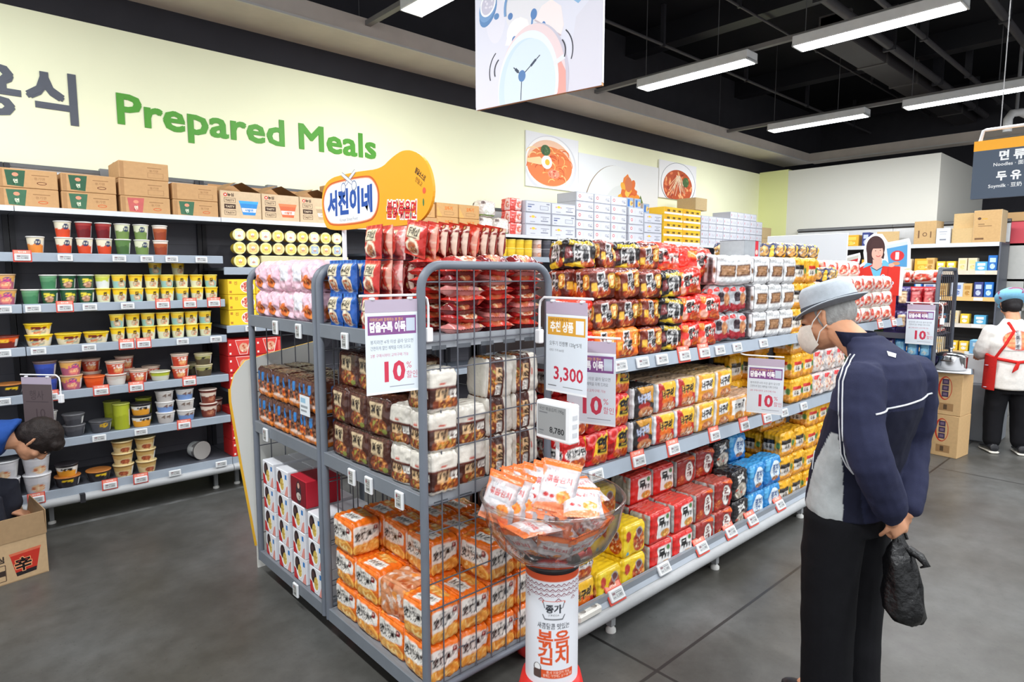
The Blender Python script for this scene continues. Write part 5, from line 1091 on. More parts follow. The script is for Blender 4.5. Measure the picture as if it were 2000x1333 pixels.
# red and blue bags on the near rack's upper shelf
ZU = 1.4035
for k in range(2):
    for ix in range(4):
        for c, y in enumerate((2.43, 2.315)):
            put('bluebag', 1.232 + .046 * ix + .004 * k, y + rnd.uniform(-.004, .004), ZU + .136 * k, f'blue noodle bag on near rack upper shelf, {["left", "right"][c]} column, {lev[k]}, {ORD[ix]} from the front', 'bag', 'blue noodle bags', rz=RZ + rnd.uniform(-.04, .04), sc=(.82, 1, .97))
bags = ['redbag', 'sidebag', 'sidebag3', 'sidebag2', 'sidebag', 'sidebag2', 'sidebag3', 'sidebag']
for k in range(3):
    for ix in range([8, 8, 7][k]):
        put(bags[ix] if ix else ['redbag', 'redbag', 'redbag'][k], 1.235 + .05 * ix + .018 * k + rnd.uniform(-.003, .003), 2.165 + .012 * k, ZU + .1365 * k, f'red noodle bag upright on near rack upper shelf, {lev[k]}, {ORD[ix]} from the front', 'bag', 'upright red noodle bags', rot=(-.05 + rnd.uniform(-.03, .03), rnd.uniform(-.03, .03), RZ + rnd.uniform(-.06, .06)), sc=(.95, 1.0, .98))
for c, x in enumerate((1.435, 1.585, 1.732)):
    for k in range(8):
        put(['sidebag5', 'redbag2', 'sidebag4', 'sidebag', 'sidebag5', 'sidebag4', 'sidebag', 'redbag2'][(k + c * 3) % 8], x + rnd.uniform(-.006, .006), 1.783 + rnd.uniform(-.004, .008), ZU + .018 + .0345 * k, f'red noodle bag lying flat behind the mesh, {["left", "middle", "right"][c]} pile, {ORD[k]} from the bottom', 'bag', 'flat red noodle bags', rot=(-PI / 2 + rnd.uniform(-.03, .03), rnd.uniform(-.06, .06), rnd.uniform(-.08, .08)), sc=(1.04, 1.08, .95))
for ix in range(9):
    put(['redbag'] [0] if ix == 0 else ['sidebag2', 'sidebag', 'sidebag2', 'sidebag2'][ix % 4], 1.335 + .048 * ix, 2.0 + rnd.uniform(-.004, .004), ZU + .283, f'red noodle bag in the leaning topmost row of near rack, {ORD[ix]} from the front', 'bag', 'leaning top row of red bags', rot=(0, .2 + rnd.uniform(-.03, .03), RZ + rnd.uniform(-.05, .05)), sc=(1, 1, .95))
for c, x in enumerate((1.40, 1.55, 1.70)):
    for k in range(8): put(['redbag2', 'sidebag'][(c + k) % 2], x, 1.925, ZU + .018 + .0345 * k, f'red noodle bag lying flat in the second depth behind the mesh, {["left", "middle", "right"][c]} pile, {ORD[k]} up', 'bag', 'flat red noodle bags', rot=(-PI / 2, rnd.uniform(-.04, .04), rnd.uniform(-.05, .05)), sc=(1.0, .98, .95))
# pink pouches, chocolate bundles and boxes on the far rack
for ix in range(3):
    for iy, y in enumerate((3.2, 3.055, 2.91, 2.765, 2.655)):
        for k in range(2):
            put(['pink', 'pink2'][(iy == 2 or iy == 3) and k == 1 or (ix + iy) % 4 == 3], 1.262 + .105 * ix, y, ZU + .132 * k, f'pink noodle pouch on far rack upper shelf, {xwhere[ix]} file, {ORD[iy]} from the left post, {["lower", "upper"][k]}', 'pouch', 'pink noodle pouches', rz=RZ + rnd.uniform(-.12, .12), sc=(1, 1, 1.04)) if not (iy == 4 and ix > 0) else None
for ix in range(2):
    for iy, y in enumerate((3.2, 3.012, 2.824, 2.66)):
        for k in range(2): put('choc', 1.27 + .13 * ix, y, .8465 + .148 * k, f'brown and blue bundle on far rack middle shelf, {["front", "rear"][ix]} file, {ORD[iy]} from left post, {["lower", "upper"][k]}', 'noodle pack', 'brown and blue noodle bundles', rz=RZ + rnd.uniform(-.05, .05))
a = Art(10, 8, S(226, 232, 236)); a.rect(1, 5, 6, 7, S(150, 190, 214)); a.rect(1, 3, 8, 4, S(150, 156, 160)); a.rect(1, 1.4, 7, 2.2, S(150, 156, 160))
b = MB(); b.box(-.05, -.002, -.0, .05, 0, .09, S(226, 232, 236), 'print'); b.art(a, (-.05, -.0022, 0), (.1, 0, 0), (0, 0, .09)); o = b.build('notice_card', loc=(1.19, 2.68, .985), rz=RZ); tag(o, 'small white notice card on the brown and blue bundles beside the middle post', 'card')
for ix in range(2):
    for iy, y in enumerate((3.205, 3.027, 2.849, 2.671)):
        for k in range([4, 4, 3, 3][iy]):
            put('bowlbox', 1.275 + .133 * ix, y, .1312 + .1295 * k, f'white noodle box, far rack deck, {["front", "rear"][ix]} file, {ORD[iy]} from left post, {lev[k]}', 'box', 'white noodle boxes', rz=RZ + rnd.uniform(-.05, .05), sc=(.76, 1.0, 1))
put('redbox', 1.30, 2.84, .1312 + .1295 * 3, 'dark red box on top of the white boxes on far rack deck', 'box', rz=RZ)
# shelf labels of the racks
for y, z, lb in ((2.843, .095, 'far rack deck'), (3.145, .805, 'far rack middle shelf by the left post'), (2.25, .803, 'near rack middle shelf, leftmost'), (2.115, .803, 'near rack middle shelf, second'), (1.897, .803, 'near rack middle shelf by the near post'), (2.965, 1.362, 'far rack upper shelf, left one'), (2.707, 1.362, 'far rack upper shelf beside the middle post'), (2.276, 1.352, 'near rack upper shelf')):
    put('tagtall', XR0 - .0105, y, z - .03, f'white square price tag on the {lb}', 'price tag', 'square price tags of the mesh racks', rz=RZ)

# white display panel with yellow edge behind the far rack
b = MB(); pts = [(.40, .13), (.40, 1.24), (.11, 1.19), (-.02, 1.16), (-.08, 1.09), (-.1, 1.02), (-.1, .95), (-.06, .6), (0.0, .13)]
n = len(pts); fr = [(x, 0, z) for x, z in pts]; bk = [(x, .012, z) for x, z in pts]
b.faces(fr, [tuple(range(n))], S(232, 232, 226), 'print'); b.faces(bk, [tuple(range(n))[::-1]], S(232, 232, 226), 'print')
b.faces(fr + bk, [(i, i + n, (i + 1) % n + n, (i + 1) % n) for i in range(n)], S(240, 190, 60), 'print')
lo_ = [(x, .002, z) for x, z in pts]; b.faces([(x - .012, .004, z - .002) for x, z in pts[5:]] + [(x + .02, .004, z) for x, z in pts[5:]][::-1], [tuple(range(8))], S(240, 190, 60), 'print')
b.box(.0, .001, 0, .40, .011, .13, S(232, 232, 226), 'print')
tag(b.build('white_standee', loc=(1.21, 3.405, 0)), 'white rounded display panel with yellow edge behind far rack', 'panel')

# ---------------------------------------------------------------- yellow board over the racks
def outline_solid(b, pts, th, col, m='print'):
    n = len(pts); f = [(x, 0, z) for x, z in pts]; k = [(x, th, z) for x, z in pts]
    b.faces(f, [tuple(range(n))], col, m); b.faces(k, [tuple(range(n))[::-1]], col, m); b.faces(f + k, [(i, i + n, (i + 1) % n + n, (i + 1) % n) for i in range(n)], col, m)
def smooth(pts, it=2):
    for _ in range(it):
        pts = [q for a, c in zip(pts, pts[1:] + pts[:1]) for q in ((a[0] * .75 + c[0] * .25, a[1] * .75 + c[1] * .25), (a[0] * .25 + c[0] * .75, a[1] * .25 + c[1] * .75))]
    return pts
OUT = smooth([(-.6, 13.8), (.4, 22.4), (7.9, 27.0), (21.9, 27.4), (37.8, 27), (55, 26), (63.6, 29.5), (73, 31.5), (83, 29), (90, 23), (93, 14), (90.5, 7), (84, 2.5), (77.1, 1.6), (59.0, 1.6), (43.6, 2.2), (6.4, 2.4), (.9, 7.0)])
yb_ = Art(96, 34, S(240, 164, 36))
inner = smooth([(1.2, 19.4), (5.7, 24.0), (14.0, 25.3), (43.5, 24.9), (49.1, 23.0), (53.3, 18.1), (53.3, 12.0), (50.6, 6.9), (44.3, 4.2), (9.9, 4.3), (3.9, 7.5), (0.6, 13.8)], 2)
off = lambda k: [((x - 27) * k + 27, (z - 14.7) * (k + (k - 1) * .9) + 14.7) for x, z in inner]
yb_.poly(off(1.0), S(204, 92, 34)); yb_.poly(off(.965), S(240, 170, 140)); yb_.poly(off(.945), S(236, 238, 240))
yb_.text('서진이네', 26.6, 10.4, 8.6, S(30, 78, 160), bold=.05, wmax=42, rot=-.012); yb_.text('· Korean Street Food ·', 26, 6.2, 1.5, S(120, 120, 124), wmax=29)
for s_ in (-1, 1):
    yb_.line([(27 - 6 * s_, 27.6), (27 + 3.4 * s_, 22.6)], 1.9, S(120, 130, 150)); yb_.line([(27 - 6 * s_, 27.6), (27 + 3.4 * s_, 22.6)], 1.2, S(240, 240, 244)); yb_.oval(27 + 5 * s_, 21.4, 2.3, 2.3, S(110, 126, 160)); yb_.oval(27 + 5 * s_, 21.4, 1.8, 1.8, S(238, 240, 244))
yb_.text('불닭볶음면', 70, 5.2, 5.4, S(250, 240, 230), bold=.11, wmax=23, rot=-.08); yb_.text('불닭볶음면', 70, 5.2, 5.4, S(200, 40, 50), bold=.03, wmax=22, rot=-.08)
yb_.text('불닭소스로', 83.6, 19.6, 1.9, INK, bold=.02, wmax=8, rot=-.6); yb_.text('만들고', 82.6, 17.0, 1.6, S(90, 60, 30), wmax=5, rot=-.6); yb_.oval(86.6, 14, 1.1, 1.2, S(236, 90, 60)); yb_.oval(86, 9.6, .5, 1.5, S(60, 120, 70))
b = MB(); outline_solid(b, [(x / 100, z / 100) for x, z in OUT], .012, S(240, 164, 36))
n_ = len(yb_.sh); b.art(yb_, (0, -.0006, 0), (.96, 0, 0), (0, 0, .34), base=False)
t = b.build('display_board', loc=(1.42, 2.92, 1.80), rz=RZ); tag(t, 'yellow display board with white oval and blue Korean words above the racks', 'sign')
b = MB(); b.tube([(.175, .02, .1), (.175, .02, -.42)], .011, S(224, 226, 230)); b.build('pole', t)

# ---------------------------------------------------------------- hanging promotion cards
def card_art(kind):
    a = Art(21, 29.7, S(222, 230, 238)); a.rect(0, 0, 21, .8, S(240, 244, 246)); a.rect(0, 28.9, 21, 29.7, S(240, 244, 246))
    if kind == 'price':
        a.rect(.9, 21.8, 20.1, 28.6, S(222, 164, 60)); a.text('추천 상품', 8.2, 23.4, 3.0, S(250, 246, 236), bold=.04, wmax=12); a.text('이달의 추천 상품 모음', 6.6, 27.2, .8, S(120, 60, 30)); a.rect(15.4, 22.6, 19.4, 27.6, S(236, 238, 240))
        a.text('오뚜기 진짬뽕 120g*5개', 1.8, 17.9, 1.35, S(50, 54, 60), align='l', wmax=16.4); a.text('1봉당 가격 660원', 1.8, 15.6, .8, S(110, 116, 122), align='l'); a.text('3,300', 19.2, 5.0, 5.0, S(196, 50, 72), bold=.02, align='r', wmax=15); a.rect(1.2, 2.2, 5.6, 2.6, S(120, 124, 130)); a.rect(9, 2.2, 19, 2.5, S(150, 156, 160))
    else:
        a.rect(.9, 21.6, 20.1, 28.4, S(134, 82, 140)); a.text('이마트24와 함께하는 봄 행사', 1.8, 26.6, 1.0, S(246, 190, 90), align='l', wmax=13); a.text('담을수록 이득', 1.6, 23, 2.8, S(250, 248, 250), bold=.05, align='l', wmax=14.2); a.rect(16, 22.6, 19.6, 27.4, S(196, 206, 220))
        a.text('봉지라면 4개 이상 골라 담으면', 1.8, 18.4, 1.2, S(104, 116, 126), align='l', wmax=17); a.text('간편하게 할인 혜택을 더해 드려요', 1.8, 16.2, 1.2, S(104, 116, 126), align='l', wmax=16); a.text('2봉 구매시부터 교차구매 가능', 1.8, 13.6, 1.0, S(196, 96, 120), align='l', wmax=15)
        a.text('10', 15.4, 4.6, 7.2, S(206, 60, 84), bold=.035, align='r'); a.text('%', 15.9, 8.8, 2.4, S(206, 90, 110), align='l'); a.text('할인', 15.9, 5.2, 2.2, S(206, 90, 110), align='l', wmax=4.4); a.rect(9, 2.3, 19, 2.6, S(150, 156, 166))
    return a
CA = {k: card_art(k) for k in ('ten', 'price')}
def promo(loc, rz, kind, label, tilt=0.0, bar=True, sc=1.0, tint=None, flip=1, card=None, up=False):
    """a card hung from a white wire arm: origin at the card's top centre"""
    t = empty('promotion_sign', loc, rz); t.scale = (sc,) * 3; tag(t, label, 'sign')
    b = MB()
    if bar and up:
        b.tube([(.1, .012, .03), (-.12, .012, .03), (-.15, .012, .035), (-.16, .012, .06)], .0048, S(238, 238, 240), n=8); b.box(-.172, -.002, .05, -.148, .026, .075, S(240, 240, 242), 'plastic', bev=.003); b.build('wire_arm', t)
    elif bar:
        b.tube([(-.12 * flip, .012, .03), (.13 * flip, .012, .03), (.15 * flip, .012, .015), (.155 * flip, .012, -.01), (.155 * flip, .012, -.10)], .0048, S(238, 238, 240), n=8)
        b.box(min(.14 * flip, .17 * flip), .0, -.15, max(.14 * flip, .17 * flip), .024, -.095, S(240, 240, 242), 'plastic', bev=.004); b.build('wire_arm', t)
        for s_ in (-.075, .075): MB().lathe([(.004, -.006), (.011, -.004), (.011, .004), (.004, .006)], S(226, 226, 230), c=(s_, .006, .018), n=12).build('clip', t)
    MB().box(-.105, -.001, -.03, .105, .001, .016, S(186, 172, 190), 'plastic').build('holder_strip', t)
    b = MB(); b.box(-.105, .0005, -.327, .105, .002, -.03, S(226, 226, 232), 'print'); b.art(card or CA[kind], (-.105, .0002, -.327), (.21, 0, 0), (0, 0, .297)); c_ = b.build('card', t)
    t.rotation_euler = (tilt, 0, rz); return t
promo((1.094, 1.775, 1.523), -.10, 'ten', 'purple topped ten percent card hanging beside the near rack post', sc=.9)
promo((1.715, 1.578, 1.500), RZ - .02, 'price', 'mustard topped price card reading 3,300 beside the mesh corner', flip=-1)
promo((1.93, 1.64, 1.335), RZ + .34, 'ten', 'purple ten percent card half hidden by the 3,300 card', flip=-1, tilt=.03)
promo((3.25, 1.54, 1.155), RZ + .30, 'ten', 'purple ten percent card hanging below upper gondola shelf', flip=-1, sc=.87, up=True)
promo((6.405, 1.655, 1.335), RZ, 'ten', 'purple ten percent card on the dark rack right of the man in the hat', sc=1.03)
ba = Art(21, 29.7, S(96, 82, 84)); ba.text('행사', 10, 20, 5, S(70, 58, 62), wmax=10); ba.text('10', 12, 8, 6, S(74, 60, 64)); ba.rect(2, 18, 18, 18.5, S(74, 62, 66))
promo((.41, 4.70, .985), -.85, 'ten', 'dim brown promotion card hanging above the leaning shopper', card=ba, sc=.94)

# ---------------------------------------------------------------- clear bowl of pouches on a printed pillar
KX, KY, DZ = 1.545, 1.478, .036
t = empty('bowl_stand', (KX, KY, 0)); tag(t, 'white printed pillar stand with red Korean words and red base', 'display stand')
pr = Art(60.3, 42, S(232, 234, 240)); OR2 = S(222, 88, 44)
cx = 30.15
pr.rect(0, 38.4, 60.3, 42, S(214, 84, 46))
for k in range(30):
    x = k * 2.05
    for j in range(4):
        y = 37.6 - 1.7 * j
        if j == 3 and k % 3: continue
        pr.line([(x, y - .9), (x + 1.0, y), (x + 2.05, y - .9)], .34, S(150, 92, 104)); pr.line([(x + .5, y - 1.2), (x + 1.0, y - .8), (x + 1.5, y - 1.2)], .22, S(170, 120, 128))
pr.line([(cx - 3.2, 29), (cx - 4, 31.5), (cx + 4, 31.5), (cx + 3.2, 29)], .3, S(60, 64, 72)) ; pr.line([(cx - 4, 26.6), (cx - 3.2, 25), (cx + 3.2, 25), (cx + 4, 26.6)], .35, S(60, 64, 72)); pr.line([(cx - 4, 30.8), (cx - 4, 31.5), (cx + 4, 31.5), (cx + 4, 30.8)], .3, OR2)
pr.text('종가', cx, 27.6, 2.3, S(50, 54, 62), bold=.04); pr.text('JONGGA', cx, 26.2, .7, S(70, 74, 82)); pr.text('새콤달콤 맛있는', cx, 21.6, 1.7, S(70, 74, 84), bold=.02, wmax=12)
pr.text('볶음', cx, 15.2, 4.9, OR2, bold=.03, wmax=13); pr.text('김치', cx, 8.9, 4.9, OR2, bold=.03, wmax=13)
pr.rrect(cx - 4.6, 3.4, cx + 7.6, 6.4, .3, OR2); pr.text('종가 볶음김치 한입', cx + 1.8, 5.2, .8, S(250, 226, 210)); pr.text('밥에도 라면에도 잘 어울려요', cx + 1.8, 4, .8, S(250, 226, 210), wmax=11); pr.oval(cx - 6, 6.6, 1.6, 1.9, S(70, 60, 60)); pr.oval(cx - 6, 6.9, 1.2, 1.4, S(240, 240, 240)); pr.rrect(cx - 7.6, 3, cx - 4.4, 6.2, .6, S(90, 70, 66))
b = MB(); R_ = .094; z0, z1 = .155 + DZ, .575 + DZ
nu, nv = 360, 200; TH, ZZ = np.meshgrid(np.linspace(-PI, PI, nu + 1), np.linspace(0, 1, nv + 1)); A0 = math.radians(-132)
Pp = np.stack([R_ * np.cos(A0 + TH), R_ * np.sin(A0 + TH), z0 + (z1 - z0) * ZZ], -1)
b.grid(Pp, pr.raster(nu, nv, 2), 'print', True); b.build('pillar', t)
b = MB(); b.lathe([(.19, 0), (.19, .012), (.17, .035), (.12, .13), (.105, .158 + DZ), (.001, .158 + DZ)], S(206, 40, 36), n=40); b.build('base', t)
b = MB(); b.lathe([(.001, .566), (.098, .566), (.098, .576), (.1, .582), (.001, .582)], S(40, 36, 38), n=40, c=(0, 0, DZ)); b.build('collar', t)
b = MB(); prof_o = [(.002, .584), (.08, .586), (.15, .612), (.205, .664), (.236, .73), (.248, .80), (.251, .812)]; b.lathe(prof_o, WHITE, 'acrylic', 64); b.lathe([(.2475, .812), (.251, .812), (.255, .817), (.251, .822), (.2465, .82), (.2445, .80), (.232, .731), (.202, .668), (.148, .617), (.08, .591), (.002, .589)], WHITE, 'acrylic', 64); b.lathe([(.246, .80), (.2515, .806), (.256, .816), (.2515, .8235), (.245, .821), (.2435, .806)], WHITE, 'acrylic_rim', 64)
tag(b.build('clear_bowl', loc=(KX, KY, DZ)), 'large clear acrylic bowl full of kimchi pouches on the pillar', 'bowl')
# electronic label on its stalk
b = MB(); b.tube([(1.565, 1.475, .60), (1.565, 1.475, 1.05)], .007, S(226, 228, 230), n=8); b.box(1.55, 1.462, .895, 1.58, 1.488, .95, S(236, 236, 238), 'plastic', bev=.003)
ea = Art(60, 52, S(150, 152, 152)); ea.text('국산 볶음김치 190g', 4, 43, 5, S(60, 62, 66), align='l', wmax=52); ea.rect(4, 38, 22, 40, S(110, 112, 116)); ea.text('8,780', 57, 7, 10, S(40, 42, 46), bold=.02, align='r'); ea.rect(4, 7, 14, 9, S(110, 112, 116)); ea.rect(4, 3, 12, 4, S(120, 122, 126))
e = MB(); e.box(1.535, 1.39, 1.045, 1.585, 1.555, 1.18, S(238, 239, 240), 'plastic', bev=.006)
for k in range(3): e.box(1.548, 1.3885, 1.07 + .03 * k, 1.57, 1.3895, 1.085 + .03 * k, S(206, 208, 212), 'plastic')
o = e.build('price_display'); tag(o, 'white electronic price display reading 8,780 on a stalk', 'price display')
MB().art(ea, (1.5344, 1.545, 1.06), (0, -.135, 0), (0, 0, .108), 'plastic').build('screen', o); b.build('stalk', o)
# kimchi pouches
ka = Art(15, 19, S(206, 190, 190)); KO = S(244, 122, 54); ka.rect(0, 16.4, 15, 19, KO); ka.poly([(0, 0), (15, 0), (15, 2.4), (9, 3.6), (0, 2)], S(238, 140, 96)); ka.poly([(.6, 4), (12, 3), (13.4, 14.6), (2, 15)], S(226, 222, 224)); ka.poly([(13, 0), (15, 0), (15, 16), (14, 16)], S(170, 164, 168)); ka.poly([(0, 9), (2, 15), (.6, 16.4), (0, 16.4)], S(240, 150, 110)); ka.text('볶음김치', 7.4, 10.6, 2.0, S(206, 96, 96), bold=.03, wmax=10); ka.text('국산', 4, 13.6, 1.2, S(150, 150, 156)); ka.rect(3, 8.6, 11, 9.2, S(190, 190, 196)); ka.food(10, 5.6, 2.8, 2.2, [S(240, 150, 60), S(226, 110, 50), S(246, 190, 110)], 3, 12, .4); ka.oval(3.4, 5.4, 1.1, .8, S(206, 60, 60)); ka.oval(5.8, 5.2, .9, .7, S(206, 60, 60)); ka.oval(7.5, 15, .8, .8, S(250, 250, 250))
kb = Art(15, 19, S(232, 190, 180)); kb.rect(0, 15.8, 15, 19, KO); kb.food(7, 7, 6, 6, [S(226, 150, 130), S(214, 110, 80), S(240, 206, 196), S(236, 170, 150)], 5, 30, .25)
pillow('kimchi', 'kimchi_pouch', .15, .19, .026, ka, kb, seed=71, wr=.004); pillow('kimchi2', 'kimchi_pouch', .15, .19, .026, ka, ka, seed=72, wr=.005)
kp = []
for i in range(6): kp.append(((-.185 + .022 * i, .10 - .035 * i, .735 + .012 * i), (-.25 - .05 * i, .18, -1.25 + .07 * i), f'grey backed kimchi pouch standing in the left fan of the bowl, {ORD[i]} from the rim'))
flat = [((-.05, -.19, .80), (-1.3, .05, -.75), 'kimchi pouch lying on top at the front left of the bowl'), ((.05, -.14, .81), (-1.36, .0, -.35), 'kimchi pouch lying on top at the front of the bowl'), ((.09, -.03, .82), (-1.3, -.1, .5), 'kimchi pouch lying on top at the right of the bowl'), ((-.03, -.02, .835), (-1.2, .15, -.95), 'kimchi pouch on top in the middle under the price stalk'), ((.02, .06, .82), (-1.3, .1, .1), 'kimchi pouch at the back of the bowl by the mesh'), ((-.08, -.08, .785), (-1.4, .1, -1.6), 'kimchi pouch under the fan at left of the bowl'), ((.03, -.1, .765), (-1.5, 0, .2), 'kimchi pouch in the middle layer at the front of bowl'), ((-.05, -.06, .74), (-1.52, .05, 1.4), 'kimchi pouch in the middle layer at the left of bowl'), ((.02, -.07, .70), (-1.54, 0, .6), 'kimchi pouch deep in the middle of bowl'), ((-.01, -.07, .66), (-1.54, 0, -.5), 'kimchi pouch lying near the bottom of bowl')]
WALLN = ['facing the camera', 'right of the front one', 'by the gondola side', 'at the right wall', 'at the right rear', 'by the mesh corner', 'at the rear', 'at the left rear', 'at the left wall', 'left of the front one']
for i in range(10):
    f_ = math.radians(-136 + 36 * i); put(['kimchi', 'kimchi2'][i % 2], KX + .098 * math.cos(f_), KY + .098 * math.sin(f_), .628 + DZ, f'kimchi pouch pressed against the bowl wall, {WALLN[i]}', 'pouch', 'kimchi pouches in the clear bowl', rot=(.72, .12 * (-1) ** i, f_ + PI / 2), sc=(.85, 1, .84))
for i, (p, r, lb) in enumerate(kp + flat):
    put('kimchi' if i % 3 else 'kimchi2', KX + p[0], KY + p[1], p[2] + DZ, lb, 'pouch', 'kimchi pouches in the clear bowl', rot=r, sc=(.9, 1, .9))
# ================================================================ THE LONG GONDOLA
GX0, GX1, GY = 1.845, 5.95, 1.66
t = empty('gondola_shelving', (GX0, GY, 0)); tag(t, 'long grey gondola shelving with three levels of instant noodles', 'shelving')
L = GX1 - GX0
b = MB(); b.box(0, .60, .1, L, .64, 1.62, S(86, 80, 78)); b.build('back_panel', t)
for k in range(5):
    x = (L - .04) * k / 4; b = MB(); b.box(x, .58, .0, x + .04, .66, 1.66, S(70, 74, 82)); b.build('upright', t)
b = MB(); b.box(0, .012, .13, L, .6, .15, S(84, 86, 92)); b.faces([(0, 0, .155), (L, 0, .155), (L, .03, .205), (0, .03, .205)], [(0, 1, 2, 3)], S(168, 176, 186)); b.box(0, .012, .1, L, .03, .204, S(140, 146, 154)); b.tube([(0, .006, .122), (L, .006, .122)], .032, S(178, 180, 182), n=12); b.build('base_deck', t)
for k in range(4):
    x = [.3, 1.21, 2.3, 3.4][k]; b = MB(); b.box(x, .02, .03, x + .03, .05, .1, S(150, 152, 154)); b.lathe([(.024, 0), (.024, .014), (.01, .03)], S(214, 214, 210), c=(x + .015, .035, 0), n=12); b.build('foot', t)
for z, nm in ((.8, 'shelf'), (1.25, 'shelf')):
    s = MB().box(0, .012, z - .025, L, .6, z - .003, S(120, 126, 134)).build(nm, t)
    b = MB(); b.faces([(0, .0, z - .055), (L, .0, z - .055), (L, .014, z + .006), (0, .014, z + .006)], [(0, 1, 2, 3)], S(160, 170, 182)); b.box(0, .006, z - .055, L, .0135, z - .03, S(150, 158, 168)); b.build('price_rail', s)
    for k in range(4):
        x = .2 + L * k / 4; b = MB(); b.box(x, .3, z - .1, x + .012, .6, z - .025, S(90, 94, 100)); b.build('bracket', s)
GD = {'jjam': 'brown and black spicy noodle bundle', 'jjam2': 'brown and orange spicy noodle bundle', 'jjamorange': 'bright orange spicy noodle bundle', 'black': 'black and yellow noodle bundle', 'wang': 'red king noodle bundle', 'greyred': 'grey and red noodle pouch', 'whitelab': 'white noodle bundle with brown label', 'gold': 'gold noodle bundle with black band', 'goldred': 'gold noodle bundle with red band', 'seafood': 'pale seafood noodle bundle', 'navy': 'navy and yellow noodle pouch', 'yeol': 'red flame noodle bundle', 'samred': 'red noodle bundle with white oval', 'neoblk': 'black noodle bundle', 'neored': 'red and yellow noodle bundle', 'neoor': 'orange noodle bundle with white label', 'acorn': 'orange acorn noodle bundle', 'yellow': 'yellow noodle bundle', 'mured': 'red noodle bundle with white label', 'ojing': 'maroon noodle bundle with white oval', 'ojing2': 'maroon noodle bundle with white oval', 'gamja': 'black potato noodle bundle', 'bluepk': 'blue noodle bundle with white oval', 'redwhite': 'red and white snack bag'}
GS = {1.25: 'upper gondola shelf', .8: 'middle gondola shelf', .15: 'bottom gondola deck'}
rg = random.Random(77); cnt = {}
def goods(z, x, keys, y=None, depth='front', jit=.05, lean=0.0, cat='noodle pack', sc=None):
    zz = z
    for j, k in enumerate(keys):
        h = max(v.co.z for v in P[k].data.vertices); dp = max(v.co.y for v in P[k].data.vertices); c = cnt.setdefault((z, k, depth, j), []); c.append(x)
        pos = 'lowest' if j == 0 else ['', 'second', 'third', 'fourth', 'fifth'][j] + ' up'
        if z > 1 and j > 0 and x < 3.4: jit = .2 + .1 * (j > 1)
        put(k, x + rg.uniform(-.006, .006), (y if y is not None else GY + .032 + dp) + rg.uniform(-.004, .006), zz + .0005, f'{ORD[len(c) - 1]} {GD[k]} from rack, {GS[z]}, {depth} row, {pos}', cat, f'{GD[k]}s on the {GS[z]}', rot=(lean + rg.uniform(-.3, .3) * jit, rg.uniform(-.4, .4) * jit, rg.uniform(-jit, jit)), sc=sc); zz += (h - .003) * (sc[2] if sc else 1)
# upper shelf
goods(1.25, 1.965, ['wang', 'wang'], y=1.78); goods(1.25, 2.105, ['jjamorange', 'jjam', 'jjam'], sc=(.86, 1, 1)); goods(1.25, 2.255, ['jjamorange', 'jjam', 'jjam2']); goods(1.25, 2.43, ['jjam2', 'jjam2', 'jjam']); goods(1.25, 2.595, ['black', 'black', 'black'], jit=.1); goods(1.25, 2.765, ['wang', 'wang', 'wang']); goods(1.25, 2.94, ['wang', 'wang'])
for x, k in ((2.08, 'black'), (2.24, 'jjam'), (2.40, 'black'), (2.56, 'jjam2')): goods(1.25, x, ['jjam2', 'jjam2', 'jjam', k], y=1.875, depth='second', jit=.2)
for x in (2.74, 2.91): goods(1.25, x, ['wang', 'wang', 'wang'], y=1.875, depth='second')
put('bigred', 2.70, 1.93, 1.615, 'large red noodle bundle crowning the upper gondola shelf, left one', 'noodle pack', 'large red bundles', rz=-.15); put('bigred', 3.0, 1.90, 1.60, 'large red noodle bundle crowning the upper gondola shelf, right one', 'noodle pack', 'large red bundles', rz=.1)
for i, x in enumerate((3.125, 3.3)): goods(1.25, x, ['greyred', 'greyred', 'whitelab'], y=1.78, jit=.15)
goods(1.25, 3.125, ['greyred', 'greyred', 'whitelab'], y=1.895, depth='second'); goods(1.25, 3.3, ['greyred', 'greyred', 'whitelab'], y=1.895, depth='second')
for x in (3.485, 3.66, 3.835): goods(1.25, x, ['whitelab', 'whitelab', 'whitelab'], y=1.765); goods(1.25, x, ['whitelab', 'whitelab', 'whitelab'], y=1.91, depth='second')
goods(1.25, 4.015, ['gold', 'gold', 'gold']); goods(1.25, 4.19, ['goldred', 'goldred', 'goldred']); goods(1.25, 4.36, ['seafood', 'seafood']); goods(1.25, 4.535, ['seafood', 'seafood', 'navy'])
for x in (4.015, 4.19, 4.36, 4.535): goods(1.25, x, ['gold', 'gold', 'goldred', 'navy'], y=1.90, depth='second')
goods(1.25, 3.75, ['gold', 'gold', 'gold', 'navy'], y=2.06, depth='third') ; goods(1.25, 4.3, ['gold', 'gold', 'gold', 'navy'], y=2.07, depth='third')
a = Art(20, 14, S(226, 214, 206)); a.rect(15.6, 0, 20, 14, S(224, 60, 36)); a.food(8, 6, 7, 5, [S(222, 60, 44), S(240, 226, 210), S(206, 96, 60), S(236, 190, 160), S(226, 80, 50)], 5, 30, .3); a.rect(0, 11, 15, 14, S(236, 232, 222)); a.oval(17.6, 4.6, 1.5, 1.5, S(226, 230, 232))
softpack('redwhite', 'snack_bag', .2, .1, .11, a, None, Art(4, 4, S(240, 232, 222)), seed=81, wr=.008, ridge=0, r=.03, dens=150)
for c in range(5):
    goods(1.25, 4.8 + .215 * c, ['redwhite', 'redwhite', 'redwhite'], cat='snack bag'); goods(1.25, 4.8 + .215 * c, ['redwhite'] * (4 if c < 3 else 3), y=1.86, depth='second', cat='snack bag')
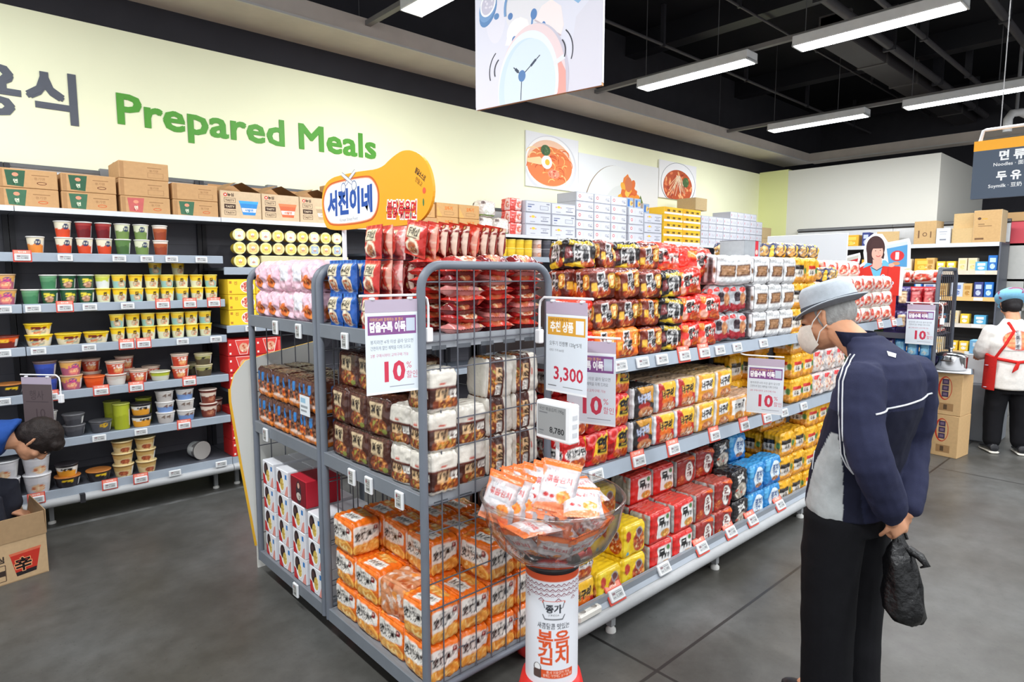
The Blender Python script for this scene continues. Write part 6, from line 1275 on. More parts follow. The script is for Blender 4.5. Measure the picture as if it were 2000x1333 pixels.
b = MB(); b.box(-.1, -.08, 0, .1, .08, .1, S(150, 154, 158), 'board', bev=.003); a = Art(20, 10, S(150, 154, 158)); a.rect(13.4, 0, 17.4, 10, S(190, 40, 56)); a.oval(15.4, 3, 1.6, 1.6, S(236, 180, 170)); b.art(a, (-.098, -.0808, .002), (.196, 0, 0), (0, 0, .096), 'board'); b.box(-.1, -.08, .098, .1, .08, .1005, S(40, 40, 44)); tag(b.build('grey_box', loc=(3.66, 1.93, 1.72)), 'grey box with a red stripe lying on the white noodle bundles', 'box')
# middle shelf
goods(.8, 1.915, ['samred', 'samred']); goods(.8, 2.06, ['yeol', 'yeol']); goods(.8, 2.205, ['yeol', 'yeol', 'yeol'])
goods(.8, 1.99, ['samred', 'samred', 'samred'], y=1.89, depth='second'); goods(.8, 2.15, ['yeol', 'yeol', 'yeol'], y=1.89, depth='second')
goods(.8, 2.385, ['neoblk', 'neoblk']); goods(.8, 2.562, ['neored', 'neored']); goods(.8, 2.742, ['neored', 'neored']); goods(.8, 2.93, ['neoor', 'neoor']); goods(.8, 3.108, ['neoor', 'neoor']); goods(.8, 3.285, ['acorn']); goods(.8, 3.465, ['acorn'])
for x, k, n in ((2.385, 'neoblk', 2), (2.562, 'neored', 2), (2.742, 'neored', 2), (2.93, 'neoor', 2), (3.108, 'neoor', 2), (3.285, 'acorn', 2), (3.465, 'acorn', 1)): goods(.8, x, [k] * n, y=1.90, depth='second')
goods(.8, 3.66, ['gold', 'gold', 'gold'], y=1.98, depth='third'); goods(.8, 3.84, ['gold', 'gold', 'gold'], y=1.90, depth='second')
goods(.8, 4.03, ['goldred', 'goldred', 'gold']); goods(.8, 4.2, ['goldred', 'goldred', 'gold']); goods(.8, 4.375, ['seafood', 'seafood', 'seafood']); goods(.8, 4.55, ['seafood', 'seafood', 'seafood']); goods(.8, 4.73, ['seafood', 'seafood', 'seafood'])
# bottom deck
goods(.15, 1.97, ['neored', 'samred']); goods(.15, 2.15, ['yellow']); goods(.15, 2.33, ['yellow', 'yellow']); goods(.15, 2.05, ['samred', 'yellow'], y=1.91, depth='second'); goods(.15, 2.28, ['yellow', 'yellow', 'yellow'], y=1.90, depth='second')
for x, k in ((2.545, 'mured'), (2.745, 'mured'), (2.955, 'ojing'), (3.155, 'ojing2')):
    goods(.15, x, [k, k]); goods(.15, x + .03, [k, k, k], y=1.905, depth='second', sc=(1, 1, .97))
goods(.15, 3.345, ['gamja', 'gamja'], sc=(1, 1, .93)); goods(.15, 3.36, ['gamja', 'gamja', 'gamja'], y=1.90, depth='second', sc=(1, 1, .88)); goods(.15, 3.545, ['bluepk', 'bluepk']); goods(.15, 3.75, ['bluepk', 'bluepk']); goods(.15, 3.55, ['bluepk', 'bluepk', 'bluepk'], y=1.90, depth='second', sc=(1, 1, .96))
for x in (3.95, 4.13): goods(.15, x, ['gold', 'gold', 'gold']); goods(.15, x, ['gold', 'gold', 'gold', 'gold'], y=1.90, depth='second', sc=(1, 1, .95))
for x in (4.31, 4.49, 4.67): goods(.15, x, ['goldred', 'goldred', 'goldred', 'goldred'], sc=(1, 1, .95))
# labels on the rails
GT = {1.25: [(2.15, 0), (2.31, 0), (2.46, 0), (2.65, 1), (2.83, 1), (2.98, 0), (3.16, 0), (3.46, 0), (3.96, 0), (5.4, 1), (5.72, 1)], .8: [(2.0, 0), (2.30, 1), (2.58, 1), (2.96, 1), (3.28, 1), (3.55, 1), (3.77, 0), (4.05, 0)], .15: [(2.16, 1), (2.53, 0), (2.88, 1), (3.18, 1), (3.43, 1), (3.79, 1)]}
for z, xs in GT.items():
    for i, (x, r) in enumerate(xs):
        if z == .15: put('tagred' if r else 'tag', x, GY - .002, z + .012, f'{"red-backed" if r else "white"} price tag on the bottom gondola deck rail, {ORD[i]} from left', 'price tag', 'price tags on the gondola', rot=(-.54, 0, 0), sc=1.25)
        else: put('tagred' if r else 'tag', x, GY + .001, z - .048, f'{"red-backed" if r else "white"} price tag on the {GS[z]} rail, {ORD[i]} from left', 'price tag', 'price tags on the gondola', rot=(-.22, 0, 0), sc=1.12)
# white socket strip lying at the gondola's lower corner
b = MB(); b.box(-.075, -.022, 0, .075, .022, .035, S(226, 224, 216), 'plastic', bev=.008)
for k in (-.036, .036): b.lathe([(.017, .0352), (.015, .0355), (.001, .0356)], S(150, 146, 140), 'plastic', 20, c=(k, 0, 0)); b.lathe([(.019, .035), (.019, .037), (.0165, .037)], S(236, 234, 228), 'plastic', 20, c=(k, 0, 0))
tag(b.build('socket_strip', loc=(1.965, 1.668, .156)), 'white two-hole socket strip at the bottom corner of the gondola', 'socket')

# white blank board standing on the gondola, and the shopper-shaped standee behind
b = MB(); b.box(0, -.73, .0, .015, 0, .51, S(222, 226, 232), 'print', bev=.002); o = b.build('blank_board', loc=(5.97, 2.87, 1.47)); tag(o, 'blank white board rising above the far end of the gondola', 'board')
for y in (-.6, -.06): MB().tube([(.0075, y, 0), (.0075, y, -1.47)], .01, S(200, 202, 206)).build('post', o)
# ================================================================ FAR RIGHT: SNACK RACK, FAR SHELVING, SIGN, CARTONS
t = empty('mesh_rack', (6.45, 0, 0)); tag(t, 'dark mesh rack of snack bags beyond the man in the hat', 'rack')
DK = S(70, 70, 80)
b = MB(); b.tube([(0.0, 1.55, .05), (0, 1.55, 1.6), (.04, 1.55, 1.66), (.52, 1.55, 1.66), (.56, 1.55, 1.6), (.56, 1.55, .05)], .018, S(78, 82, 92), n=10); f = b.build('side_frame', t)
w = MB()
for k in range(1, 9): w.tube([(.062 * k, 1.55, .06), (.062 * k, 1.55, 1.64)], .003, DK, n=5)
for k in range(9): w.tube([(0, 1.552, .2 + .175 * k), (.56, 1.552, .2 + .175 * k)], .003, DK, n=5)
w.build('wire_mesh', f)
b = MB(); b.tube([(0, 2.5, .05), (0, 2.5, 1.62), (.56, 2.5, 1.62), (.56, 2.5, .05)], .016, DK, n=8); b.build('side_frame', t)
for z in (.12, .62, 1.08): b = MB(); b.box(0, 1.57, z - .015, .56, 2.48, z, DK); b.box(-.008, 1.57, z - .045, 0, 2.48, z + .005, S(84, 84, 94)); b.build('shelf', t)
b = MB(); b.tube([(-.006, 1.56, 1.537), (-.006, 2.5, 1.537)], .007, S(60, 40, 46), n=6); b.build('front_rail', t)
def snack(key, base, win, seed, w=.1, h=.21):
    a = Art(10, 21, base); a.rrect(2, 6, 8, 17, 1, win); a.food(5, 9, 2.4, 3, [win, tuple(c * .6 for c in win), S(240, 226, 200)], seed, 10, .4); a.rect(0, 19.6, 10, 21, tuple(min(1, c * 1.6) for c in base)); a.rect(1, 2, 9, 4.4, tuple(c * .6 for c in base))
    pillow(key, 'snack_bag', w, h, .06, a, None, seed=seed, wr=.006, dens=160)
snack('sgreen', S(56, 72, 44), S(206, 216, 90), 91); snack('snavy', S(66, 56, 110), S(230, 200, 160), 92); snack('sred', S(170, 26, 36), S(226, 120, 120), 93); snack('sblue', S(40, 110, 176), S(140, 200, 230), 94); snack('sorange', S(226, 70, 40), S(240, 190, 150), 95)
SN = {'sgreen': 'dark green', 'snavy': 'navy', 'sred': 'dark red', 'sblue': 'blue', 'sorange': 'orange red'}
for lv, z in enumerate((.122, .622, 1.082)):
    for tier in range(2):
        for c in range(9):
            k = [['sorange', 'sorange', 'sgreen', 'sgreen', 'sgreen', 'snavy', 'snavy', 'sred', 'sred'], ['sorange', 'sgreen', 'sgreen', 'sgreen', 'snavy', 'snavy', 'sblue', 'sblue', 'sblue'], ['sred', 'sgreen', 'snavy', 'sblue', 'sblue', 'snavy', 'sred', 'sred', 'sred']][2 - lv][c]
            for dpt in range(2):
                if dpt and (lv < 2): continue
                put(k, 6.49 + .07 * dpt, 2.42 - .1 * c, z + .214 * tier, f'{SN[k]} snack bag on the dark rack, {["low", "middle", "high"][lv]} shelf, {["lower", "upper"][tier]} tier, {ORD[c]} from left, {["front", "behind"][dpt]}', 'snack bag', 'snack bags on the dark rack', rz=RZ)
for c in range(3):
    for k in range(7): put('redwhite' if k % 3 == 0 else 'sidebag2' if k % 2 else 'redbag2', 6.6 + .15 * c, 1.60 if k % 3 else 1.64, 1.083 + .018 + .04 * k if k % 3 else 1.083 + .04 * k, f'red snack bag lying behind the dark mesh, {["left", "middle", "right"][c]} pile, {ORD[k]} up', 'snack bag', 'red snack bags behind the dark mesh', rot=(-PI / 2, 0, .05 * c) if k % 3 else (0, 0, 0), sc=(.9, .9, .32) if k % 3 == 0 else None)
for c in range(3):
    for k in range(4): put(['sblue', 'snavy'][(c + k) % 2], 6.6 + .15 * c, 1.6, .64 + .05 * k, f'blue snack bag lying low behind the dark mesh, {["left", "middle", "right"][c]} pile, {ORD[k]} up', 'snack bag', 'blue snack bags behind the dark mesh', rot=(-PI / 2, 0, 0))
for c in range(4): put('redwhite', 6.62, 1.68 + .22 * c, 1.5375, f'red and white snack bag on top of the dark rack, {ORD[c]} from right', 'snack bag', 'red bags on top of the dark rack', rz=RZ)

# cardboard cut-out of a shop promoter in a red jacket
def flat_person():
    a = Art(60, 60, S(240, 240, 242)); R_ = S(220, 52, 40); BL = S(110, 190, 226); SKN = S(232, 178, 160)
    a.poly([(16, 0), (15, 19), (20, 25), (28, 29), (44, 28), (52, 25), (52, 0)], R_); a.line([(42.5, 1), (42.5, 24)], .25, S(170, 30, 26)); a.line([(20, 2), (20.4, 14)], .25, S(170, 30, 26)); a.poly([(6, 24), (15, 24), (22, 17), (17, 12), (6, 19)], R_)
    a.poly([(28, 25), (34.5, 7), (38, 26), (36, 30)], BL); a.poly([(29, 27), (22, 24), (24, 28), (29.6, 31)], BL); a.poly([(37.5, 26), (46, 25), (40, 31), (37.6, 31)], BL); a.line([(29, 24.6), (33.6, 22), (38, 25)], .5, S(40, 50, 70)); a.poly([(29.6, 25), (33.4, 22.4), (37.4, 25.4), (37, 33), (30, 33)], SKN)
    a.oval(31.4, 42, 7.6, 10.6, S(66, 40, 40), rot=.1); a.poly([(24.4, 40), (25.4, 29), (30, 28), (29, 40)], S(60, 36, 38)); a.poly([(36.6, 44), (39, 36), (38.4, 32), (35.4, 34)], S(60, 36, 38)); a.oval(33.2, 37.6, 4.6, 6.6, SKN, rot=-.08)
    a.poly([(26.6, 42), (29, 48.6), (36, 48.6), (39, 42.4), (36, 41.4), (30, 41.4)], S(70, 44, 44)); a.oval(31.6, 39.4, .5, .34, S(50, 34, 34)); a.oval(35.4, 39.7, .5, .34, S(50, 34, 34)); a.arc(34, 35.6, 1.7, 1.2, 200, 350, .5, S(206, 60, 60)); a.line([(33.8, 39), (34.4, 37.4), (33.7, 37.2)], .25, S(206, 140, 124))
    for cx, cy in ((38.8, 17), (22.6, 16), (28, 7), (46, 11)): a.oval(cx, cy, 1.7, 1.7, S(226, 230, 236)); a.oval(cx, cy, .9, .9, S(110, 150, 200))
    a.poly([(4, 13), (15, 15.4), (17.6, 33), (3.4, 29)], S(206, 50, 54)); a.poly([(3.4, 29), (17.6, 33), (17.8, 36), (3, 32)], S(206, 206, 196)); a.oval(10, 23, 4.4, 4.8, S(140, 190, 220)); a.oval(10.4, 23, 2, 2.4, S(226, 226, 230)); a.oval(11, 16.6, 3, 1.6, S(226, 140, 100)); a.oval(15, 18, 2.2, 1.7, SKN)
    a.poly([(43, 26), (57, 25), (56.4, 44), (40.4, 41)], S(86, 156, 206)); a.poly([(40.4, 41), (56.4, 44), (56, 47), (40, 44)], S(206, 216, 220)); a.oval(49, 34.6, 5.4, 4.6, S(214, 54, 60)); a.rect(47.6, 31.4, 50.4, 37.8, S(238, 238, 240)); a.oval(48.4, 28, 3, 1.5, S(214, 150, 110)); a.oval(45, 26.6, 2.4, 1.7, SKN)
    return a
SO = [(15, 0), (13.6, 11), (2.6, 10.6), (1.6, 30), (2, 34), (18.6, 38), (19.4, 34), (18, 26), (23, 30), (21.6, 38), (23, 50), (29, 54.6), (36, 54), (40.6, 47), (40.4, 46.4), (57, 49.4), (58.6, 45), (59.4, 24), (55, 23), (54, 0)]
b = MB(); outline_solid(b, [(x / 100, z / 100) for x, z in SO], .008, S(242, 242, 244)); b.art(flat_person(), (0, -.0006, 0), (.6, 0, 0), (0, 0, .6), base=False)
b.box(.16, .002, -.18, .5, .006, 0, S(220, 52, 40), 'print'); b.box(.3, .003, -1.43, .34, .007, -.18, S(206, 208, 212), 'print')
tag(b.build('cardboard_standee', loc=(6.2, 2.30, 1.43), rz=RZ), 'flat cut-out of a promoter in red jacket holding two snack bags', 'standee')

# far wall shelving facing the camera
FXX = 10.2
for i, (ya, yb, nm) in enumerate(((1.79, 3.2, 'with the cartons on top at far right'), (3.205, 4.62, 'behind the red-jacket standee'))):
    t = empty('shelving_unit', (FXX, ya, 0)); W = yb - ya; tag(t, f'grey steel shelving on far white wall {nm}', 'shelving')
    MB().box(.50, 0, .1, .53, W, 2.36, S(84, 82, 84)).build('back_panel', t)
    b = MB(); b.box(.495, 0, 2.05, .50, W, 2.3, S(222, 224, 226)); b.box(.46, 0, 2.32, .53, W, 2.35, S(120, 122, 124)); b.build('top_rail', t)
    for yy in (0, W - .02):
        b = MB(); b.box(.0, yy, 0, .5, yy + .018, 2.03, S(88, 92, 102)); b.build('side_panel', t)
    for z, c in ((2.03, S(206, 208, 210)), (1.66, S(226, 206, 186)), (1.31, S(240, 190, 120)), (.95, S(226, 216, 206)), (.58, S(240, 200, 140)), (.14, S(200, 204, 206))):
        s = MB().box(.01, .02, z - .02, .5, W - .02, z, S(96, 98, 104)).build('shelf', t); MB().box(0, .02, z - .05, .012, W - .02, z + .004, c).build('price_rail', s)
        for k in range(3): MB().box(-.003, .15 + W * k / 3, z - .044, 0, .25 + W * k / 3, z - .004, S(240, 240, 240), 'plastic').build('price_label', s)
def pick(key, w, d, h, c, c2, txt=None, seed=1):
    a = Art(w * 100, h * 100, c); a.rect(w * 15, h * 55, w * 85, h * 85, c2); a.food(w * 50, h * 28, w * 30, h * 18, [c2, tuple(q * .6 for q in c2), S(240, 230, 210)], seed, 8, .4)
    if txt: a.text(txt, w * 50, h * 62, h * 16, S(50, 50, 60), wmax=w * 60)
    carton(key, 'food_box', w, d, h, a, None, c, m='print')
pick('f_yel', .2, .16, .17, S(232, 170, 50), S(246, 200, 90)); pick('f_yw', .1, .12, .13, S(240, 200, 60), S(240, 236, 226)); pick('f_cream', .1, .12, .17, S(222, 206, 176), S(240, 206, 140)); pick('f_blue', .1, .14, .2, S(40, 110, 190), S(190, 220, 240)); pick('f_lblue', .13, .14, .12, S(90, 170, 210), S(226, 236, 240)); pick('f_white', .14, .14, .24, S(226, 228, 230), S(196, 206, 214)); pick('f_tan', .1, .16, .18, S(214, 176, 110), S(190, 140, 70)); pick('f_navy', .1, .16, .2, S(60, 70, 130), S(190, 200, 226)); pick('f_stripe', .14, .16, .19, S(200, 208, 222), S(120, 140, 190))
FN = {'f_yel': 'large yellow', 'f_yw': 'yellow and white', 'f_cream': 'cream', 'f_blue': 'deep blue', 'f_lblue': 'light blue', 'f_white': 'white', 'f_tan': 'tan', 'f_navy': 'navy', 'f_stripe': 'pale striped'}
for z, nm, row in ((1.66, 'second', [(2.66, 'f_yel'), (2.45, 'f_yw'), (2.33, 'f_yw'), (2.2, 'f_cream'), (2.09, 'f_cream'), (2.57, 'f_tan'), (1.99, 'f_lblue'), (1.87, 'f_blue'), (2.85, 'f_cream'), (3.0, 'f_yel')]), (1.31, 'third', [(2.24, 'f_stripe'), (2.12, 'f_tan'), (2.0, 'f_navy'), (1.89, 'f_blue'), (2.4, 'f_tan'), (2.56, 'f_stripe'), (2.7, 'f_blue')]), (.95, 'fourth', [(2.25, 'f_cream'), (2.13, 'f_yw'), (1.96, 'f_lblue'), (2.42, 'f_lblue'), (2.6, 'f_yw')]), (.58, 'fifth', [(2.24, 'f_yw'), (2.12, 'f_yw'), (1.98, 'f_lblue'), (2.4, 'f_cream')]), (1.66, 'second', [(3.35, 'f_yel'), (3.6, 'f_navy'), (3.8, 'f_cream'), (4.1, 'f_yel'), (4.4, 'f_stripe')]), (1.31, 'third', [(3.4, 'f_blue'), (3.7, 'f_tan'), (4.0, 'f_cream'), (4.3, 'f_yel')])):
    for i, (y, k) in enumerate(row): put(k, FXX + .1, y, z + .001, f'{FN[k]} food box, {nm} far shelf, {ORD[i]} listed beside {"standee" if y > 3.2 else "far carton end"}'.replace('listed beside', 'by the'), 'box', 'food boxes on the far shelving', rz=RZ)
fk = Art(28, 33, S(196, 162, 114)); fk.oval(14, 14, 3, 3, S(110, 80, 60)); fk.oval(14, 14, 2, 2, S(196, 162, 114)); fk.rect(5, 9, 7, 20, S(120, 90, 66)); fk.rect(21, 9, 22.6, 18, S(120, 90, 66))
carton('fk1', 'noodle_carton', .27, .3, .32, fk, None, S(206, 176, 132)); carton('fk3', 'noodle_carton', .28, .3, .2, None, None, S(200, 170, 122))
fw = Art(20, 20, S(214, 218, 224)); fw.rect(4, 15, 16, 16, S(150, 154, 164)); fw.rect(5, 12, 15, 12.6, S(150, 154, 164)); fw.rect(5, 4, 15, 6, S(130, 134, 144)); carton('fw1', 'noodle_carton', .16, .3, .21, fw, None, S(214, 218, 224))
fb = Art(30, 36, S(192, 156, 108)); fb.oval(6, 27, 2, 1.5, S(90, 66, 50)); fb.rect(9, 26, 15, 27, S(206, 160, 60)); fb.rect(5, 20, 12, 21, S(130, 100, 70)); fb.rect(5, 18, 20, 18.8, S(130, 100, 70)); fb.rect(2, 3, 12, 5, S(110, 80, 56)); carton('fk2', 'noodle_carton', .3, .34, .42, fb, None, S(214, 188, 150))
put('fk1', FXX + .2, 2.66, 2.031, 'kraft carton with round black logo on the far shelf top', 'carton', rz=RZ - .05); put('fw1', FXX + .16, 2.44, 2.031, 'white carton on the far shelf top between kraft cartons', 'carton', rz=RZ); put('fk3', FXX + .2, 2.21, 2.031, 'low open kraft carton left of the tall carton on far shelf top', 'carton', rz=RZ); put('fk3', FXX + .3, 2.22, 2.235, 'kraft carton stacked behind the white wrap on far shelf top', 'carton', rz=RZ); put('fk2', FXX + .2, 1.96, 2.031, 'tall kraft carton below the blue aisle sign on far shelf top', 'carton', rz=RZ); put('fk3', FXX + .22, 3.18, 2.031, 'kraft carton behind the head of the standee on far shelf top', 'carton', rz=RZ + .3); put('f_yel', FXX + .12, 3.62, 2.031, 'yellow box on the far shelf top beside the white board', 'box', rz=RZ); put('f_navy', FXX + .12, 3.42, 2.031, 'navy striped box on the far shelf top beside the yellow one', 'box', rz=RZ)
# shelving beyond, at the picture's right edge
t = empty('shelving_unit', (10.8, 1.62, 0)); tag(t, 'pale shelving unit at the right edge behind the staff member', 'shelving')
MB().box(0, .55, .1, 1.8, .6, 2.36, S(206, 206, 200)).build('back_panel', t)
for z in (2.03, 1.55, 1.15, .75, .2): MB().box(0, 0, z - .03, 1.8, .55, z, S(216, 214, 208)).build('shelf', t)
for x in (0, 1.78): MB().box(x, 0, 0, x + .02, .55, 2.03, S(200, 200, 196)).build('side_panel', t)
pick('g_green', .18, .12, .4, S(160, 196, 150), S(206, 220, 196)); pick('g_yel', .16, .1, .3, S(240, 206, 80), S(250, 226, 140)); pick('g_orange', .26, .12, .26, S(240, 170, 50), S(246, 190, 90)); pick('g_pink', .26, .24, .3, S(214, 84, 96), S(240, 220, 220)); pick('g_kr', .3, .3, .12, S(196, 156, 106), S(190, 150, 100))
for k, x, z, lb in (('g_yel', 10.95, 1.551, 'yellow box beside the pale green box at right edge'), ('g_green', 11.2, 1.551, 'tall pale green box at the right edge shelf'), ('g_orange', 11.0, 1.151, 'orange box above the staff member\'s blue cap'), ('g_pink', 11.05, 2.031, 'pink and white carton on top at the right edge'), ('g_kr', 11.05, 2.333, 'flat kraft carton on the pink carton at right edge'), ('g_green', 11.4, 1.151, 'pale green box behind the staff member\'s cap')): put(k, x, 1.78, z, lb, 'box')

# stacked cartons with a steel pot
ca = Art(27, 33, S(206, 170, 122)); ca.oval(15.4, 21, 5, 9.5, S(190, 60, 40)); ca.oval(15.8, 21, 4.1, 8.6, S(206, 170, 122))
for k in range(3): ca.rect(13.2, 14 + 5 * k, 18, 18.4 + 5 * k, S(70, 56, 84)); ca.rect(14.2, 15.2 + 5 * k, 17, 17.2 + 5 * k, S(120, 100, 120))
ca.rect(3, 22, 6.4, 30, S(190, 70, 50)); ca.rect(3.6, 23, 5.8, 29, S(206, 150, 110)); ca.rrect(2.6, 3, 6, 13, .4, S(130, 100, 70)); ca.rrect(3.1, 3.5, 5.5, 12.5, .3, S(206, 170, 122)); ca.rect(12, 3, 22, 9, S(160, 124, 84)); ca.rect(15, 4, 17.6, 8, S(90, 70, 50))
carton('boxlogo', 'snack_carton', .3, .26, .375, ca, ca, S(206, 170, 122))
for k in range(2): put('boxlogo', 6.66, 1.47, .377 * k, f'kraft snack carton with red oval logo, {["on the floor under another", "carrying the steel pot"][k]}', 'carton', 'snack cartons under the pot', rz=RZ - .12 + .03 * k)
b = MB(); b.box(-.17, -.16, 0, .17, .16, .012, S(226, 228, 230), 'plastic', bev=.004); b.box(-.19, -.18, .006, .19, .18, .009, S(206, 210, 212), 'steel'); tag(b.build('foil_sheet', loc=(6.66, 1.47, .7545), rz=.2), 'silver foil lined tray under the steel pot on the cartons', 'tray')
b = MB(); b.lathe([(.001, 0), (.12, 0), (.13, .012), (.133, .12), (.139, .124), (.133, .126), (.128, .02), (.001, .018)], WHITE, 'steel', 40)
o = b.build('cooking_pot', loc=(6.66, 1.47, .768)); tag(o, 'round steel cooking pot on top of the stacked cartons', 'pot')
MB().lathe([(.138, .126), (.13, .138), (.07, .158), (.02, .164), (.012, .166), (.012, .18), (.02, .186), (.018, .194), (.001, .196)], WHITE, 'steel', 40).build('lid', o)
for s_ in (-1, 1): MB().tube([(s_ * .13, -.035, .09), (s_ * .168, -.03, .095), (s_ * .172, 0, .095), (s_ * .168, .03, .095), (s_ * .13, .035, .09)], .007, S(60, 50, 46), n=8).build('handle', o)
pick('bluebagbox', .16, .14, .13, S(120, 180, 220), S(220, 232, 240)); carton('clearbin', 'plastic_bin', .26, .26, .28, None, None, S(206, 210, 212), m='plastic')
put('clearbin', 7.55, 1.42, .56, 'pale translucent bin beside the staff member', 'bin', rz=.2)
put('bluebagbox', 7.55, 1.42, .841, 'light blue and white pack on the pale bin beside staff member', 'pack', rz=RZ)
b = MB(); b.box(-.2, -.22, 0, .2, .22, .56, S(120, 124, 130), bev=.01); tag(b.build('service_cart', loc=(7.55, 1.42, 0)), 'grey service cart in front of the staff member', 'cart')

# hanging aisle sign
sg = Art(100, 41, S(72, 86, 104)); sg.rect(0, 34, 100, 41, S(248, 174, 40))
for x, y, s_, h in ((19, 26.6, '면 류', 5.2), (18, 12.6, '두 유', 5.0)): sg.text(s_, x + 4, y, h, S(240, 244, 246), bold=.04, wmax=26)
sg.text('Noodles · 面类 · 麺類', 12.6, 22.2, 2.4, S(236, 240, 242), bold=.012, align='l'); sg.text('Soymilk · 豆奶 · 豆乳', 10.4, 7.2, 2.4, S(236, 240, 242), bold=.012, align='l')
b = MB(); b.box(0, 0, 0, .95, .03, .40, S(72, 86, 104), 'print'); b.box(-.001, -.001, .333, .951, .031, .401, S(248, 174, 40), 'print'); b.art(sg, (0, -.0012, 0), (.95, 0, 0), (0, 0, .40))
o = b.build('aisle_sign', loc=(5.5, 1.165, 2.148), rz=RZ); tag(o, 'hanging dark blue aisle sign with orange band reading Noodles and Soymilk', 'sign')
b = MB(); b.tube([(.03, .015, .4), (.045, .015, .47), (.06, .015, .475), (.9, .015, .475), (.92, .015, .4)], .011, S(236, 236, 238), n=8); b.build('hanger_frame', o)
for x in (.14, .8): MB().tube([(x, .015, .475), (x, .015, 2.6)], .003, S(150, 150, 152), n=5).build('wire', o)
b = MB(); b.tube([(10.23, 1.83, 3.42), (10.23, 1.83, 3.58), (10.26, 1.80, 3.65), (10.32, 1.72, 3.66), (10.40, 1.62, 3.6), (10.62, 1.32, 3.42)], .05, S(226, 226, 226), n=12); b.tube([(10.29, 1.76, 3.66), (10.29, 1.76, 4.75)], .02, S(120, 120, 122)); tag(b.build('ceiling_pipe'), 'white bent pipe hanging above the aisle sign at right', 'pipe')
# ================================================================ PEOPLE
from mathutils.bvhtree import BVHTree
def ring_tube(b, rings, n=20, m='fabric'):
    """rings: (centre, half-width vector, half-depth vector) from one end to the other, closed at both ends"""
    vs, fs = [], []
    for c, u, v in rings:
        c, u, v = Vector(c), Vector(u), Vector(v)
        for k in range(n): g = 2 * PI * k / n; vs.append(c + u * math.cos(g) + v * math.sin(g))
    R = len(rings)
    for i in range(R - 1):
        for k in range(n): fs.append((i * n + k, i * n + (k + 1) % n, (i + 1) * n + (k + 1) % n, (i + 1) * n + k))
    fs.append(tuple(range(n))[::-1]); fs.append(tuple(range((R - 1) * n, R * n)))
    b.faces(vs, fs, WHITE, m)
def limb(b, pts, rad, n=14, flat=None):
    """rounded tapering tube; flat = (axis, factor) squashes it along an axis"""
    P_ = [Vector(p) for p in pts]; out = []
    Q, R = [], []
    for i in range(len(P_) - 1):      # subdivide for smooth bends
        p0, p1, p2, p3 = P_[max(i - 1, 0)], P_[i], P_[i + 1], P_[min(i + 2, len(P_) - 1)]
        for k in range(4):
            t = k / 4; Q.append(0.5 * ((2 * p1) + (p2 - p0) * t + (2 * p0 - 5 * p1 + 4 * p2 - p3) * t * t + (3 * p1 - p0 - 3 * p2 + p3) * t ** 3)); R.append(rad[i] * (1 - t) + rad[i + 1] * t)
    Q.append(P_[-1]); R.append(rad[-1])
    d0 = (Q[0] - Q[1]).normalized(); d1 = (Q[-1] - Q[-2]).normalized()
    Q = [Q[0] + d0 * R[0] * .8, Q[0] + d0 * R[0] * .5] + Q + [Q[-1] + d1 * R[-1] * .5, Q[-1] + d1 * R[-1] * .8]; R = [R[0] * .35, R[0] * .8] + R + [R[-1] * .8, R[-1] * .35]
    up = None
    for i, q in enumerate(Q):
        t = (Q[min(i + 1, len(Q) - 1)] - Q[max(i - 1, 0)]).normalized()
        if up is None: up = t.orthogonal().normalized()
        up = (up - t * up.dot(t)).normalized(); w = t.cross(up); u_, w_ = up * R[i], w * R[i]
        if flat:
            ax = Vector(flat[0]); u_ = u_ - ax * u_.dot(ax) * (1 - flat[1]); w_ = w_ - ax * w_.dot(ax) * (1 - flat[1])
        out.append((q, u_, w_))
    ring_tube(b, out, n)
def ball(b, c, rx, ry, rz, n=16, R=None):
    vs, fs = [], []; R = R or Matrix.Identity(3)
    for i in range(n // 2 + 1):
        e = PI * i / (n // 2) - PI / 2
        for k in range(n): a = 2 * PI * k / n; vs.append(Vector(c) + R @ Vector((rx * math.cos(e) * math.cos(a), ry * math.cos(e) * math.sin(a), rz * math.sin(e))))
    for i in range(n // 2):
        for k in range(n): fs.append((i * n + k, i * n + (k + 1) % n, (i + 1) * n + (k + 1) % n, (i + 1) * n + k))
    b.faces(vs, fs, WHITE, 'fabric')
def fuse(b, voxel, smooth_it, name, parent, m, colour, wrinkle=0.0, wf=18, seed=3, cut=None):
    """melts the collected volumes into one continuous surface and colours it by position"""
    o = b.build('melt', weld=1e-5); r = o.modifiers.new('r', 'REMESH'); r.mode = 'VOXEL'; r.voxel_size = voxel
    if smooth_it: s_ = o.modifiers.new('s', 'SMOOTH'); s_.factor = .5; s_.iterations = smooth_it
    bpy.context.view_layer.update()
    me = bpy.data.meshes.new_from_object(o.evaluated_get(bpy.context.evaluated_depsgraph_get()))
    v = np.zeros(len(me.vertices) * 3); me.vertices.foreach_get('co', v); v = v.reshape(-1, 3)
    nn = np.zeros(len(me.vertices) * 3); me.vertices.foreach_get('normal', nn); nn = nn.reshape(-1, 3)
    f = [tuple(p.vertices) for p in me.polygons]
    bpy.data.objects.remove(o); bpy.data.meshes.remove(me)
    if wrinkle:
        w = 1 - 2 * np.abs(vnoise(v * [wf, wf, wf * .55], seed)); w2 = vnoise(v * wf * 2.1, seed + 2)
        v = v + nn * (wrinkle * (w * .7 + w2 * .4))[:, None]
    if cut is not None:
        keep = cut(v); f = [q for q in f if all(keep[i] for i in q)]
    c = colour(v, nn) if callable(colour) else np.tile(colour, (len(v), 1))
    q = MB().faces(v, f, c, m, True); ob = q.build(name, parent)
    return ob, BVHTree.FromPolygons([Vector(p) for p in v], f)
def on_surface(bvh, pts, off=.003):
    out = []
    for p in pts:
        h = bvh.find_nearest(Vector(p)); out.append(h[0] + h[1] * off)
    return out
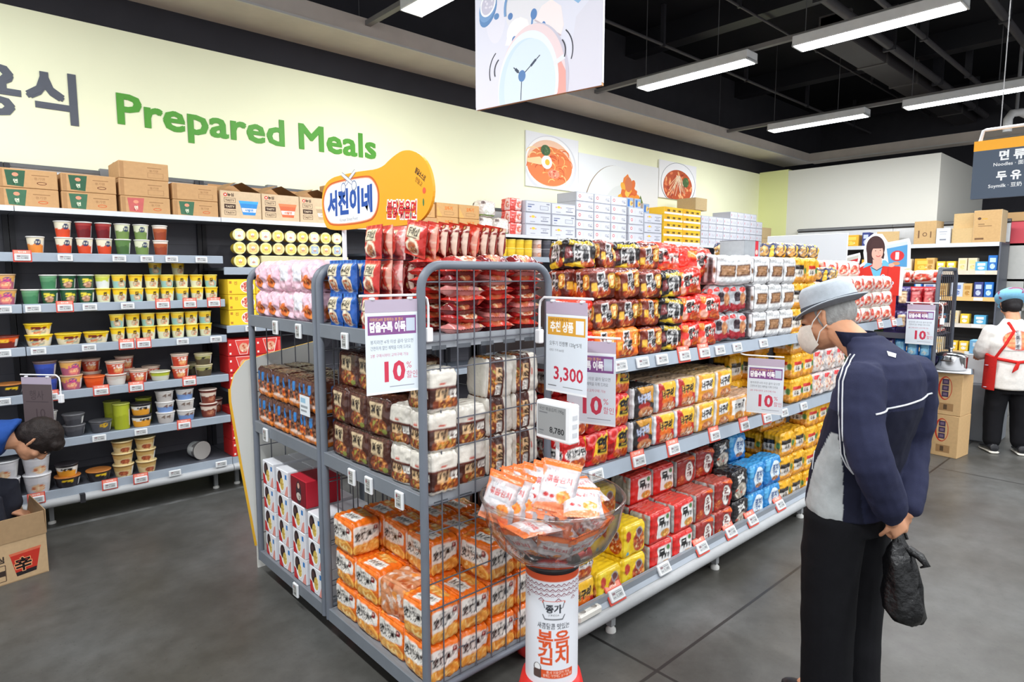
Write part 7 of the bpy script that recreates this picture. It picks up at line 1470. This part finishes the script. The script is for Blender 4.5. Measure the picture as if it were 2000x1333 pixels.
def fine(pts, k=6):
    out = []
    for a, c in zip(pts[:-1], pts[1:]): out += [Vector(a).lerp(Vector(c), i / k) for i in range(k)]
    return out + [Vector(pts[-1])]
def hand(b, wrist, d, palm_n, curl=.5, side=1, sc=1.0):
    """palm and five bent fingers from the wrist along d, palm facing palm_n"""
    d, pn = Vector(d).normalized(), Vector(palm_n); pn = (pn - d * pn.dot(d)).normalized(); s_ = d.cross(pn) * side; w = Vector(wrist)
    ring_tube(b, [(w - d * .01, s_ * .026 * sc, pn * .02 * sc), (w + d * .03 * sc, s_ * .036 * sc, pn * .016 * sc), (w + d * .085 * sc, s_ * .042 * sc, pn * .014 * sc), (w + d * .095 * sc, s_ * .036 * sc, pn * .01 * sc)], 14)
    for k, (x, L_) in enumerate(((-.03, .062), (-.01, .073), (.011, .068), (.031, .054))):
        p = w + d * .088 * sc + s_ * x * sc; a = curl; q = [p]; dirn = d
        for seg in (.42, .32, .26):
            dirn = (d * math.cos(a) + pn * math.sin(a)).normalized(); p = p + dirn * L_ * seg * sc * 1.15; q.append(p); a += curl * 1.15
        limb(b, q, [.0095 * sc, .009 * sc, .0085 * sc, .0075 * sc], 10)
    p = w + d * .03 * sc + s_ * -.034 * sc
    limb(b, [p, p + (d * .6 - s_ * .6 + pn * .3) * .03 * sc, p + (d * .9 - s_ * .55 + pn * .8) * .055 * sc], [.012 * sc, .0105 * sc, .009 * sc], 10)
SKIN_T = S(206, 150, 116)
def skin_col(v, n):
    c = np.tile(SKIN_T, (len(v), 1)); k = (vnoise(v * 35, 5) * .06 + 1)[:, None]; return c * k
def head(b, c, pitch, s=1.0, ears=True, yaw=0.0):
    """skull, face, nose, ears and neck stub around centre c, pitched forward; local axes right x, forward y, up z"""
    R = Matrix.Rotation(yaw, 3, 'Z') @ Matrix.Rotation(-pitch, 3, 'X'); T = lambda x, y, z: Vector(c) + R @ Vector((x * s, y * s, z * s))
    ball(b, T(0, -.012, .025), .074 * s, .094 * s, .09 * s, 20, R); ball(b, T(0, .02, -.035), .062 * s, .075 * s, .085 * s, 18, R); ball(b, T(0, .05, -.085), .04 * s, .042 * s, .032 * s, 14, R)
    limb(b, [T(0, .088, .012), T(0, .108, -.024), T(0, .102, -.034)], [.009 * s, .014 * s, .013 * s], 10)
    ball(b, T(0, .086, -.062), .022 * s, .012 * s, .012 * s, 12, R); ball(b, T(-.034, .077, .016), .02 * s, .012 * s, .012 * s, 10, R); ball(b, T(.034, .077, .016), .02 * s, .012 * s, .012 * s, 10, R)
    ball(b, T(-.045, .06, -.03), .022 * s, .024 * s, .022 * s, 10, R); ball(b, T(.045, .06, -.03), .022 * s, .024 * s, .022 * s, 10, R)
    if ears:
        for q in (-1, 1):
            e = [T(q * .074, -.004, -.035), T(q * .083, -.014, .0), T(q * .084, -.022, .022), T(q * .078, -.006, .03), T(q * .073, .006, .012)]
            limb(b, e, [.008 * s, .0085 * s, .008 * s, .007 * s, .006 * s], 8); ball(b, T(q * .074, -.006, -.002), .007 * s, .013 * s, .025 * s, 10, R)
    return T, R
def shoe(b, heel, d, L=.27, w=.048, h=.085):
    heel, d = Vector(heel), Vector(d).normalized(); s_ = Vector((d.y, -d.x, 0)); z = Vector((0, 0, 1)); rg_ = []
    for t, ww, hh in ((0, .6, .5), (.04, .85, .95), (.22, .92, 1.0), (.45, .92, .78), (.7, 1.06, .56), (.9, .85, .42), (1.0, .4, .3)):
        rg_.append((heel + d * (t * L) + z * (h * hh * .5 + .004), s_ * w * ww, z * h * hh * .5))
    ring_tube(b, rg_, 16)

# ---------------------------------------------------------------- the man in the hat
ang = math.radians(74) - PI / 2
man = empty('person', (2.42, .793, .113), ang); man.scale = (.93,) * 3
tag(man, 'bent man in grey hat, mask and navy jacket, hands behind his back', 'person')
HC = (.0, .165, 1.443); HP = .42; HY = .36
b = MB(); T, R = head(b, HC, HP, yaw=HY)
limb(b, [(0, -.06, 1.26), (0, .005, 1.33), (0, .11, 1.405)], [.07, .058, .056], 16)
tor = [(.70, .018, .15, .11), (.9, .0, .16, .1), (1.1, -.05, .16, .1), (1.22, -.07, .15, .09), (1.29, -.055, .11, .07)]
ring_tube(b, [((0, y, z), (a_, 0, 0), (0, d_, 0)) for z, y, a_, d_ in tor], 24)
LA = [(-.15, -.1, 1.235), (-.195, -.145, 1.09), (-.195, -.187, .965), (-.1, -.19, .82), (-.03, -.168, .72)]
RA = [(.15, -.1, 1.235), (.205, -.085, 1.08), (.215, -.065, .95), (.14, -.12, .82), (.06, -.165, .73)]
limb(b, LA, [.06, .048, .044, .036, .027]); limb(b, RA, [.06, .048, .044, .036, .027])
hand(b, (-.025, -.165, .735), (.45, -.12, -.75), (.2, 1, .1), .75, 1, .85); hand(b, (.055, -.165, .742), (-.25, -.02, -.9), (0, 1, -.1), .85, -1, .85)
for q in (-1, 1): limb(b, [(q * .085, .0, .74), (q * .09, .015, .38), (q * .085, .0, -.02)], [.085, .06, .042], 16); ball(b, (q * .085, .05, -.078), .042, .1, .034)
body, bvb = fuse(b, .0052, 2, 'body', man, 'skin', skin_col)
# eyes and brows
b = MB()
for q in (-1, 1): ball(b, T(q * .033, .082, .008), .011, .008, .008, 12, R)
b.c = [[S(40, 30, 28)] * len(c) for c in b.c]; b.build('eyes', man)
# hair below the hat, at the back and sides of the head
b = MB(); nu, nv = 60, 26; vs = []
for j in range(nv + 1):
    e = math.radians(-66 + 86 * j / nv)
    for i in range(nu + 1):
        a = math.radians(165 + 210 * i / nu); d = Vector((math.cos(a) * math.cos(e), math.sin(a) * math.cos(e), math.sin(e)))
        edge = min(1, min(i, nu - i) / 6, j / 4); k = 1.0 + .06 * edge
        p = Vector((d.x * .077 * k, d.y * .099 * k - .012, d.z * .092 * k + .02)); vs.append(T(*p))
vs = np.array(vs); hn = vnoise(vs * [160, 160, 60], 3); vs = vs + (vs - np.array(T(0, 0, .02))) * (hn * .025)[:, None]
hcol = np.tile(S(150, 150, 148), (len(vs), 1)) * (1 + .28 * vnoise(vs * [120, 120, 50], 8))[:, None]
b.grid(vs.reshape(nv + 1, nu + 1, 3), hcol.reshape(nv + 1, nu + 1, 3), 'hairm', True); b.build('hair', man)
# jacket
b = MB()
jr = [(.692, .018, .18, .132), (.72, .02, .186, .137), (.85, .008, .19, .135), (1.0, -.03, .192, .132), (1.1, -.055, .192, .133), (1.18, -.07, .188, .13), (1.25, -.08, .172, .118), (1.3, -.078, .14, .1), (1.335, -.045, .105, .084), (1.365, -.008, .08, .072), (1.385, .01, .072, .068)]
ring_tube(b, [((0, y, z), (a_, 0, 0), (0, d_, 0)) for z, y, a_, d_ in jr], 28)
limb(b, [(-.125, -.1, 1.235)] + LA[:4] + [(-.055, -.177, .757)], [.07, .08, .071, .068, .062, .047]); limb(b, [(.125, -.1, 1.235)] + RA[:4] + [(.078, -.16, .755)], [.07, .08, .072, .07, .062, .047])
NV, NV2, GR = S(41, 44, 68), S(27, 29, 46), S(176, 180, 180)
def near(v, pts):
    d = np.full(len(v), 9.0)
    for a_, c_ in zip(pts[:-1], pts[1:]):
        a_, c_ = np.array(a_), np.array(c_); w = c_ - a_; t = np.clip(((v - a_) @ w) / (w @ w), 0, 1); d = np.minimum(d, np.linalg.norm(v - a_ - t[:, None] * w, axis=1))
    return d
def jk(v, n):
    c = np.tile(NV2, (len(v), 1)); x, y, z = v.T; ax = -np.abs(x); sd = ax * .574 - y * .819     # distance across the body as seen from its side
    dl = np.minimum(near(v, LA), near(v, RA)); arm = dl < .09
    c[((z > 1.118 + .2 * np.maximum(0, -y - .1)) & (y < .03)) | arm] = NV
    lo_ = np.interp(z, [.72, .9, 1.035], [-.172, -.143, -.094]); hi_ = np.interp(z, [.72, .9, 1.035], [-.038, -.046, -.07])
    c[(sd > lo_) & (sd < hi_) & (z < 1.035) & (dl > .06) & (y > -.09)] = GR
    return c * (1 + .06 * vnoise(v * 25, 4))[:, None]
jac, bvj = fuse(b, .0056, 4, 'jacket', man, 'fabric', jk, .006, 13, 11)
WP = S(214, 216, 220)
b = MB()
def cast(pts, d, off=.0015):
    d = Vector(d).normalized(); out = []
    for p in pts:
        h = bvj.ray_cast(Vector(p) - d * 1.0, d)
        if h[0] is not None: out.append(h[0] + h[1] * off)
    return out
VD = (.818, .574, 0); SV = lambda q, z: (.574 * q, -.819 * q, z)
b.tube(cast(fine([SV(.042, 1.142), SV(.08, 1.148), SV(.12, 1.155), SV(.165, 1.165), SV(.205, 1.175), SV(.228, 1.18)]), VD), .0036, WP, 'fabric', 6)
for dx in (0, -.012):
    st_ = [SV(-.03 + dx, 1.325), SV(-.052 + dx, 1.285), SV(-.062 + dx, 1.24), SV(-.06 + dx, 1.176), SV(-.054 + dx, 1.07), SV(-.044 + dx, .965), SV(-.03 + dx * .5, .92), SV(-.012, .889)]
    b.tube(cast(fine(st_), VD), .0028, WP, 'fabric', 6)
b.tube(cast(fine([SV(-.142, .96), SV(-.148, .92), SV(-.15, .87)]), VD), .002, WP, 'fabric', 6); b.build('piping', jac)
lg = cast([SV(.07, 1.325), SV(.1, 1.317), SV(.098, 1.302), SV(.075, 1.308)], (.818, .574, -.15), .003); MB().faces(lg, [(0, 1, 2, 3), (3, 2, 1, 0)], S(220, 222, 226), 'fabric').build('emblem', jac)
b = MB()
cl = [[(math.sin(a) * r, .03 + yo - math.cos(a) * r * .88, z) for a in np.linspace(-2.75, 2.75, 29)] for r, z, yo in ((.082, 1.345, -.035), (.079, 1.373, -.012), (.076, 1.398, .01), (.073, 1.4, .01), (.074, 1.348, -.025))]
b.grid(np.array(cl), np.tile(S(40, 44, 70), (5, 29, 1)), 'fabric', True); b.grid(np.array(cl), np.tile(S(40, 44, 70), (5, 29, 1)), 'fabric', True, flip=True); b.build('collar', jac)
# trousers and shoes
b = MB()
ring_tube(b, [((0, y, z), (a_, 0, 0), (0, d_, 0)) for z, y, a_, d_ in ((.62, .018, .16, .125), (.7, .018, .165, .125), (.78, .012, .16, .12))], 24)
for q in (-1, 1): limb(b, [(q * .08, .022, .68), (q * .085, .03, .42), (q * .086, .024, .14), (q * .086, .012, -.09)], [.112, .104, .094, .094], 18)
fuse(b, .009, 3, 'trousers', man, 'fabric', lambda v, n: np.tile(S(15, 15, 19), (len(v), 1)) * (1 + .1 * vnoise(v * 20, 2))[:, None], .005, 9, 5)
for q in (-1, 1): b = MB(); shoe(b, (q * .086, -.07, -.1215), (.08 * q, 1, 0)); fuse(b, .006, 2, 'shoe', man, 'plastic', S(30, 28, 30))
# hat
hR = Matrix.Rotation(HY, 3, 'Z') @ Matrix.Rotation(-.36, 3, 'X'); hC = Vector((0, .151, 1.488)); HT = lambda x, y, z: hC + hR @ Vector((x, y, z))
HG = S(172, 179, 186); n = 56; rings = []
for r, z, lift in ((.13, .004, 1), (.133, .0015, 1), (.13, -.002, 1), (.11, -.001, .4), (.099, -.002, .1)): rings.append([(r * .93 * math.cos(2 * PI * k / n), r * 1.08 * math.sin(2 * PI * k / n), z + lift * (.016 * math.cos(2 * PI * k / n) ** 2 + (.012 if math.sin(2 * PI * k / n) < 0 else -.012) * abs(math.sin(2 * PI * k / n)))) for k in range(n + 1)])
rim_top = [[(p[0] * f_, p[1] * f_, p[2] + dz_) for p in rings[0]] for f_, dz_ in ((1, 0), (.86, -.004))]
def crown(r, z, pinch): return [(r * .92 * math.cos(t) * (1 - pinch * .22 * max(0, math.sin(t)) ** 2), r * 1.1 * math.sin(t), z - pinch * .022 * math.exp(-(math.cos(t) / .35) ** 2)) for t in (2 * PI * k / n for k in range(n + 1))]
cr = [crown(.099, .0, 0), crown(.098, .03, 0), crown(.095, .06, .1), crown(.09, .085, .4), crown(.08, .1, .8), crown(.06, .102, 1.0), crown(.03, .092, .9), crown(.002, .086, .4)]
G_ = [[HT(*p) for p in r_] for r_ in [rings[4], rings[3], rings[2], rings[1], rings[0]] + [rim_top[1]] + cr]
hatc = np.tile(HG, (len(G_), n + 1, 1)); hatc[0:3] = S(120, 126, 132)
b = MB(); b.grid(np.array(G_), hatc, 'fabric', True); hat = b.build('hat', man)
b = MB(); b.grid(np.array([[HT(*p) for p in crown(r_, z_, 0)] for r_, z_ in ((.1005, .002), (.1015, .006), (.101, .022), (.0985, .026))]), np.tile(S(70, 74, 82), (4, n + 1, 1)), 'fabric', True); b.build('hat_band', hat)
# mask with ear loops
nu, nv = 24, 16; vs = []
for j in range(nv + 1):
    for i in range(nu + 1):
        u, v = i / nu * 2 - 1, j / nv * 2 - 1
        a = u * 1.12; fold = (1 - abs(u)) ** 1.1; zz = v * .058 * (1 - .28 * u * u) - .05
        r = .096 + .036 * fold * (1 - .45 * v * v) - .012 * (abs(v) ** 3)
        vs.append(T(math.sin(a) * .081, math.cos(a) * r + .008, zz - .01 * fold))
vs = np.array(vs).reshape(nv + 1, nu + 1, 3); b = MB(); mc = np.tile(S(226, 218, 206), (nv + 1, nu + 1, 1)); b.grid(vs, mc, 'fabric', True, flip=True); b.grid(vs, mc, 'fabric', True); mk = b.build('face_mask', man)
b = MB()
for q, i in ((-1, 0), (1, nu)):
    b.tube([Vector(vs[nv - 2, i]), T(q * .08, .03, .0), T(q * .088, -.018, .03)], .0022, S(236, 232, 226), 'fabric', 6); b.tube([Vector(vs[2, i]), T(q * .078, .02, -.045), T(q * .088, -.016, -.03)], .0022, S(236, 232, 226), 'fabric', 6)
b.build('ear_loop', mk)
# black bag in his hand
b = MB(); rgz = [(.655, .012, .012), (.63, .02, .016), (.6, .034, .026), (.56, .055, .045), (.5, .07, .06), (.42, .078, .07), (.34, .083, .078), (.29, .084, .078), (.262, .07, .06), (.255, .03, .03)]
rings = []
for z, a_, d_ in rgz:
    t = (.655 - z) / .4; rings.append([(a_ * math.cos(g) * (1 + .1 * math.sin(3 * g + z * 20)), d_ * math.sin(g) * (1 + .12 * math.sin(5 * g + z * 30)) - .055 * t + .0, z - (.02 * math.sin(g) * -t)) for g in np.linspace(0, 2 * PI, 41)])
V_ = np.array(rings); fl = V_.reshape(-1, 3); V_ = (fl + (.012 * fbm(fl * 22, 4, 3))[:, None] * np.array([1, 1, .3])).reshape(V_.shape); V_[:, -1] = V_[:, 0]
b.grid(V_[::-1], np.tile(INK, (len(rgz), 41, 1)), 'bag', True)
for dy, dz in ((.0, 0), (.02, .01)): b.tube([(-.02 + dy, -.02, .61), (-.012 + dy, .0, .66), (.0, .008, .69), (.014 + dy, .0, .66), (.022 + dy, -.015, .61)], .007, INK, 'bag', 8)
b.tube([(.01, -.04, .58), (.012, -.09, .565), (.01, -.12, .535), (.0, -.1, .52)], [.02, .018, .014, .004], INK, 'bag', 8)
o = b.build('carrier_bag', loc=(2.42 + .02 * math.cos(ang) + .15 * math.sin(ang), .793 + .02 * math.sin(ang) - .15 * math.cos(ang), .258), rz=ang); o.scale = (.82, .82, .73); tag(o, 'black plastic carrier bag hanging from the hatted man\'s hands', 'bag')

# ---------------------------------------------------------------- the staff member seen from behind
an2 = math.radians(27) - PI / 2
st = empty('person', (7.1, 1.1, 0), an2); tag(st, 'staff member from behind in white top, red apron and blue cap', 'person')
b = MB(); T2, R2 = head(b, (0, .13, 1.335), .5, .95); limb(b, [(0, .03, 1.18), (0, .08, 1.26)], [.055, .052])
ring_tube(b, [((0, y, z), (a_, 0, 0), (0, d_, 0)) for z, y, a_, d_ in ((.6, .0, .15, .11), (.8, .0, .14, .1), (1.0, .0, .15, .1), (1.14, .03, .14, .08))], 20)
SL = [(-.16, .03, 1.1), (-.21, .06, .93), (-.17, .22, .86)]; SR = [(.16, .03, 1.1), (.21, .06, .93), (.17, .22, .86)]
for A_, q in ((SL, 1), (SR, -1)): limb(b, A_, [.045, .04, .03]); hand(b, A_[-1], (0.05 * q, 1, -.1), (0, -.1, -1), .4, q, .95)
for q in (-1, 1): limb(b, [(q * .08, 0, .65), (q * .09, .01, .35), (q * .1, -.01, .08)], [.07, .055, .04])
fuse(b, .0075, 2, 'body', st, 'skin', skin_col)
b = MB(); ring_tube(b, [((0, y, z), (a_, 0, 0), (0, d_, 0)) for z, y, a_, d_ in ((.595, -.01, .19, .15), (.7, -.01, .185, .145), (.84, 0, .17, .13), (1.0, 0, .178, .128), (1.1, .02, .165, .11), (1.17, .045, .1, .08), (1.215, .055, .07, .065))], 24)
for A_ in (SL, SR): limb(b, [A_[0], A_[1], Vector(A_[1]).lerp(Vector(A_[2]), .75)], [.07, .066, .055])
top_, bvt = fuse(b, .009, 3, 'white_top', st, 'fabric', lambda v, n: np.tile(S(226, 222, 216), (len(v), 1)), .005, 14, 7)
# apron: straps, waist band with tie, side skirts and back print
RA_ = S(206, 44, 40); b = MB()
b.tube(on_surface(bvt, fine([(-.06, -.02, 1.19), (-.03, -.1, 1.13), (-.1, -.11, .98), (-.15, -.08, .88)]), .002), .012, RA_, 'fabric', 8)
b.tube(on_surface(bvt, fine([(-.19, .0, .88), (-.12, -.12, .86), (0, -.15, .845), (.12, -.12, .86), (.19, .0, .88)]), .002), .014, RA_, 'fabric', 8)
b.tube([(0, -.155, .85), (-.025, -.165, .80), (-.04, -.165, .76), (-.015, -.165, .79), (0, -.158, .85)], .011, RA_, 'fabric', 8)
for q in (-1, 1):
    a0 = math.radians(90 - q * 90); P2 = []
    for z in (.88, .78, .68, .58): P2.append([(q * (.2 + .02 * (.88 - z)) * math.cos(t), .17 * math.sin(t), z) for t in np.linspace(-.75, 1.3, 12)])
    b.grid(np.array(P2), np.tile(RA_, (4, 12, 1)), 'fabric', True, flip=q > 0); b.grid(np.array(P2), np.tile(RA_, (4, 12, 1)), 'fabric', True, flip=q < 0)
    for z in (.80, .60): b.lathe([(.001, .0), (.014, .0), (.014, .004), (.001, .005)], S(190, 190, 206), 'plastic', 12, c=(q * .205, -.06, z))
ap = b.build('apron', st)
pa = Art(30, 22, S(226, 222, 216)); pa.oval(15, 10.4, 14.6, 10.2, S(206, 54, 44)); pa.oval(15, 10.4, 13.6, 9.2, S(240, 120, 80))
for k in range(9): pa.rect(2.4 + (k % 3) * 3.2, 4 + (k // 3) * 4.6, 5 + (k % 3) * 3.2, 7 + (k // 3) * 4.6, S(250, 160, 110)); pa.rect(18 + (k % 3) * 3.4, 4 + (k // 3) * 4.6, 20.8 + (k % 3) * 3.4, 7 + (k // 3) * 4.6, S(250, 150, 100))
pa.rect(11.4, 1, 17, 20.4, S(110, 104, 110)); 
for k, ch in enumerate('도톰한맛'): pa.rect(11.7, 15.7 - 4.8 * k, 16.7, 20.1 - 4.8 * k, S(232, 230, 230)); pa.text(ch, 14.2, 16.4 - 4.8 * k, 3.2, S(70, 64, 72), bold=.05)
g = np.array([[tuple(on_surface(bvt, [(-.115 + .23 * i / 30, -.3, .945 + .19 * j / 24)], .003)[0]) for i in range(31)] for j in range(25)])
gx = np.array([[(-.115 + .23 * i / 30, -.3, .945 + .19 * j / 24) for i in range(31)] for j in range(25)])
for j in range(25):
    for i in range(31):
        h = bvt.ray_cast(Vector(gx[j, i]), Vector((0, 1, 0)));
        if h[0] is not None: g[j, i] = tuple(h[0] + Vector((0, -.004, 0)))
MB().grid(g, pa.raster(30, 24, 3), 'print', True).build('back_print', ap)
b = MB(); ring_tube(b, [((0, 0, z), (a_, 0, 0), (0, d_, 0)) for z, a_, d_ in ((.55, .16, .12), (.68, .16, .12))], 20)
for q in (-1, 1): limb(b, [(q * .085, 0, .6), (q * .1, .01, .34), (q * .105, -.01, .1)], [.095, .08, .068], 16)
fuse(b, .01, 3, 'trousers', st, 'fabric', S(22, 22, 26), .004, 10, 3)
for q in (-1, 1):
    b = MB(); shoe(b, (q * .105, -.1, 0.012), (.1 * q, 1, 0), .25, .046, .075); sh, _ = fuse(b, .006, 2, 'shoe', st, 'plastic', S(34, 34, 38))
    b = MB(); shoe(b, (q * .105, -.105, -.003), (.1 * q, 1, 0), .26, .05, .026); fuse(b, .005, 1, 'sole', sh, 'plastic', S(226, 222, 210))
b = MB(); ball(b, T2(0, -.012, .01), .083, .102, .1, 24, R2); ball(b, T2(0, -.06, -.05), .055, .05, .05, 14, R2); fuse(b, .008, 2, 'hair', st, 'hairm', S(26, 22, 24), cut=lambda v: ~((v[:, 1] > .2) & (v[:, 2] < 1.38)))
b = MB(); ball(b, T2(0, -.03, .075), .125, .135, .072, 28, R2); ball(b, T2(0, -.02, .04), .105, .116, .034, 24, R2); ball(b, T2(0, .1, .04), .075, .06, .008, 16, R2)
def cap_col(v, n):
    c = np.tile(S(140, 204, 238), (len(v), 1)); k = vnoise(v * 22, 5); c[k > .5] = S(150, 90, 120); return c
fuse(b, .007, 3, 'cap', st, 'fabric', cap_col)

# ---------------------------------------------------------------- the shopper bending at the left edge
sp = empty('person', (.045, 4.345, 0), math.radians(-18) - PI / 2); tag(sp, 'dark haired shopper in blue bending into the shelves at left edge', 'person')
b = MB(); T3, R3 = head(b, (0, .325, .715), 1.2, .93); limb(b, [(0, .12, .74), (0, .24, .73)], [.06, .055])
ring_tube(b, [((0, -.22, .34), (.15, 0, 0), (0, .08, .1)), ((0, -.14, .45), (.15, 0, 0), (0, .07, .1)), ((0, -.02, .63), (.16, 0, 0), (0, .07, .1)), ((0, .09, .73), (.14, 0, 0), (0, .05, .08))], 20)
for q in (-1, 1):
    limb(b, [(q * .16, .05, .66), (q * .21, -.02, .44), (q * .12, .14, .3)], [.05, .042, .03]); hand(b, (q * .12, .14, .3), (0, 1, -.4), (0, -.2, -1), .4, q)
    limb(b, [(q * .1, -.2, .32), (q * .15, .12, .4), (q * .12, .0, .06)], [.085, .06, .042]); ball(b, (q * .12, .04, .04), .04, .11, .035)
fuse(b, .0065, 2, 'body', sp, 'skin', skin_col)
b = MB(); ring_tube(b, [((0, -.24, .34), (.19, 0, 0), (0, .1, .13)), ((0, -.14, .46), (.19, 0, 0), (0, .09, .13)), ((0, -.02, .63), (.2, 0, 0), (0, .09, .12)), ((0, .09, .735), (.16, 0, 0), (0, .06, .1)), ((0, .215, .745), (.1, 0, 0), (0, .05, .095))], 20)
for q in (-1, 1): limb(b, [(q * .16, .05, .67), (q * .21, -.02, .44), (q * .14, .10, .33)], [.08, .07, .055])
fuse(b, .01, 3, 'jacket', sp, 'fabric', S(36, 72, 140), .005, 14, 9)
b = MB()
for q in (-1, 1): limb(b, [(q * .09, -.2, .32), (q * .15, .12, .4), (q * .12, .0, .1)], [.12, .09, .07])
fuse(b, .012, 3, 'trousers', sp, 'fabric', S(40, 42, 52), .004, 10, 3)
b = MB(); ball(b, T3(0, -.014, .035), .084, .103, .096, 24, R3); ball(b, T3(0, -.06, -.02), .07, .06, .06, 16, R3); ball(b, T3(0, .06, .075), .07, .045, .035, 14, R3)
hr, _ = fuse(b, .007, 2, 'hair', sp, 'hairm', lambda v, n: np.tile(S(36, 28, 26), (len(v), 1)) * (1 + .3 * vnoise(v * 90, 3))[:, None], .004, 60, 4)
for q in (-1, 1): b = MB(); shoe(b, (q * .12, -.06, 0), (0, 1, 0)); fuse(b, .007, 1, 'shoe', sp, 'plastic', S(40, 40, 44))
b = MB()
for q in (-1, 1): ball(b, T3(q * .033, .083, .01), .011, .008, .008, 12, R3)
b.c = [[S(30, 24, 22)] * len(c) for c in b.c]; b.build('eyes', sp)
